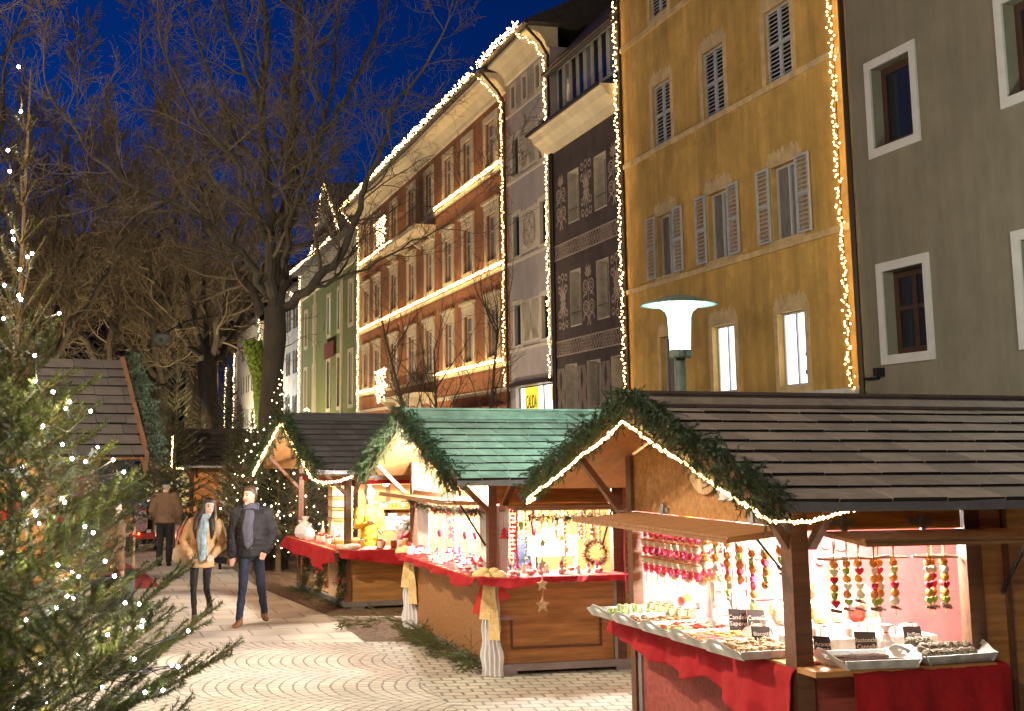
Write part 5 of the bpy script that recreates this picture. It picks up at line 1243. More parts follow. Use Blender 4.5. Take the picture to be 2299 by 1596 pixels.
for i in range(10): gift(*T3, .20 + .07 * (i % 2), 1.95 + .12 * (i // 2), zt3 + .045, .028, 'pale green bundle with red bow on the far part of the side counter', 'green_item', 'ribbon_red', 'pale green bundles with red bows')
for i in range(7): 
    t = thing('candle', 'short green white candle at the far end of the side counter', 'candle', local(*T3, -.14 + .06 * (i % 4), 2.25 + .07 * (i // 4), zt3 + .015), 0, 'short green white candles'); mb = MB(); mb.lathe([(.018, 0), (.018, .085), (.012, .088)], 8); mb.build('wax', M_['heart_cream'] if i % 2 else M_['green_item'], t)
for i, (x, y, s, l) in enumerate([(.80, .20, .055, 'clear cellophane bag tied over brown balls between the two front trays'), (.22, .75, .05, 'clear cellophane bag beside the nut biscuits'), (.25, 1.72, .05, 'clear bag with gathered top on the far side counter')]):
    t = thing('cellophane_bag', l, 'bag', local(*T3, x, y, zt3 + .01), i); mb = MB(); mb.lathe([(s * .7, 0), (s, s * .5), (s * .9, s * 1.4), (s * .25, s * 2.3), (s * .22, s * 2.5), (s * .75, s * 3.3)], 9); mb.build('film', M_['cello'], t); mb = MB(); mb.lathe([(s * .3, s * 2.28), (s * .3, s * 2.45)], 8); mb.build('tie', M_['ribbon_red'], t)
# paper notices, rack and ladder at the back of the near stall
t = thing('wooden_rack', 'small pale painted rack standing on the side counter', 'rack', local(*T3, .30, 1.28, zt3), math.radians(D3)); mb = MB()
for x in (-.17, 0, .17): mb.box(x - .01, x + .01, 0, .02, 0, .38)
mb.build('upright', M_['tray_paint'], t); mb = MB()
for z in (.12, .24, .36): mb.box(-.17, .17, .02, .03, z - .05, z)
mb.build('slat', M_['tray_paint'], t)
t = thing('ladder', 'whitewashed branch ladder leaning at the back of the near stall', 'ladder', local(*T3, 1.15, 2.2, .15), math.radians(D3)); mb = MB()
for x in (-.16, .16): mb.tube([(x * 1.3, 0, 0), (x, .3, 1.7)], .022, 6)
mb.build('rail', M_['driftwood'], t); mb = MB()
for k in range(7): mb.tube([(-.2, .05 + .035 * k, .3 + .2 * k), (.2, .05 + .035 * k, .31 + .2 * k)], .016, 5)
mb.build('rung', M_['driftwood'], t)
for i, (x, z, w, h, l) in enumerate([(1.35, 1.35, .38, .42, 'pale blue paper sheet pinned on the pink back wall'), (1.42, 1.0, .34, .32, 'white price list under the pale blue sheet')]):
    mb = MB(); mb.box(-w / 2, w / 2, 0, .004, 0, h); o = mb.build('paper_notice', M_['paper'] if i == 0 else M_['white_item']); o.location = local(*T3, x, 2.66, z); o.rotation_euler = (0, 0, math.radians(D3)); tag(o, l, 'notice')
rg = random.Random(3)
for i in range(14):
    mb = MB(); s = rg.uniform(.03, .055); mb.ball((0, 0, 0), s, 8, (1, .35, 1)); o = mb.build('felt_ball', M_[rg.choice(['heart_green', 'heart_cream', 'heart_cream', 'yellow_coat'])]); o.location = local(*T3, rg.uniform(.4, 2.2), 2.62, rg.uniform(.85, 1.75)); tag(o, 'small round felt dot hung on the pink back wall', 'decoration', 'felt dots on the pink back wall')
# hanging strings of dried oranges, hearts and stars
def heart(mb, c, s, a):
    ca, sa = math.cos(a), math.sin(a)
    pts = []
    for k in range(14):
        u = 2 * math.pi * k / 14; x = 16 * math.sin(u) ** 3 / 17; z = (13 * math.cos(u) - 5 * math.cos(2 * u) - 2 * math.cos(3 * u) - math.cos(4 * u)) / 17; pts.append((x * s, z * s))
    n = len(pts); vs = [(c[0] + x * ca, c[1] + x * sa, c[2] + z) for x, z in pts]; off = V3((-sa, ca, 0)) * s * .35
    vs = [tuple(V3(v) - off) for v in vs] + [tuple(V3(v) + off) for v in vs]
    mb.add(vs, [tuple(range(n)), tuple(range(n, 2 * n))[::-1]] + [(i, i + n, (i + 1) % n + n, (i + 1) % n) for i in range(n)])
def star(mb, c, s, a, th=.012, k=5):
    ca, sa = math.cos(a), math.sin(a); n = k * 2; off = V3((-sa, ca, 0)) * th
    vs = [V3((c[0] + (s if i % 2 == 0 else s * .45) * math.sin(math.pi * i / k) * ca, c[1] + (s if i % 2 == 0 else s * .45) * math.sin(math.pi * i / k) * sa, c[2] + (s if i % 2 == 0 else s * .45) * math.cos(math.pi * i / k))) for i in range(n)]
    mb.add([tuple(v - off) for v in vs] + [tuple(v + off) for v in vs], [tuple(range(n)), tuple(range(n, 2 * n))[::-1]] + [(i, i + n, (i + 1) % n + n, (i + 1) % n) for i in range(n)])
def fruit_string(O, deg, x, y, ztop, seq, label, grp, stick=True, s=.033, cord=.12, sd=0):
    t = thing('fruit_garland', label, 'hanging garland', local(O, deg, x, y, ztop), math.radians(deg + sd), grp); rg = random.Random(int(x * 999 + y * 77))
    mb = MB(); mb.tube([(0, 0, 0), (.006, 0, -cord)], .006, 4); mb.tube([(.02, 0, 0), (.0, 0, -cord)], .005, 4); mb.tube([(0, 0, -cord), (0, 0, -cord - len(seq) * s * 1.75)], .003, 3); mb.build('cord', M_['raffia'], t)
    if stick:
        mb = MB(); mb.tube([(-.12, 0, -cord + .008), (.0, .01, -cord), (.12, 0, -cord + rg.uniform(-.01, .02))], [.009, .011, .008], 6); mb.build('stick', M_['driftwood'], t)
    z = -cord - s
    for ch in seq:
        mb = MB(); a = rg.uniform(-.6, .6); c = (rg.uniform(-.006, .006), 0, z)
        if ch == 'o':
            mb.ball(c, s * .95, 9, (1, 1, 1.02)); mb.build('dried_orange', M_['orange_slice'], t, smooth=True)
        elif ch in 'rgc': heart(mb, c, s * 1.0, a); mb.build('felt_heart', M_[{'r': 'heart_red', 'g': 'heart_green', 'c': 'heart_cream'}[ch]], t)
        elif ch == 's': star(mb, c, s * 1.15, a, .014, 6); mb.build('felt_star', M_['star_pink'], t)
        elif ch == 'w': mb.ball(c, s * 1.05, 9); mb.build('pale_ball', M_['heart_cream'], t, smooth=True)
        elif ch == 'd': mb.lathe([(s * 1.2, z - .004), (s * 1.2, z + .004)], 10, (0, 0, 0)); mb.build('orange_disc', M_['orange_slice'], t); z += s * 1.0
        elif ch == 'b': mb.tube([(-.035, 0, z + .01), (.04, 0, z - .005)], .011, 5); mb.build('cinnamon_stick', M_['choc'], t)
        z -= s * 1.62
    return t
GF = 'strings of dried oranges and felt hearts in the front opening'
fs = [(.30, 'ocrogrb', 'string with a red heart near its foot, closest to the corner post'), (.43, 'ogocogb', 'second string from the corner post, ending in a green heart'), (.52, 'orocwbb', 'third string from the post, short pale ball low down'), (.60, 'ocorogb', 'fourth string from the post with red heart halfway'), (.67, 'orowogb', 'fifth string from the post with red heart near the top'), (.79, 'ogorowb', 'single string hanging in front of the ladder'), (1.02, 'ocorogb', 'string with a cream heart, left of the right hand bunch'), (1.09, 'owrrogb', 'string in the middle of the right hand bunch, red hearts halfway'), (1.145, 'oworogb', 'inner string of the right hand bunch above a green heart'), (1.22, 'ocogogb', 'rightmost string beside the door frame')]
for x, sq, l in fs: fruit_string(*T3, x, .02 + .05 * (int(x * 100) % 3), 1.72, sq, 'fruit ' + l, GF, s=.034 * .9, cord=.13)
GS = 'strings of pink stars and pale balls in the side opening'
k = 0
for i, y in enumerate([2.5, 2.40, 2.29, 2.18, 2.07, 1.96, 1.85, 1.74, 1.63]):
    for j in range(3):
        fruit_string(*T3, .20 + .08 * j, y - .04 * j, 1.74, 'wsdwsdwsdwsd'[j:j + 8 + (i * j % 2)] , 'pink star and pale ball string in the far half of the side opening', GS, stick=False, s=.037, cord=.03 + .02 * j, sd=60)
GO = 'short strings of dried oranges with sticks in the near half of the side opening'
for i, (y, zz, sq) in enumerate([(1.50, 1.74, 'owdow'), (1.42, 1.70, 'ogow'), (1.34, 1.74, 'ogocw'), (1.26, 1.74, 'ocso'), (1.18, 1.66, 'ooroggb'), (1.10, 1.70, 'oworr'), (1.0, 1.72, 'ogoro'), (.92, 1.62, 'orsrob'), (.84, 1.70, 'ogo'), (.76, 1.70, 'oogro'), (.66, 1.70, 'orogb'), (.56, 1.74, 'ocob'), (.46, 1.74, 'ogb'), (.34, 1.70, 'owgb')]):
    fruit_string(*T3, .20 + .05 * (i % 2), y, zz, sq, 'dried orange string with stick in the near half of the opening', GO, s=.033, cord=.10, sd=50)

# ---------------- goods of the green roofed stall
T2 = (O2, D2); z2 = 1.018
rg = random.Random(77)
pro = {}
def knick(kind, x, y, z, sc, label, grp):
    """small counter ornaments: snowman, ball, angel, jar"""
    if kind not in pro:
        t = thing('ornament', label, 'ornament', (0, 0, 0), 0, grp)
        if kind == 'snowman':
            mb = MB(); mb.ball((0, 0, .03), .034, 8); mb.ball((0, 0, .075), .024, 8); mb.build('body', M_['white_item'], t, smooth=True); mb = MB(); mb.lathe([(.026, .088), (.018, .105), (.004, .13)], 8); mb.build('cap', M_['heart_red'], t)
        elif kind == 'ball':
            mb = MB(); mb.ball((0, 0, .03), .03, 9); mb.build('bauble', M_['white_item'], t, smooth=True); mb = MB(); mb.lathe([(.0305, .022), (.0312, .03), (.0305, .038)], 9); mb.build('band', M_['red_item'], t)
        elif kind == 'angel':
            mb = MB(); mb.lathe([(.03, 0), (.022, .04), (.010, .075)], 8); mb.build('gown', M_['white_item'], t); mb = MB(); mb.ball((0, 0, .09), .017, 8); mb.build('head', M_['pale_wood'], t); mb = MB(); mb.ball((0, .012, .065), .03, 6, (1.2, .15, .8)); mb.build('wing', M_['lace'], t)
        elif kind == 'jar':
            mb = MB(); mb.lathe([(.03, 0), (.033, .02), (.033, .07), (.025, .08)], 10); mb.build('glass', M_['paper'], t); mb = MB(); mb.lathe([(.028, .08), (.028, .095), (.001, .097)], 10); mb.build('lid', M_['red_item'], t)
        pro[kind] = t; t.location = local(*T2, x, y, z); t.scale = (sc,) * 3; t['label'] = label
    else:
        t = dup(pro[kind], local(*T2, x, y, z), rg.uniform(0, 6), label, sc, grp)
LB = {'snowman': 'little snowman with red cap among the ornaments of the green roofed stall', 'ball': 'small white bauble with red band on the counter of the green roofed stall', 'angel': 'tiny white angel on the counter of the green roofed stall', 'jar': 'small red lidded jar on the counter of the green roofed stall'}
for i in range(92):
    y = rg.uniform(.05, 2.75); x = rg.uniform(-.22, .22); kd = rg.choice(['snowman', 'ball', 'angel', 'jar', 'ball']); knick(kd, x, y, z2, rg.uniform(.8, 1.25), LB[kd], kd + ' ornaments crowded on the side counter of the green roofed stall')
for i in range(26):
    x = rg.uniform(.15, 1.25); kd = rg.choice(['snowman', 'ball', 'angel']); knick(kd, x, rg.uniform(-.2, .1), z2, rg.uniform(.7, 1.1), LB[kd], kd + ' ornaments crowded on the side counter of the green roofed stall')
def hang(O, deg, x, y, zt, L, kind, label, grp, m=None):
    t = thing('hanging_ornament', label, 'hanging ornament', local(O, deg, x, y, zt), math.radians(deg + 30), grp); mb = MB(); mb.tube([(0, 0, 0), (.004, .003, -L)], .004, 3); mb.build('cord', M_['rope'], t); mb = MB(); rg2 = random.Random(int(abs(x * 97 + y * 31) * 100))
    if kind == 'stars':
        for k in range(4): star(mb, (.0 + rg2.uniform(-.01, .01), 0, -L * (.35 + .2 * k) - .03), (.03 + .008 * k) * (1.5 if L > .9 else 1), rg2.uniform(-.7, .1), .006)
        mb.build('star', M_[m or 'pale_wood'], t)
    elif kind == 'beads':
        for k in range(int(L / .045)): mb.ball((rg2.uniform(-.006, .006), 0, -.04 - k * .045), rg2.uniform(.011, .02), 6)
        mb.build('bead', M_[m or 'heart_cream'], t)
    elif kind == 'ribbon':
        n = 8
        for k in range(n): mb.quad((-.02 + .008 * math.sin(k), 0, -L * k / n), (.02 + .008 * math.sin(k), .004, -L * k / n), (.02 + .008 * math.sin(k + 1), .004, -L * (k + 1) / n), (-.02 + .008 * math.sin(k + 1), 0, -L * (k + 1) / n))
        mb.build('ribbon', M_[m or 'heart_red'], t)
    elif kind == 'heart':
        heart(mb, (0, 0, -L - .04), .05, .5); mb.build('heart', M_[m or 'heart_green'], t)
GH = 'ornament strings hanging in the openings of the green roofed stall'
for i, (y, L, kd, m) in enumerate([(2.3, .5, 'beads', 'heart_cream'), (2.12, .62, 'beads', 'white_item'), (1.95, .36, 'heart', 'heart_red'), (1.82, .66, 'beads', 'heart_cream'), (1.66, .6, 'ribbon', 'heart_red'), (1.52, .4, 'stars', 'heart_red'), (1.38, .64, 'beads', 'star_pink'), (1.25, .66, 'ribbon', 'star_pink'), (1.1, .6, 'beads', 'pale_wood'), (.96, .32, 'heart', 'heart_red'), (.84, .62, 'beads', 'pale_wood'), (.7, .45, 'stars', 'heart_cream'), (.6, .3, 'heart', 'star_pink')]):
    hang(*T2, .02, y, 1.72, L, kd, 'red or cream ornament string hanging in the side opening of the green roofed stall', GH + ', side', m)
FR = [(.22, .62, 'beads', 'star_pink', 'pink bead string near the left of the front opening of the green roofed stall'), (.28, .60, 'ribbon', 'heart_red', 'red ribbon beside the pink beads in the green roofed stall'), (.33, .14, 'heart', 'heart_green', 'green wooden heart ring high in the front opening'), (.38, .56, 'beads', 'heart_green', 'green bead string below the green heart ring'), (.25, .64, 'beads', 'heart_red', 'dark red bead string just right of the white front curtain'), (.46, .3, 'ribbon', 'heart_red', 'short bright red ribbon in the middle of the front opening'), (1.06, .4, 'beads', 'pale_wood', 'short wooden bead string near the right of the front opening'), (1.14, .28, 'stars', 'pale_wood', 'cluster of small wooden stars near the right of the front opening'), (1.22, .46, 'beads', 'rope', 'brown seed string right in the front opening')]
for x, L, kd, m, l in FR: hang(*T2, x, .0, 1.70, L, kd, l, GH + ', front', m)
for i, (x, y, L, kd, m) in enumerate([(.46, .5, .3, 'stars', 'choc'), (.58, .7, .42, 'beads', 'cookie'), (.70, .6, .25, 'heart', 'heart_red'), (.82, .8, .4, 'beads', 'choc'), (.92, .5, .34, 'stars', 'pale_wood'), (.98, .9, .5, 'beads', 'heart_green'), (1.04, .6, .3, 'heart', 'heart_green'), (1.12, .7, .5, 'stars', 'cookie'), (1.18, .4, .36, 'beads', 'heart_red'), (1.26, .6, .3, 'stars', 'choc'), (.4, .9, .5, 'ribbon', 'heart_red'), (.88, .3, .55, 'beads', 'heart_cream')]):
    hang(*T2, x, y, 1.70, L, kd, 'dark or wooden ornament string deeper inside the green roofed stall', GH + ', inside', m)
hang(*T2, .42, -.36, 1.74, 1.02, 'stars', 'long cord of pale wooden stars hanging before the front counter', GH, 'pale_wood'); hang(*T2, .78, -.1, 1.7, .62, 'beads', 'knotted raffia cord hanging right of the wooden stars', GH, 'rope')
hang(*T2, 1.31, -.42, 1.70, .84, 'ribbon', 'long faded pink ribbon at the right end of the front flap', GH, 'star_pink')
# red felt tree mark on the curtain, green garland under the flaps, cash box
mb = MB()
for k in range(3): mb.add([(.10, -.012, 1.50 - k * .035), (.10 + .0, -.012, 1.5 - k * .035), (.14 + .012 * k, -.012, 1.455 - k * .035), (.06 - .012 * k, -.012, 1.455 - k * .035)], [(0, 2, 3)])
o = mb.build('felt_tree', M_['heart_red']); o.location = O2; o.rotation_euler = (0, 0, math.radians(D2)); s = o.modifiers.new('t', 'SOLIDIFY'); s.thickness = .006; o.location = local(*T2, .03, -.02, 0); tag(o, 'small red felt tree pinned on the white front curtain', 'decoration')
def swag(label, O, deg, pts, seed, n=150, m='fir_garland', nl=.03, w=.006, L=.09, berries=True):
    rg = random.Random(seed); t = thing('fir_swag', label, 'fir garland', O, math.radians(deg), 'fir swags along the stall openings'); mb = MB(); pts = [V3(q) for q in pts]
    for a, b in zip(pts, pts[1:]):
        k = max(2, int(n * (b - a).length))
        for i in range(k): sprig(mb, rg, a.lerp(b, (i + rg.random()) / k), V3((rg.gauss(0, 1), rg.gauss(0, 1), rg.gauss(-.2, .8))).normalized(), L * rg.uniform(.7, 1.3), nl, 200, w, .003, -.03)
    mb.build('foliage', [M_[m], M_['fir_bark']], t)
    if berries:
        mb = MB()
        for i in range(int(10 * sum((b - a).length for a, b in zip(pts, pts[1:])))): 
            j = rg.randrange(len(pts) - 1); mb.ball(pts[j].lerp(pts[j + 1], rg.random()) + V3((rg.uniform(-.03, .03), -.05, rg.uniform(-.05, .03))), rg.uniform(.012, .025), 6)
        o = mb.build('berries', M_['heart_red'], t); o['kind'] = 'stuff'
swag('fir swag with red berries under the side flap of the green roofed stall', O2, D2, [(-.1, 2.9, 1.66), (-.1, 1.5, 1.62), (-.1, .1, 1.66)], 51)
swag('fir swag under the front flap of the green roofed stall', O2, D2, [(.3, -.25, 1.62), (.9, -.25, 1.60), (1.6, -.2, 1.62)], 52, berries=False)
t = thing('cash_box', 'white table with drawer and small till inside the green roofed stall', 'table', local(*T2, 1.15, 1.3, .14), math.radians(D2)); mb = MB(); mb.box(-.28, .28, -.2, .2, .95, 1.14); mb.build('drawer', M_['white_item'], t); mb = MB(); mb.box(-.3, .3, -.22, .22, 1.141, 1.17); mb.build('table_top', M_['white_item'], t)
for x in (-.26, .26):
    for y in (-.18, .18): mb = MB(); mb.box(x - .02, x + .02, y - .02, y + .02, 0, .95); mb.build('leg', M_['white_item'], t)
mb = MB(); mb.box(-.05, .1, -.1, .1, 1.17, 1.25); q = mb.build('till', M_['till_grey'], t); mb = MB(); mb.box(-.03, .08, -.105, -.101, 1.2, 1.24); mb.build('screen', M_['screen'], q)
# wreath, star wreath
def wreath(O, deg, x, y, z, r, label, m1, seed, rz=0):
    t = thing('wreath', label, 'wreath', local(O, deg, x, y, z), math.radians(deg + rz)); mb = MB(); rg = random.Random(seed)
    for i in range(260):
        a = rg.random() * 6.28; c = V3((r * math.cos(a), 0, r * math.sin(a))); sprig(mb, rg, c, V3((rg.gauss(0, 1), rg.gauss(0, .6) - .3, rg.gauss(0, 1))).normalized(), r * .45, .022, 260, .005, .003)
    mb.build('ring', [M_[m1], M_['fir_bark']], t); mb = MB(); mb.quad((-.015, -.01, r), (.015, -.01, r), (.015, -.0, r + .35), (-.015, 0, r + .35)); mb.build('hanging_ribbon', M_['white_cloth'], t)
wreath(*T2, 1.62, -.10, 1.08, .10, 'cream dried flower wreath hung on the plain panel of the green roofed stall', 'pale_wood', 4)
wreath(*T2, 1.28, .25, 1.2, .12, 'brown twig wreath standing inside the right of the front opening', 'choc', 5)
# gold bow and lace sash on the corner post
def sash(O, deg, x, y, label, gold=True):
    t = thing('ribbon_bow', label, 'bow', local(O, deg, x, y, 0), math.radians(deg - 30)); mb = MB(); n = 20
    cols_ = 19
    for k in range(n + 1):
        z = 1.0 - .98 * k / n; w = .070 + .060 * (k / n) + .006 * math.sin(k * 1.3)
        w *= .92 + .08 * math.sin(k * .9 + x * 9); dx_ = .008 * math.sin(k * .42)
        for j in range(cols_): u = j / (cols_ - 1) * 2 - 1; mb.v.append((u * w + dx_, -.05 - .020 * math.cos(u * 15 + k * .10) - .03 * (1 - u * u), z))
    for k in range(n):
        for j in range(cols_ - 1): a = k * cols_ + j; mb.f.append((a, a + 1, a + cols_ + 1, a + cols_)); mb.m.append(0)
    mb.build('lace_sash', M_['lace'], t, smooth=True)
    mb = MB()
    for sg in (-1, 1): mb.ball((sg * .085, -.13, 1.02), .085, 10, (1.2, .6, .8)); mb.ball((sg * .05, -.14, 1.07), .05, 8, (1.2, .6, .8))
    mb.ball((0, -.17, 1.02), .038, 8)
    for sg, l in ((-1, .42), (1, .62)):
        m = 12
        for k in range(m): a, b = k / m, (k + 1) / m; w = .03 + .03 * a; w2 = .03 + .03 * b; cx, cx2 = sg * (.02 + .03 * a), sg * (.02 + .03 * b); mb.quad((cx - w, -.15 - .012 * math.sin(k), 1.01 - l * a), (cx + w, -.15 + .012 * math.sin(k), 1.01 - l * a), (cx2 + w2, -.15 + .012 * math.sin(k + 1), 1.01 - l * b), (cx2 - w2, -.15 - .012 * math.sin(k + 1), 1.01 - l * b))
    mb.build('gold_bow', M_['gold_cloth'], t, smooth=True)
    if gold:
        mb = MB()
        for sg, l in ((-1, .36), (1, .2)): mb.add([(sg * .03, -.05, 1.0), (sg * .09, -.05, .98), (sg * .2, -.04, 1.0 - l), (sg * .09, -.05, 1.0 - l - .04)], [(0, 1, 2, 3)])
        o = mb.build('red_ribbon', M_['ribbon_red'], t); s_ = o.modifiers.new('t', 'SOLIDIFY'); s_.thickness = .006
sash(*T2, -.02, -.05, 'gold bow and white lace sash on the near corner post of the green roofed stall')
sash(*T2, -.05, 2.95, 'gold bow and white lace sash on the rear corner of the green roofed stall', False)
def greens(label, O, deg, pts, seed, n=200, L=.28):
    rg = random.Random(seed); t = thing('fir_branches', label, 'fir branches', O, math.radians(deg), 'cut fir branches laid at the stall feet'); mb = MB(); pts = [V3(q) for q in pts]
    for a, b in zip(pts, pts[1:]):
        for i in range(int(n * (b - a).length)):
            c = a.lerp(b, rg.random()) + V3((rg.uniform(-.12, .06), 0, rg.uniform(0, .09))); spray(mb, rg, c, V3((rg.uniform(-1, .2), rg.uniform(-1, 1), rg.uniform(-.15, .5))).normalized(), L * rg.uniform(.6, 1.2), .022, 170, .0055, sub=.07, stem=.003, curve=-.05)
    mb.build('foliage', [mat('fir_fresh', (.085, .15, .03), .6, .4, 4, island=.45) if 'fir_fresh' not in M_ else M_['fir_fresh'], M_['fir_bark']], t)
greens('fresh green fir branches along the foot of the green roofed stall', O2, D2, [(-.1, .12, .04), (-.1, 2.7, .03)], 61, 55)
greens('loose pile of greyish fir branches on the soil between the stalls', gr(860, 1412), 0, [(-.45, 0, .03), (.5, .2, .03)], 62, 30)
greens('fir branches along the foot of the black roofed stall', O1, D1, [(-.1, .0, .0), (-.1, 2.9, .0)], 63, 14, .24)
def diamond(O, deg, x, y, z, h, w, seed, label):
    rg = random.Random(seed); t = thing('fir_bundle', label, 'fir bundle', O, math.radians(deg), 'fir bundles tied to the side of the black roofed stall'); mb = MB()
    for i in range(170): v = rg.uniform(-1, 1); ww = w * (1 - abs(v) ** 1.5); sprig(mb, rg, V3((x - .03, y + rg.uniform(-ww, ww) - v * .12, z + v * h)), V3((-.4, rg.gauss(0, .6), rg.gauss(-.5, .6))).normalized(), .12, .035, 170, .008)
    mb.build('foliage', [M_['fir_garland'], M_['fir_bark']], t); mb = MB(); heart(mb, (x - .1, y, z), .035, 1.5); mb.build('red_bow', M_['heart_red'], t)
diamond(O1, D1, 0, 2.3, .45, .36, .3, 71, 'fir bundle at the rear end of the black roofed stall side'); diamond(O1, D1, 0, 1.35, .42, .36, .3, 72, 'fir bundle in the middle of the black roofed stall side'); diamond(O1, D1, 0, .12, .42, .40, .22, 73, 'fir bundle with red bow at the near corner of the black roofed stall')

# ---------------- goods of the black roofed stall
T1 = (O1, D1); z1 = .878; rg = random.Random(5); pj = {}
def jar(x, y, z, m, label, grp, sc=1.0, kind='jar'):
    key = kind + m
    if key not in pj:
        t = thing('jar' if kind == 'jar' else 'bottle' if kind == 'bottle' else 'mug', label, kind, (0, 0, 0), 0, grp)
        mb = MB()
        if kind == 'jar': mb.lathe([(.034, 0), (.038, .01), (.038, .075), (.03, .085)], 10); mb.build('glass', M_[m], t, smooth=True); mb = MB(); mb.lathe([(.033, .085), (.033, .105), (.001, .106)], 10); mb.build('lid', M_['white_item' if m != 'jar_pale' else 'ribbon_red'], t)
        elif kind == 'bottle': mb.lathe([(.03, 0), (.032, .13), (.012, .18), (.012, .23)], 9); mb.build('glass', M_[m], t, smooth=True); mb = MB(); mb.lathe([(.014, .23), (.014, .255), (.001, .256)], 8); mb.build('cap', M_['gold_cloth'], t)
        pj[key] = t
    else: t = dup(pj[key], (0, 0, 0), 0, label, None, grp)
    t.location = local(*T1, x, y, z); t.scale = (sc,) * 3; t['label'] = label
for i in range(16): m = rg.choice(['jam', 'honey', 'jar_pale', 'honey']); jar(.45 + i * .2 + rg.uniform(-.03, .03), -.15 + rg.uniform(-.03, .05), z1, m, {'jam': 'dark jam', 'honey': 'amber honey', 'jar_pale': 'pale cream'}[m] + ' jar in the front row of the black roofed stall counter', {'jam': 'dark jam', 'honey': 'amber honey', 'jar_pale': 'pale cream'}[m] + ' jars on the front counter', 1.25)
for i in range(22): m = rg.choice(['jar_pale', 'honey', 'jar_pale']); jar(rg.uniform(-.15, .28), rg.uniform(.1, 2.7), z1, m, {'honey': 'amber honey', 'jar_pale': 'pale cream'}[m] + ' jar on the side counter of the black roofed stall', {'honey': 'amber honey', 'jar_pale': 'pale cream'}[m] + ' jars on the side counter', 1.1)
for i in range(11): m = rg.choice(['jar_pale', 'cello']); jar(rg.uniform(.05, .32), rg.uniform(.5, 2.0), z1, m, ('cream' if m == 'jar_pale' else 'clear') + ' bottle standing on the side counter of the black roofed stall', ('cream' if m == 'jar_pale' else 'clear') + ' bottles on the side counter', 1.15, 'bottle')
for z in (1.33, 1.75):
    for i in range(24): m = rg.choice(['jar_pale', 'honey']); jar(1.12 + i * .078, 2.66, z, m, {'honey': 'amber', 'jar_pale': 'pale'}[m] + (' jar on the upper wall shelf' if z > 1.5 else ' jar on the lower wall shelf') + ' of the black roofed stall', {'honey': 'amber', 'jar_pale': 'pale'}[m] + (' jars on the upper wall shelf' if z > 1.5 else ' jars on the lower wall shelf'), .9)
for i in range(30):
    x, y = rg.uniform(.5, 3.6), rg.uniform(.0, .3); kd = rg.choice(['ball', 'jar', 'angel']); pass
def cup(x, y, z, label, m, sc=1.0):
    t = thing('mug', label, 'mug', local(*T1, x, y, z), rg.uniform(0, 6), 'mugs and bowls behind the front jars'); mb = MB(); mb.lathe([(.03, 0), (.045, .02), (.05, .07), (.045, .09), (.04, .085)], 10); mb.build('bowl', M_[m], t, smooth=True); mb = MB(); mb.tube([(.045, 0, .07), (.08, 0, .06), (.08, 0, .035), (.046, 0, .025)], .007, 5); mb.build('handle', M_[m], t); t.scale = (sc,) * 3
for i in range(10): cup(.6 + i * .27 + rg.uniform(-.05, .05), .12 + rg.uniform(-.08, .1), z1, ['pink', 'white', 'brown clay'][i % 3] + ' mug behind the jar row of the black roofed stall', ['star_pink', 'white_item', 'cookie'][i % 3], 1.1)
t = thing('cake_board', 'round pale loaf board at the near corner of the black roofed stall', 'bread board', local(*T1, .0, -.05, z1)); mb = MB(); mb.lathe([(.17, 0), (.18, .03), (.17, .06), (.001, .07)], 16); mb.build('loaf', M_['jar_pale'], t)
for i, (y, s) in enumerate([(2.45, .11), (2.15, .14), (1.9, .10)]):
    t = thing('gift_bag', ['tall pale gift bag at the rear of the side counter', 'large shiny striped gift bag on the side counter', 'small bag tied in clear film on the side counter'][i], 'bag', local(*T1, -.1, y, z1), rg.random()); mb = MB(); mb.lathe([(s * .7, 0), (s, s * .6), (s * .8, s * 1.5), (s * .2, s * 2), (s * .5, s * 2.5)], 9); mb.build('film', M_['cello'], t); mb = MB(); mb.lathe([(s * .25, s * 1.95), (s * .25, s * 2.1)], 8); mb.build('tie', M_['gold_cloth'], t)
t = thing('cash_register', 'grey cash register with small blue display at the back of the black roofed stall', 'cash register', local(*T1, 1.32, 2.1, 1.0), math.radians(D1)); mb = MB(); mb.prism([(-.22, 0), (.22, 0), (.22, .16), (.05, .2), (-.22, .08)], -.25, .25); mb.build('body', M_['till_grey'], t); mb = MB(); mb.box(.0, .14, .04, .06, .19, .25); mb.build('display', M_['screen'], t); mb = MB(); mb.box(-.3, .3, -.3, .3, -.86, -.01); mb.build('stand', M_['ply_dark'], t)
t = thing('basket', 'tipped basket lined with red cloth full of pale sachets at the right end', 'basket', local(*T1, 1.16, .25, .98), math.radians(D1)); mb = MB(); M = Matrix.Rotation(math.radians(-40), 4, 'Y'); mb.loft([(M @ V3((0, 0, z)), r, r * .8, M.to_3x3().to_4x4()) for r, z in ((.16, 0), (.24, .1), (.26, .2))], 12); mb.build('liner', M_['red_cloth'], t); mb = MB()
for i in range(50): mb.ball(M @ V3((rg.uniform(-.2, .2), rg.uniform(-.16, .16), .2 + rg.uniform(0, .14))), rg.uniform(.03, .05), 6)
o = mb.build('sachets', M_['white_item'], t); o['kind'] = 'stuff'
for i in range(5):
    t = thing('crate', 'stacked wooden honey crate beside the seller in yellow', 'crate', local(*T1, .42, 1.9, .88 + .17 * i), math.radians(D1), 'wooden crates stacked beside the seller'); mb = MB(); mb.box(-.17, .17, -.14, .14, 0, .155); mb.build('box', M_['pale_wood'], t); mb = MB(); mb.box(-.18, .18, -.15, .15, .12, .15); mb.build('rim', M_['ply'], t)
t = thing('table', 'plain table under the stacked crates in the black roofed stall', 'table', local(*T1, .62, 1.9, 0), math.radians(D1)); mb = MB(); mb.box(-.5, .5, -.3, .3, .82, .87); mb.build('table_top', M_['ply'], t)
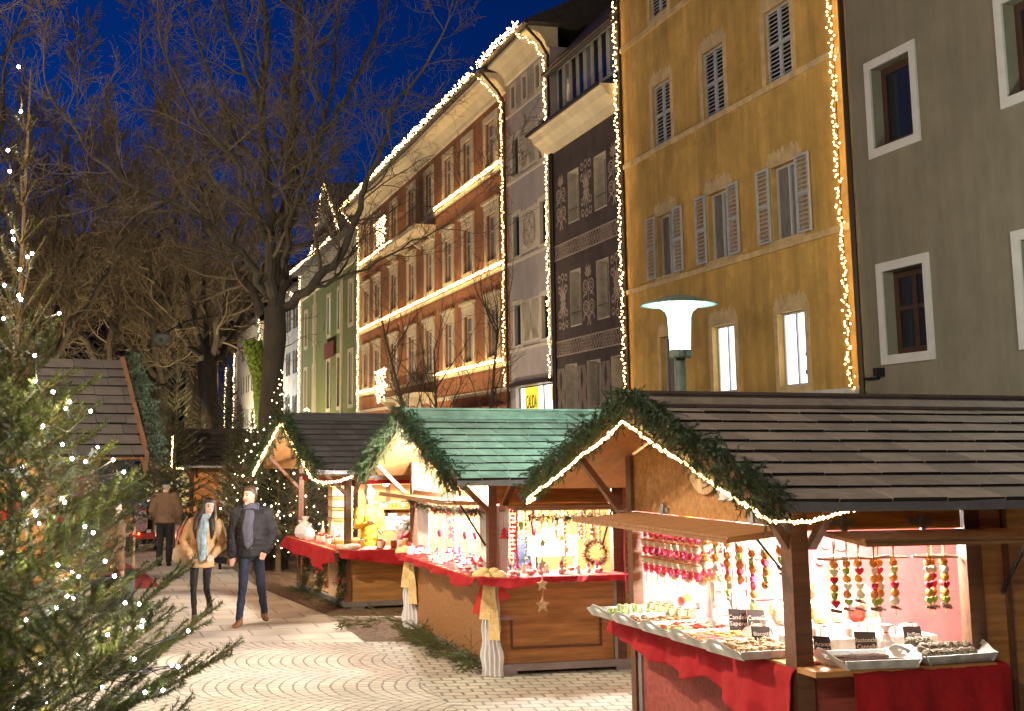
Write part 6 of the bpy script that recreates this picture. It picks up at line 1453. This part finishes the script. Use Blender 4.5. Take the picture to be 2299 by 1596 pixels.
for x in (-.45, .45):
    for y in (-.25, .25): mb = MB(); mb.box(x - .03, x + .03, y - .03, y + .03, 0, .82); mb.build('leg', M_['ply'], t)


# ---------------- far hut toys, left hut goods
rg = random.Random(91)
mb = MB()
for z in (1.78, 1.70): mb.beam((-.42, 2.2, z), (-.42, -.3, z), .02, .02)
o = tag(mb.build('hanging_rail', M_['ply'], None), 'thin wooden rails hung under the gable of the far hut', 'rail'); o.location = O4; o.rotation_euler = (0, 0, math.radians(D4))
for i in range(8):
    t = thing('puppet', ['yellow', 'wooden', 'red', 'lilac'][i % 4] + ' carved puppet hanging under the gable of the far hut', 'puppet', local(O4, D4, -.42, 2.1 - .33 * i, 1.74), rg.random(), ['yellow', 'wooden', 'red', 'lilac'][i % 4] + ' puppets of the far hut'); m = M_[['honey', 'pale_wood', 'heart_red', 'star_pink'][i % 4]]; L = rg.uniform(.3, .45)
    mb = MB(); mb.tube([(0, 0, 0), (0, 0, -L)], .004, 3); mb.build('cord', M_['rope'], t); mb = MB(); mb.ball((0, 0, -L - .05), .055, 8); mb.build('head', M_['pale_wood'], t); mb = MB(); mb.lathe([(.02, -L - .28), (.075, -L - .24), (.04, -L - .09)], 8); mb.tube([(-.11, 0, -L - .2), (0, 0, -L - .11), (.11, 0, -L - .2)], .015, 5); mb.build('body', m, t)
for i in range(14):
    m = rg.choice(['honey', 'heart_red', 'star_pink', 'white_item', 'heart_green', 'screen'][:5]); mb = MB(); s = rg.uniform(.05, .09); mb.ball((0, 0, s), s, 8); mb.ball((0, 0, s * 2.3), s * .55, 7); o = mb.build('toy', M_[m], None, smooth=True); o.location = local(O4, D4, rg.uniform(-.2, .9), rg.uniform(-.3, .0), .92); tag(o, {'honey': 'yellow', 'heart_red': 'red', 'star_pink': 'pink', 'white_item': 'white', 'heart_green': 'green'}[m] + ' rounded toy on the counter of the far hut', 'toy', {'honey': 'yellow', 'heart_red': 'red', 'star_pink': 'pink', 'white_item': 'white', 'heart_green': 'green'}[m] + ' toys on the counter of the far hut')
for i in range(34):
    m = rg.choice(['heart_red', 'heart_red', 'white_item', 'white_item', 'heart_green', 'jar_pale']); c = {'heart_red': 'red', 'white_item': 'white', 'heart_green': 'green', 'jar_pale': 'cream'}[m]; up = i % 2
    mb = MB(); s = rg.uniform(.05, .10); mb.ball((0, 0, 0), s, 8); (mb.tube([(0, 0, s), (0, 0, s + .3)], .005, 3) if up else mb.ball((0, 0, s * 1.1), s * .6, 7)); o = mb.build('soft_toy' if not up else 'bauble', M_[m], None, smooth=True); o.location = local(O5, D5, rg.uniform(-5.2, -.6), rg.uniform(-.15, .25), rg.uniform(1.55, 1.85) if up else .99 + s)
    tag(o, c + (' bauble hanging in the large left hut' if up else ' soft toy on the counter of the large left hut'), 'bauble' if up else 'toy', c + (' baubles of the large left hut' if up else ' toys of the large left hut'))
# red mat and wooden easels right of the left hut
mb = MB(); a, b, c, d = gr(358, 1318), gr(255, 1330), gr(255, 1255), gr(320, 1285); mb.add([tuple(p + V3((0, 0, .02))) for p in (a, b, c, d)], [(0, 1, 2, 3)]); o = mb.build('floor_mat', mat('mat_red', (.42, .06, .07), .9, .1)); s_ = o.modifiers.new('t', 'SOLIDIFY'); s_.thickness = .012; tag(o, 'red mat with a curled corner on the paving by the left hut', 'mat')
for i, (x, y) in enumerate([(262, 1290), (283, 1302)]):
    g_ = gr(x, y); t = thing('trestle', ['left', 'right'][i] + ' one of two thin wooden display trestles on the red mat', 'trestle', g_, .3, 'display trestles on the red mat'); mb = MB()
    for sx in (-.12, .12): mb2 = MB(); mb2.beam((sx, -.1, .02), (sx, 0, .95), .035, .035); mb2.beam((sx, .12, .02), (sx, 0, .93), .035, .035); mb2.build('leg', M_['pale_wood'], t)
    mb.beam((-.14, 0, .96), (.14, 0, .96), .05, .05); mb.ball((0, 0, 1.07), .09, 8, (1, .6, 1)); mb.build('top_piece', M_['ply'], t)
# ================================================================ PEOPLE
mat('skin', (.62, .34, .24), .55, .08, 8); mat('skin_pale', (.66, .42, .32), .55, .08, 8); mat('eye_dark', (.02, .015, .012), .2, 0); mat('lips', (.45, .10, .09), .5, 0)
mat('hair_black', (.018, .012, .010), .45, .4, 30, .4, 60, stretch=(4, 4, .5)); mat('hair_brown', (.06, .03, .016), .5, .4, 30, .4, 60); mat('hair_white', (.36, .32, .28), .7, .2, 20); mat('hair_blond', (.52, .33, .13), .6, .3, 30, .3, 60, stretch=(4, 4, .5))
mat('camel', (.55, .36, .18), .9, .12, 6, .3, 25); mat('puffer', (.018, .018, .022), .8, .3, 10, .2, 30); mat('jeans', (.022, .034, .075), .9, .3, 9, .3, 60); mat('black_cloth', (.012, .011, .013), .85, .3, 8, .2, 40); mat('brown_jacket', (.16, .095, .055), .9, .15, 8, .3, 40)
mat('boots', (.25, .12, .05), .7, .2, 10); mat('shoe_grey', (.12, .09, .08), .7, .2, 10); mat('scarf_blue', (.42, .58, .66), .8, 0, 9, col2=(.12, .22, .30)); mat('scarf_grey', (.09, .09, .13), .9, .3, 10, .3, 60, stretch=(8, 1, 1)); mat('fur', (.42, .30, .17), .95, .4, 30, .8, 60); mat('blue_jacket', (.03, .13, .32), .8, .2); mat('beanie', (.16, .19, .16), .9, .15, 20); mat('taupe', (.42, .34, .26), .7, .15, 8, .2, 20); mat('knit_pale', (.70, .72, .78), .9, .3, 20)
def remesh(o, v, sm=2):
    m = o.modifiers.new('merge', 'REMESH'); m.mode = 'VOXEL'; m.voxel_size = v; m.use_smooth_shade = True
    s = o.modifiers.new('soften', 'SMOOTH'); s.iterations = sm; s.factor = .5
    return o
def limb(mb, pts, rad, n=12):
    fine, rr = [], []; pts = [V3(p) for p in pts]
    for i in range(len(pts) - 1):
        for k in range(3): t = k / 3; fine.append(pts[i].lerp(pts[i + 1], t)); rr.append(rad[i] + (rad[i + 1] - rad[i]) * t)
    fine.append(pts[-1]); rr.append(rad[-1]); mb.tube(fine, rr, n)
    mb.ball(pts[0], rad[0], 10); mb.ball(pts[-1], rad[-1], 10)
def hand(mb, w, d, side, curl=.5):
    """palm and five bent fingers pointing along d from wrist w"""
    w, d = V3(w), V3(d).normalized(); x = V3((0, -1, 0)).cross(d).normalized() * 1; y = d.cross(x).normalized()
    mb.loft([(w, .022, .016, Matrix((x, y, d)).transposed().to_4x4()), (w + d * .04, .038, .018, Matrix((x, y, d)).transposed().to_4x4()), (w + d * .085, .040, .015, Matrix((x, y, d)).transposed().to_4x4())], 10)
    for i, (o, l) in enumerate(((-.030, .062), (-.010, .074), (.011, .070), (.030, .055))):
        p0 = w + d * .08 + x * o; b = y * curl * side; p1 = p0 + d * l * .5 + b * .008; p2 = p1 + (d * .8 + b * .8).normalized() * l * .35; p3 = p2 + (d * .4 + b).normalized() * l * .25
        mb.tube([p0, p1, p2, p3], [.0095, .0088, .008, .006], 7)
    t0 = w + d * .025 + x * .03 * -side; mb.tube([t0, t0 + (d - x * side * .8) * .03, t0 + (d * 1.2 - x * side * .3) * .05], [.011, .010, .007], 7)
def person(label, loc, rz, P):
    t = thing('person', label, 'person', loc, rz); H = P.get('H', 1.75); k = H / 1.8; S = lambda p: V3(p) * k
    J = dict(pel=(0, 0, .95), che=(0, 0, 1.30), nk=(0, .0, 1.50), hd=(0, -.01, 1.67), sl=(-.19, 0, 1.44), sr=(.19, 0, 1.44), el=(-.25, .02, 1.15), er=(.25, .02, 1.15), wl=(-.26, -.04, .90), wr=(.26, -.04, .90), hl=(-.09, 0, .92), hr=(.09, 0, .92), kl=(-.10, -.02, .50), kr=(.10, -.02, .50), al=(-.10, .03, .09), ar=(.10, .03, .09))
    J.update(P.get('J', {})); J = {a: S(b) for a, b in J.items()}; fw = P.get('slim', 1.0); sk = M_[P.get('skin', 'skin')]
    hr_ = Matrix.Rotation(math.radians(P.get('tilt', 0)), 3, 'Y') @ Matrix.Rotation(math.radians(P.get('turn', 0)), 3, 'Z')
    def hp(x, y, z): return J['hd'] + hr_ @ (V3((x, y, z)) * k)
    R4 = hr_.to_4x4()
    # --- body: one closed surface
    mb = MB(); c = J['hd']
    mb.loft([(hp(0, .01, -.115), .02*k, .03*k, R4), (hp(0, -.02, -.105), .045*k, .05*k, R4), (hp(0, -.015, -.07), .062*k, .075*k, R4), (hp(0, -.005, -.02), .070*k, .088*k, R4), (hp(0, .0, .03), .074*k, .093*k, R4), (hp(0, .008, .075), .068*k, .085*k, R4), (hp(0, .01, .105), .045*k, .06*k, R4), (hp(0, .01, .12), .01, .015, R4)], 16)
    mb.loft([(hp(0, -.092, .015), .008*k, .006*k, R4), (hp(0, -.108, -.015), .012*k, .014*k, R4), (hp(0, -.10, -.035), .016*k, .016*k, R4), (hp(0, -.09, -.042), .01*k, .01*k, R4)], 8)
    mb.ball(hp(0, -.082, -.098), .024 * k, 8)
    for s in (-1, 1): mb.ball(hp(s * .074, .01, -.01), .022 * k, 8, (.4, .8, 1.2)); mb.ball(hp(s * .035, -.07, -.035), .026 * k, 8)
    limb(mb, [J['nk'], c - V3((0, 0, .08 * k))], [.058 * k, .054 * k])
    mb.loft([(J['pel'] - V3((0, 0, .06 * k)), .15*k*fw, .105*k), (J['pel'] + V3((0, 0, .08 * k)), .145*k*fw, .10*k), (J['pel'].lerp(J['che'], .6), .14*k*fw, .10*k), (J['che'] + V3((0, 0, .04)), .17*k*fw, .115*k), (J['nk'] - V3((0, 0, .05 * k)), .14*k*fw, .09*k), (J['nk'], .06*k, .055*k)], 16)
    for a in 'lr':
        limb(mb, [J['s' + a], J['e' + a], J['w' + a]], [.058 * k, .044 * k, .029 * k]); s = -1 if a == 'l' else 1
        hand(mb, J['w' + a], (J['w' + a] - J['e' + a]), s, .6)
        lr = P.get('legr', .09); limb(mb, [J['h' + a], J['k' + a], J['a' + a]], [(lr - .02) * k, (lr - .042) * k, (lr - .05) * k]); mb.loft([(J['a' + a] + V3((0, .04, -.05)) * k, .035*k, .03*k), (J['a' + a] + V3((0, -.02, -.03)) * k, .04*k, .06*k)], 10)
    body = remesh(mb.build('body', sk, t), .011, 2)
    mb = MB()
    for s in (-1, 1): mb.ball(hp(s * .031, -.0855, .012), .0115 * k, 7, (1.2, .5, .75))
    mb.build('eyes', M_['eye_dark'], t); mb = MB()
    mb.tube([hp(-.026, -.088, -.062), hp(-.010, -.102, -.068), hp(.010, -.102, -.068), hp(.026, -.088, -.062)], [.002, .006, .006, .002], 6); mb.build('lips', M_['lips'], t); mb = MB()
    for s in (-1, 1): mb.tube([hp(s * .016, -.094, .034), hp(s * .034, -.092, .038), hp(s * .05, -.078, .032)], [.003, .004, .002], 5)
    mb.build('eyebrows', M_[P['hair'] if P['hair'] != 'hair_blond' else 'hair_brown'], t)
    # --- hair
    mb = MB(); hl = P.get('hairlen', 'short')
    mb.loft([(hp(0, .045, -.06), .055*k, .045*k, R4), (hp(0, .035, -.01), .078*k, .068*k, R4), (hp(0, .024, .04), .086*k, .082*k, R4), (hp(0, .012, .075), .084*k, .096*k, R4), (hp(0, .005, .105), .072*k, .085*k, R4), (hp(0, .005, .13), .04*k, .05*k, R4), (hp(0, .005, .138), .01, .01, R4)], 16)
    rg = random.Random(len(label))
    if hl == 'short':
        for i in range(46): a = rg.uniform(0, 6.28); r = rg.random() ** .5; q = hp(.07 * r * math.cos(a), .005 + .078 * r * math.sin(a), .128 - .05 * r * r); mb.ball(q, rg.uniform(.010, .020) * k, 5)
    if hl == 'long':
        for s in (-1, 1):
            mb.tube([hp(s * .05, .01, .09), hp(s * .084, -.01, .0), hp(s * .095, -.02, -.10), J['nk'] + V3((s * .115, -.085, -.02)) * k, J['nk'] + V3((s * .125, -.12, -.16)) * k, J['nk'] + V3((s * .115, -.12, -.30)) * k], [.03*k, .034*k, .042*k, .05*k, .045*k, .012*k], 9)
        mb.tube([hp(0, .06, .05), hp(0, .09, -.06), J['nk'] + V3((0, .10, -.05)), J['nk'] + V3((0, .12, -.3))], [.06*k, .07*k, .08*k, .03*k], 9)
    remesh(mb.build('hair', M_[P['hair']], t), .011, 1)
    # --- coat
    mb = MB(); hem = P.get('hem', .86) * k; ct = P.get('bulk', .03); pel = J['pel']; fl = P.get('flare', 0)
    prof = [((pel.x, pel.y, hem), .165*k*fw + ct + fl, .125*k + ct + fl), ((pel.x, pel.y, (hem + pel.z) / 2 + .02), .165*k*fw + ct + fl * .5, .125*k + ct)]
    if pel.z > hem: prof.append((pel + V3((0, 0, .1 * k)), .15*k*fw + ct, .115*k + ct))
    prof += [(pel.lerp(J['che'], .65), .155*k*fw + ct, .115*k + ct), (J['che'] + V3((0, 0, .04 * k)), .18*k*fw + ct, .13*k + ct), (J['nk'] - V3((0, 0, .055 * k)), .155*k*fw + ct, .095*k + ct), (J['nk'] + V3((0, 0, .01 * k)), .075*k + ct * .6, .07*k + ct * .6), (J['nk'] + V3((0, .0, .04 * k)), .07*k + ct * .5, .07*k + ct * .5)]
    mb.loft(prof, 20)
    for a in 'lr':
        e = J['e' + a]; w = J['w' + a]; limb(mb, [J['s' + a], e, w.lerp(e, .04)], [.068*k + ct, .055*k + ct * .8, .042*k + ct * .5])
        if P.get('quilt'):
            for q in range(1, 9): u = q / 9; pt = J['s' + a].lerp(e, u * 2) if u < .5 else e.lerp(w, u * 2 - 1); mb.ball(pt, (.072 - .02 * u) * k + ct * .9, 9, (1, 1, .55))
    if P.get('quilt'):
        for q in range(8): z = hem + (J['nk'].z - .08 - hem) * (q + .5) / 8; mb.loft([((pel.x, pel.y, z - .03), .165*k*fw + ct, .12*k + ct), ((pel.x, pel.y, z), .178*k*fw + ct, .132*k + ct), ((pel.x, pel.y, z + .03), .165*k*fw + ct, .12*k + ct)], 18)
    coat = remesh(mb.build('coat', M_[P['coat']], t), .012, 3); wrinkle(coat, .030, .075)
    if P.get('hood'):
        mb = MB(); n = 16
        for i in range(n + 1):
            a = math.pi * (-.12 + 1.24 * i / n); mb.ball(J['nk'] + V3((math.cos(a) * .135, .02 + math.sin(a) * .09, .01 + .04 * math.sin(a))) * k, .042 * k, 8)
        remesh(mb.build('hood', M_[P['coat']], t), .013, 2)
        mb = MB()
        for i in range(70):
            a = math.pi * (-.15 + 1.3 * rg.random()); q = J['nk'] + V3((math.cos(a) * .15, .02 + math.sin(a) * .11, .045 + .04 * math.sin(a))) * k; mb.tube([q, q + V3((rg.gauss(0, .02), rg.gauss(0, .02), rg.uniform(.01, .03)))], [.012, .003], 4)
        mb.build('fur_trim', M_[P['hood']], t)
    if P.get('buttons'):
        mb = MB()
        for q in range(5): mb.ball((pel.x + .02, -(.13 * k + ct) + pel.y - .005, hem + .12 + q * .11), .011, 6)
        mb.build('buttons', M_['steel'], t)
    # --- trousers and shoes
    mb = MB(); r0 = P.get('legr', .09)
    for a in 'lr': limb(mb, [J['h' + a], J['k' + a], J['a' + a] + V3((0, 0, .02))], [r0 * k, (r0 - .024) * k, (r0 - .036) * k])
    mb.ball(J['pel'] - V3((0, 0, .04)), .15 * k * fw, 12, (1, .75, .7)); wrinkle(remesh(mb.build('trousers', M_[P['legs']], t), .011, 2), .020, .06)
    for a in 'lr':
        mb = MB(); A = J['a' + a]; gz = A.z - .09 * k; pt = math.radians(P.get('toe', {}).get(a, 0)); R = Matrix.Rotation(pt, 3, 'Z')
        def fq(x, y, z): return A + R @ V3((x, y, z)) * k
        mb.loft([(fq(0, .05, -.06), .030*k, .028*k, Matrix.Rotation(math.pi/2, 4, 'X')), (fq(0, .02, -.045), .042*k, .045*k, Matrix.Rotation(math.pi/2, 4, 'X')), (fq(0, -.06, -.055), .044*k, .035*k, Matrix.Rotation(math.pi/2, 4, 'X')), (fq(0, -.13, -.064), .046*k, .027*k, Matrix.Rotation(math.pi/2, 4, 'X')), (fq(0, -.18, -.072), .028*k, .016*k, Matrix.Rotation(math.pi/2, 4, 'X'))], 12)
        mb.loft([(fq(0, .01, -.05), .048*k, .055*k), (fq(0, .01, .05), .046*k, .050*k)], 12); remesh(mb.build('shoe', M_[P['shoe']], t), .009, 1)
    # --- scarf
    if P.get('scarf'):
        mb = MB(); n = 18
        for lay in range(2):
            mb.tube([J['nk'] + V3((math.cos(2 * math.pi * i / n) * .085, math.sin(2 * math.pi * i / n) * .08 - .01, .012 + .03 * lay + .012 * math.sin(i))) * k for i in range(n + 1)], .027 * k, 8)
        sx = P.get('sx', 0); L = P.get('sl', .5)
        ys = -(.13 * k + ct) - .012
        for q, (o, l, w) in enumerate(((0, L, .055), (.035, L * .82, .04))):
            m = 10
            mb.loft([((sx + o * (1 - i / m) + .01 * math.sin(i), (ys + .03 * (1 - min(1, i / 3))) - .008 * q, J['nk'].z - .01 - l * k * i / m), w * k * (.7 + .6 * math.sin(math.pi * min(1, i / m * 1.05)) ** .5) * (1 if i < m else .2), .014) for i in range(m + 1)], 10)
        mb.build('scarf', M_[P['scarf']], t, smooth=True)
    if P.get('cap'):
        mb = MB(); z0 = .035
        mb.loft([(hp(0, .01, z0), .090*k, .108*k, R4), (hp(0, .012, z0 + .05), .092*k, .108*k, R4), (hp(0, .012, z0 + .09), .07*k, .085*k, R4), (hp(0, .012, z0 + .108), .02*k, .02*k, R4)], 16)
        if P.get('pom'): mb.ball(hp(0, .01, z0 + .135), .035 * k, 8)
        mb.build('hat', M_[P['cap']], t, smooth=True)
    return t
# the couple
person('young woman in a camel coat and pale blue scarf, long dark hair, hands in pockets', gr(449, 1399), 0, dict(H=1.66, skin='skin_pale', hair='hair_black', hairlen='long', turn=28, tilt=9, coat='camel', hem=.80, bulk=.028, flare=.01, hood='fur', slim=.92, legs='black_cloth', legr=.074, shoe='shoe_grey', scarf='scarf_blue', sl=.62, sx=.03,
    J=dict(che=(.03, 0, 1.30), nk=(.045, 0, 1.50), hd=(.09, -.02, 1.665), sl=(-.13, 0, 1.43), sr=(.215, 0, 1.41), el=(-.275, .07, 1.17), er=(.31, .07, 1.14), wl=(-.16, -.12, .99), wr=(.19, -.12, .98), kl=(-.085, -.14, .50), kr=(.085, .0, .50), al=(-.05, -.20, .10), ar=(.095, .26, .20))))
person('young man in a black quilted jacket, grey scarf and blue jeans, glancing at the woman', gr(562, 1402), 0, dict(H=1.82, skin='skin', hair='hair_brown', hairlen='short', turn=-38, tilt=-4, coat='puffer', hem=.875, bulk=.034, quilt=True, buttons=True, hood='puffer', slim=.98, legs='jeans', legr=.084, shoe='boots', scarf='scarf_grey', sl=.50, sx=-.03, toe=dict(l=-12, r=14),
    J=dict(nk=(-.01, 0, 1.50), hd=(-.03, -.02, 1.67), el=(-.26, .02, 1.15), wl=(-.255, -.03, .89), er=(.275, .05, 1.16), wr=(.19, -.08, .95), kl=(-.095, -.10, .50), kr=(.13, .02, .50), al=(-.125, -.20, .09), ar=(.16, .22, .12))))
hbg = thing('handbag', 'cream handbag tucked behind the elbow of the young woman', 'handbag', gr(449, 1399) + V3((-.27, .12, .78)), .4); mb = MB(); mb.loft([((0, 0, 0), .11, .05), ((0, 0, .06), .15, .07), ((0, 0, .18), .14, .06), ((0, 0, .24), .09, .03)], 12); mb.build('bag', mat('bag_cream', (.62, .50, .36), .8, .15, 8), hbg, smooth=True); mb = MB(); mb.tube([(-.1, 0, .22), (-.06, 0, .42), (.04, -.02, .62), (.10, -.04, .44), (.1, 0, .22)], .009, 5); mb.build('strap', M_['bag_cream'], hbg)
old = person('old man seen from behind in a brown jacket and black cap', gr(368, 1271), math.pi, dict(H=1.70, skin='skin_pale', hair='hair_white', turn=6, coat='brown_jacket', hem=.90, bulk=.04, slim=1.08, legs='black_cloth', legr=.10, shoe='black_cloth', cap='black_cloth', J=dict(el=(-.30, .04, 1.16), er=(.28, .0, 1.16), wl=(-.28, -.05, .90), wr=(.22, -.12, .98))))
rb = thing('shopping_bag', 'red carrier bag hanging from the old man\'s hand', 'bag', gr(368, 1271) + V3((.33, .05, 0)), .3); mb = MB(); mb.loft([((0, 0, .42), .07, .05), ((0, 0, .5), .12, .06), ((0, 0, .68), .09, .05), ((0, 0, .80), .025, .02)], 10); mb.build('bag', M_['red_item'], rb, smooth=True); mb = MB(); mb.tube([(-.02, 0, .80), (-.01, 0, .88), (.02, 0, .88), (.02, 0, .80)], .006, 5); mb.build('handle', M_['red_item'], rb)
# mobility scooter with rider
sp = gr(318, 1237); sc_ = thing('mobility_scooter', 'mobility scooter with lit red tail lamps seen from behind', 'mobility scooter', sp, math.radians(18))
mb = MB(); mb.box(-.26, .26, -.12, .35, .16, .36); mb.box(-.2, .2, .35, 1.0, .14, .2); mb.build('chassis', M_['black_cloth'], sc_)
mb = MB(); mb.box(-.28, .28, -.16, -.10, .28, .42); mb.build('rear_bumper', M_['red_item'], sc_)
for x in (-.20, -.10): mb = MB(); mb.ball((x, -.17, .40), .03, 8, (1, .4, 1)); mb.build('tail_lamp', mat('tail_glow', (1, .1, .02), .4, 0, emis=(1, .10, .02), est=14) if 'tail_glow' not in M_ else M_['tail_glow'], sc_)
for x, y in ((-.33, .05), (.33, .05), (0, 1.05)):
    mb = MB(); Rm = Matrix.Rotation(math.pi / 2, 4, 'Y'); mb.loft([((x + o, y, .16), r, r, Rm) for o, r in ((-.05, .11), (-.045, .15), (-.02, .165), (.02, .165), (.045, .15), (.05, .11))], 18); w = mb.build('tyre', M_['iron'], sc_)
    mb = MB(); 
    for sg in (-1, 1):
        for q in range(5): a = q * 1.2566; mb.beam((x + sg * .052, y, .16), (x + sg * .052, y + .1 * math.cos(a), .16 + .1 * math.sin(a)), .025, .012, up=(1, 0, 0))
    mb.build('rim', M_['steel'], w)
mb = MB(); mb.box(-.24, .24, .05, .48, .48, .56); mb.box(-.23, .23, -.02, .06, .56, 1.0); mb.build('seat', M_['black_cloth'], sc_); mb = MB(); mb.tube([(0, 1.0, .2), (0, .85, .95)], .025, 7); mb.tube([(-.22, .82, .98), (.22, .82, .98)], .015, 6); mb.build('steering_column', M_['iron'], sc_)
mb = MB(); mb.tube([(-.02, .2, .38), (-.02, .2, .5)], .05, 8); mb.build('seat_post', M_['iron'], sc_)
person('person in a blue jacket and blue hat riding the mobility scooter', sp + V3((-.06, .22, -.0)), math.radians(198), dict(H=1.6, skin='skin_pale', hair='hair_brown', coat='blue_jacket', hem=.56, bulk=.04, legs='black_cloth', shoe='black_cloth', cap='blue_jacket',
    J=dict(pel=(0, 0, .66), che=(0, 0, 1.0), nk=(0, 0, 1.22), hd=(0, -.01, 1.39), sl=(-.19, 0, 1.15), sr=(.19, 0, 1.15), el=(-.24, -.15, .92), er=(.24, -.15, .92), wl=(-.2, -.42, .98), wr=(.2, -.42, .98), hl=(-.09, 0, .64), hr=(.09, 0, .64), kl=(-.12, -.42, .62), kr=(.12, -.42, .62), al=(-.12, -.48, .32), ar=(.12, -.48, .32))))
bg_ = thing('shopping_bag', 'pink and pale patterned bag hung on the back of the scooter', 'bag', sp + V3((.0, -.22, .45)), .2); mb = MB(); mb.loft([((0, 0, .0), .10, .05), ((0, 0, .1), .16, .08), ((0, 0, .32), .15, .07), ((0, 0, .48), .11, .05)], 12); mb.build('bag', mat('bag_print', (.60, .66, .74), .7, 0, 14, col2=(.6, .16, .24)), bg_, smooth=True); mb = MB(); mb.tube([(-.12, 0, .47), (-.09, 0, .56), (.0, 0, .5), (.09, 0, .56), (.12, 0, .47)], .018, 6); mb.build('handle', M_['star_pink'], bg_)
# sellers
person('seller in a bright yellow jacket and grey green bobble hat behind the jars', local(O1, D1, .62, .95, .05), math.radians(18), dict(H=1.66, skin='skin_pale', hair='hair_brown', coat='yellow_coat', hem=.8, bulk=.012, slim=.85, legs='black_cloth', shoe='black_cloth', cap='beanie', pom=True, turn=-20, J=dict(sl=(-.165, 0, 1.43), sr=(.165, 0, 1.43), el=(-.225, -.05, 1.17), wl=(-.12, -.26, 1.22), er=(.225, -.04, 1.16), wr=(.12, -.27, 1.10))))
person('seller with long blond hair and dark coat behind the ornament strings', local(O2, D2, .80, 1.45, .0), math.radians(150), dict(H=1.52, skin='skin_pale', hair='hair_blond', hairlen='long', coat='jeans', hem=.7, bulk=.03, legs='black_cloth', shoe='black_cloth'))
person('blond seller in pale knitted hat and taupe quilted coat behind the fruit garlands', local(O3, D3, 1.24, 1.30, .0), math.radians(10), dict(H=1.50, skin='skin_pale', hair='hair_blond', hairlen='long', coat='taupe', quilt=True, hem=.75, bulk=.03, legs='black_cloth', shoe='black_cloth', cap='knit_pale', scarf='knit_pale', sl=.2, turn=-15, tilt=-4, J=dict(el=(-.26, -.05, 1.18), wl=(-.14, -.26, 1.05), er=(.26, -.05, 1.18), wr=(.14, -.26, 1.05))))
# visitor half hidden behind the spruce, by the left hut
person('visitor in a tan coat by the left hut, mostly hidden by the spruce', (at(255, 1200, 15.6).x, 15.6, 0), math.radians(120), dict(H=1.68, skin='skin_pale', hair='hair_brown', coat='brown_jacket', hem=.8, bulk=.03, legs='black_cloth', shoe='boots'))
mat('tub_grey', (.035, .035, .038), .7, .2)
# grey loudspeaker globe on the tree line
t = thing('loudspeaker', 'round grey loudspeaker fixed high beside the tree trunks', 'loudspeaker', at(365, 760, 30)); mb = MB(); mb.loft([((0, 0, -.16), .12, .12), ((0, 0, -.12), .24, .2), ((0, 0, .06), .26, .22), ((0, 0, .14), .12, .12)], 14); mb.build('housing', mat('speaker_grey', (.10, .10, .10), .8, .1), t, smooth=True); mb = MB(); mb.ball((0, -.2, -.04), .06, 10, (1, .3, 1)); mb.build('cone', M_['tub_grey'], t); mb = MB(); mb.tube([(0, 0, .12), (.5, .6, .5), (1.2, 2.5, .9)], .02, 5); mb.build('bracket', M_['iron'], t)
# planter and litter
t = thing('planter', 'dark round planter bin standing behind the near spruce', 'planter', gr(250, 1405)); mb = MB(); mb.lathe([(.2, 0), (.26, .05), (.30, .7), (.28, .72), (.26, .66)], 18); mb.build('tub', M_['tub_grey'], t, smooth=True)
t = thing('flower_pot', 'black plastic pot standing on the soil left of the black roofed stall', 'pot', gr(625, 1252)); mb = MB(); mb.lathe([(.24, 0), (.32, .42), (.30, .42), (.28, .36), (.001, .35)], 18); mb.build('pot', M_['iron'], t, smooth=True)
mb = MB(); mb.quad((-.07, -.03, .016), (.07, -.04, .016), (.08, .03, .02), (-.06, .04, .017)); o = mb.build('paper_scrap', M_['white_item']); o.location = gr(1018, 1584); tag(o, 'small white paper scrap lying on the cobbles', 'litter')
# ================================================================ STREET LAMP in the picture
YL = 12.1; q_ = YL / 16.2
SL = V3((at(1525, 720, YL).x, YL, 0))
t = thing('street_lamp', 'lit hooded street lamp with glass cylinder on a green grey post', 'street lamp', SL)
mat('lamp_pole', (.10, .13, .10), .6, .2, 8, metal=.2); _m, N, L, P = node_mat('lamp_glass'); N.remove(P); em = N.new('ShaderNodeEmission'); em.inputs[0].default_value = (.28, .95, .92, 1); em.inputs[1].default_value = 2.2
tr = N.new('ShaderNodeBsdfTransparent'); ad = N.new('ShaderNodeAddShader'); L.new(em.outputs[0], ad.inputs[0]); L.new(tr.outputs[0], ad.inputs[1]); L.new(ad.outputs[0], N['Material Output'].inputs['Surface'])
zt = at(1525, 672, YL).z
def lq(pr): return [(r * q_, zt + z * q_) for r, z in pr]
mb = MB(); mb.lathe([(.09, 0), (.09, .5), (.055, .52), (.048, zt - .80 * q_)], 14); mb.build('pole', M_['lamp_pole'], t, smooth=True)
mb = MB(); mb.lathe(lq([(.13, -.80), (.15, -.78), (.15, -.69), (.135, -.68)]), 16); mb.build('collar', M_['lamp_pole'], t)
mb = MB(); mb.lathe(lq([(.135, -.68), (.155, -.24), (.18, -.17), (.30, -.07)]), 20); mb.build('glass', M_['lamp_glass'], t, smooth=True)
mb = MB(); mb.lathe(lq([(.05, .06), (.2, .035), (.40, -.035), (.52, -.07), (.52, -.078), (.30, -.065)]), 28); mb.build('hood', [M_['lamp_pole']], t, smooth=True)
mb = MB(); mb.ball((0, 0, zt - .36 * q_), .05, 10, (1, 1, 2.2)); mb.build('burner', mat('lamp_burner', (1, 1, 1), .4, 0, emis=(.85, 1, 1), est=12), t, smooth=True)
light('lamp', 'POINT', (0, 0, zt - .55 * q_), 270, (.62, 1.0, .90), .06, parent=t)
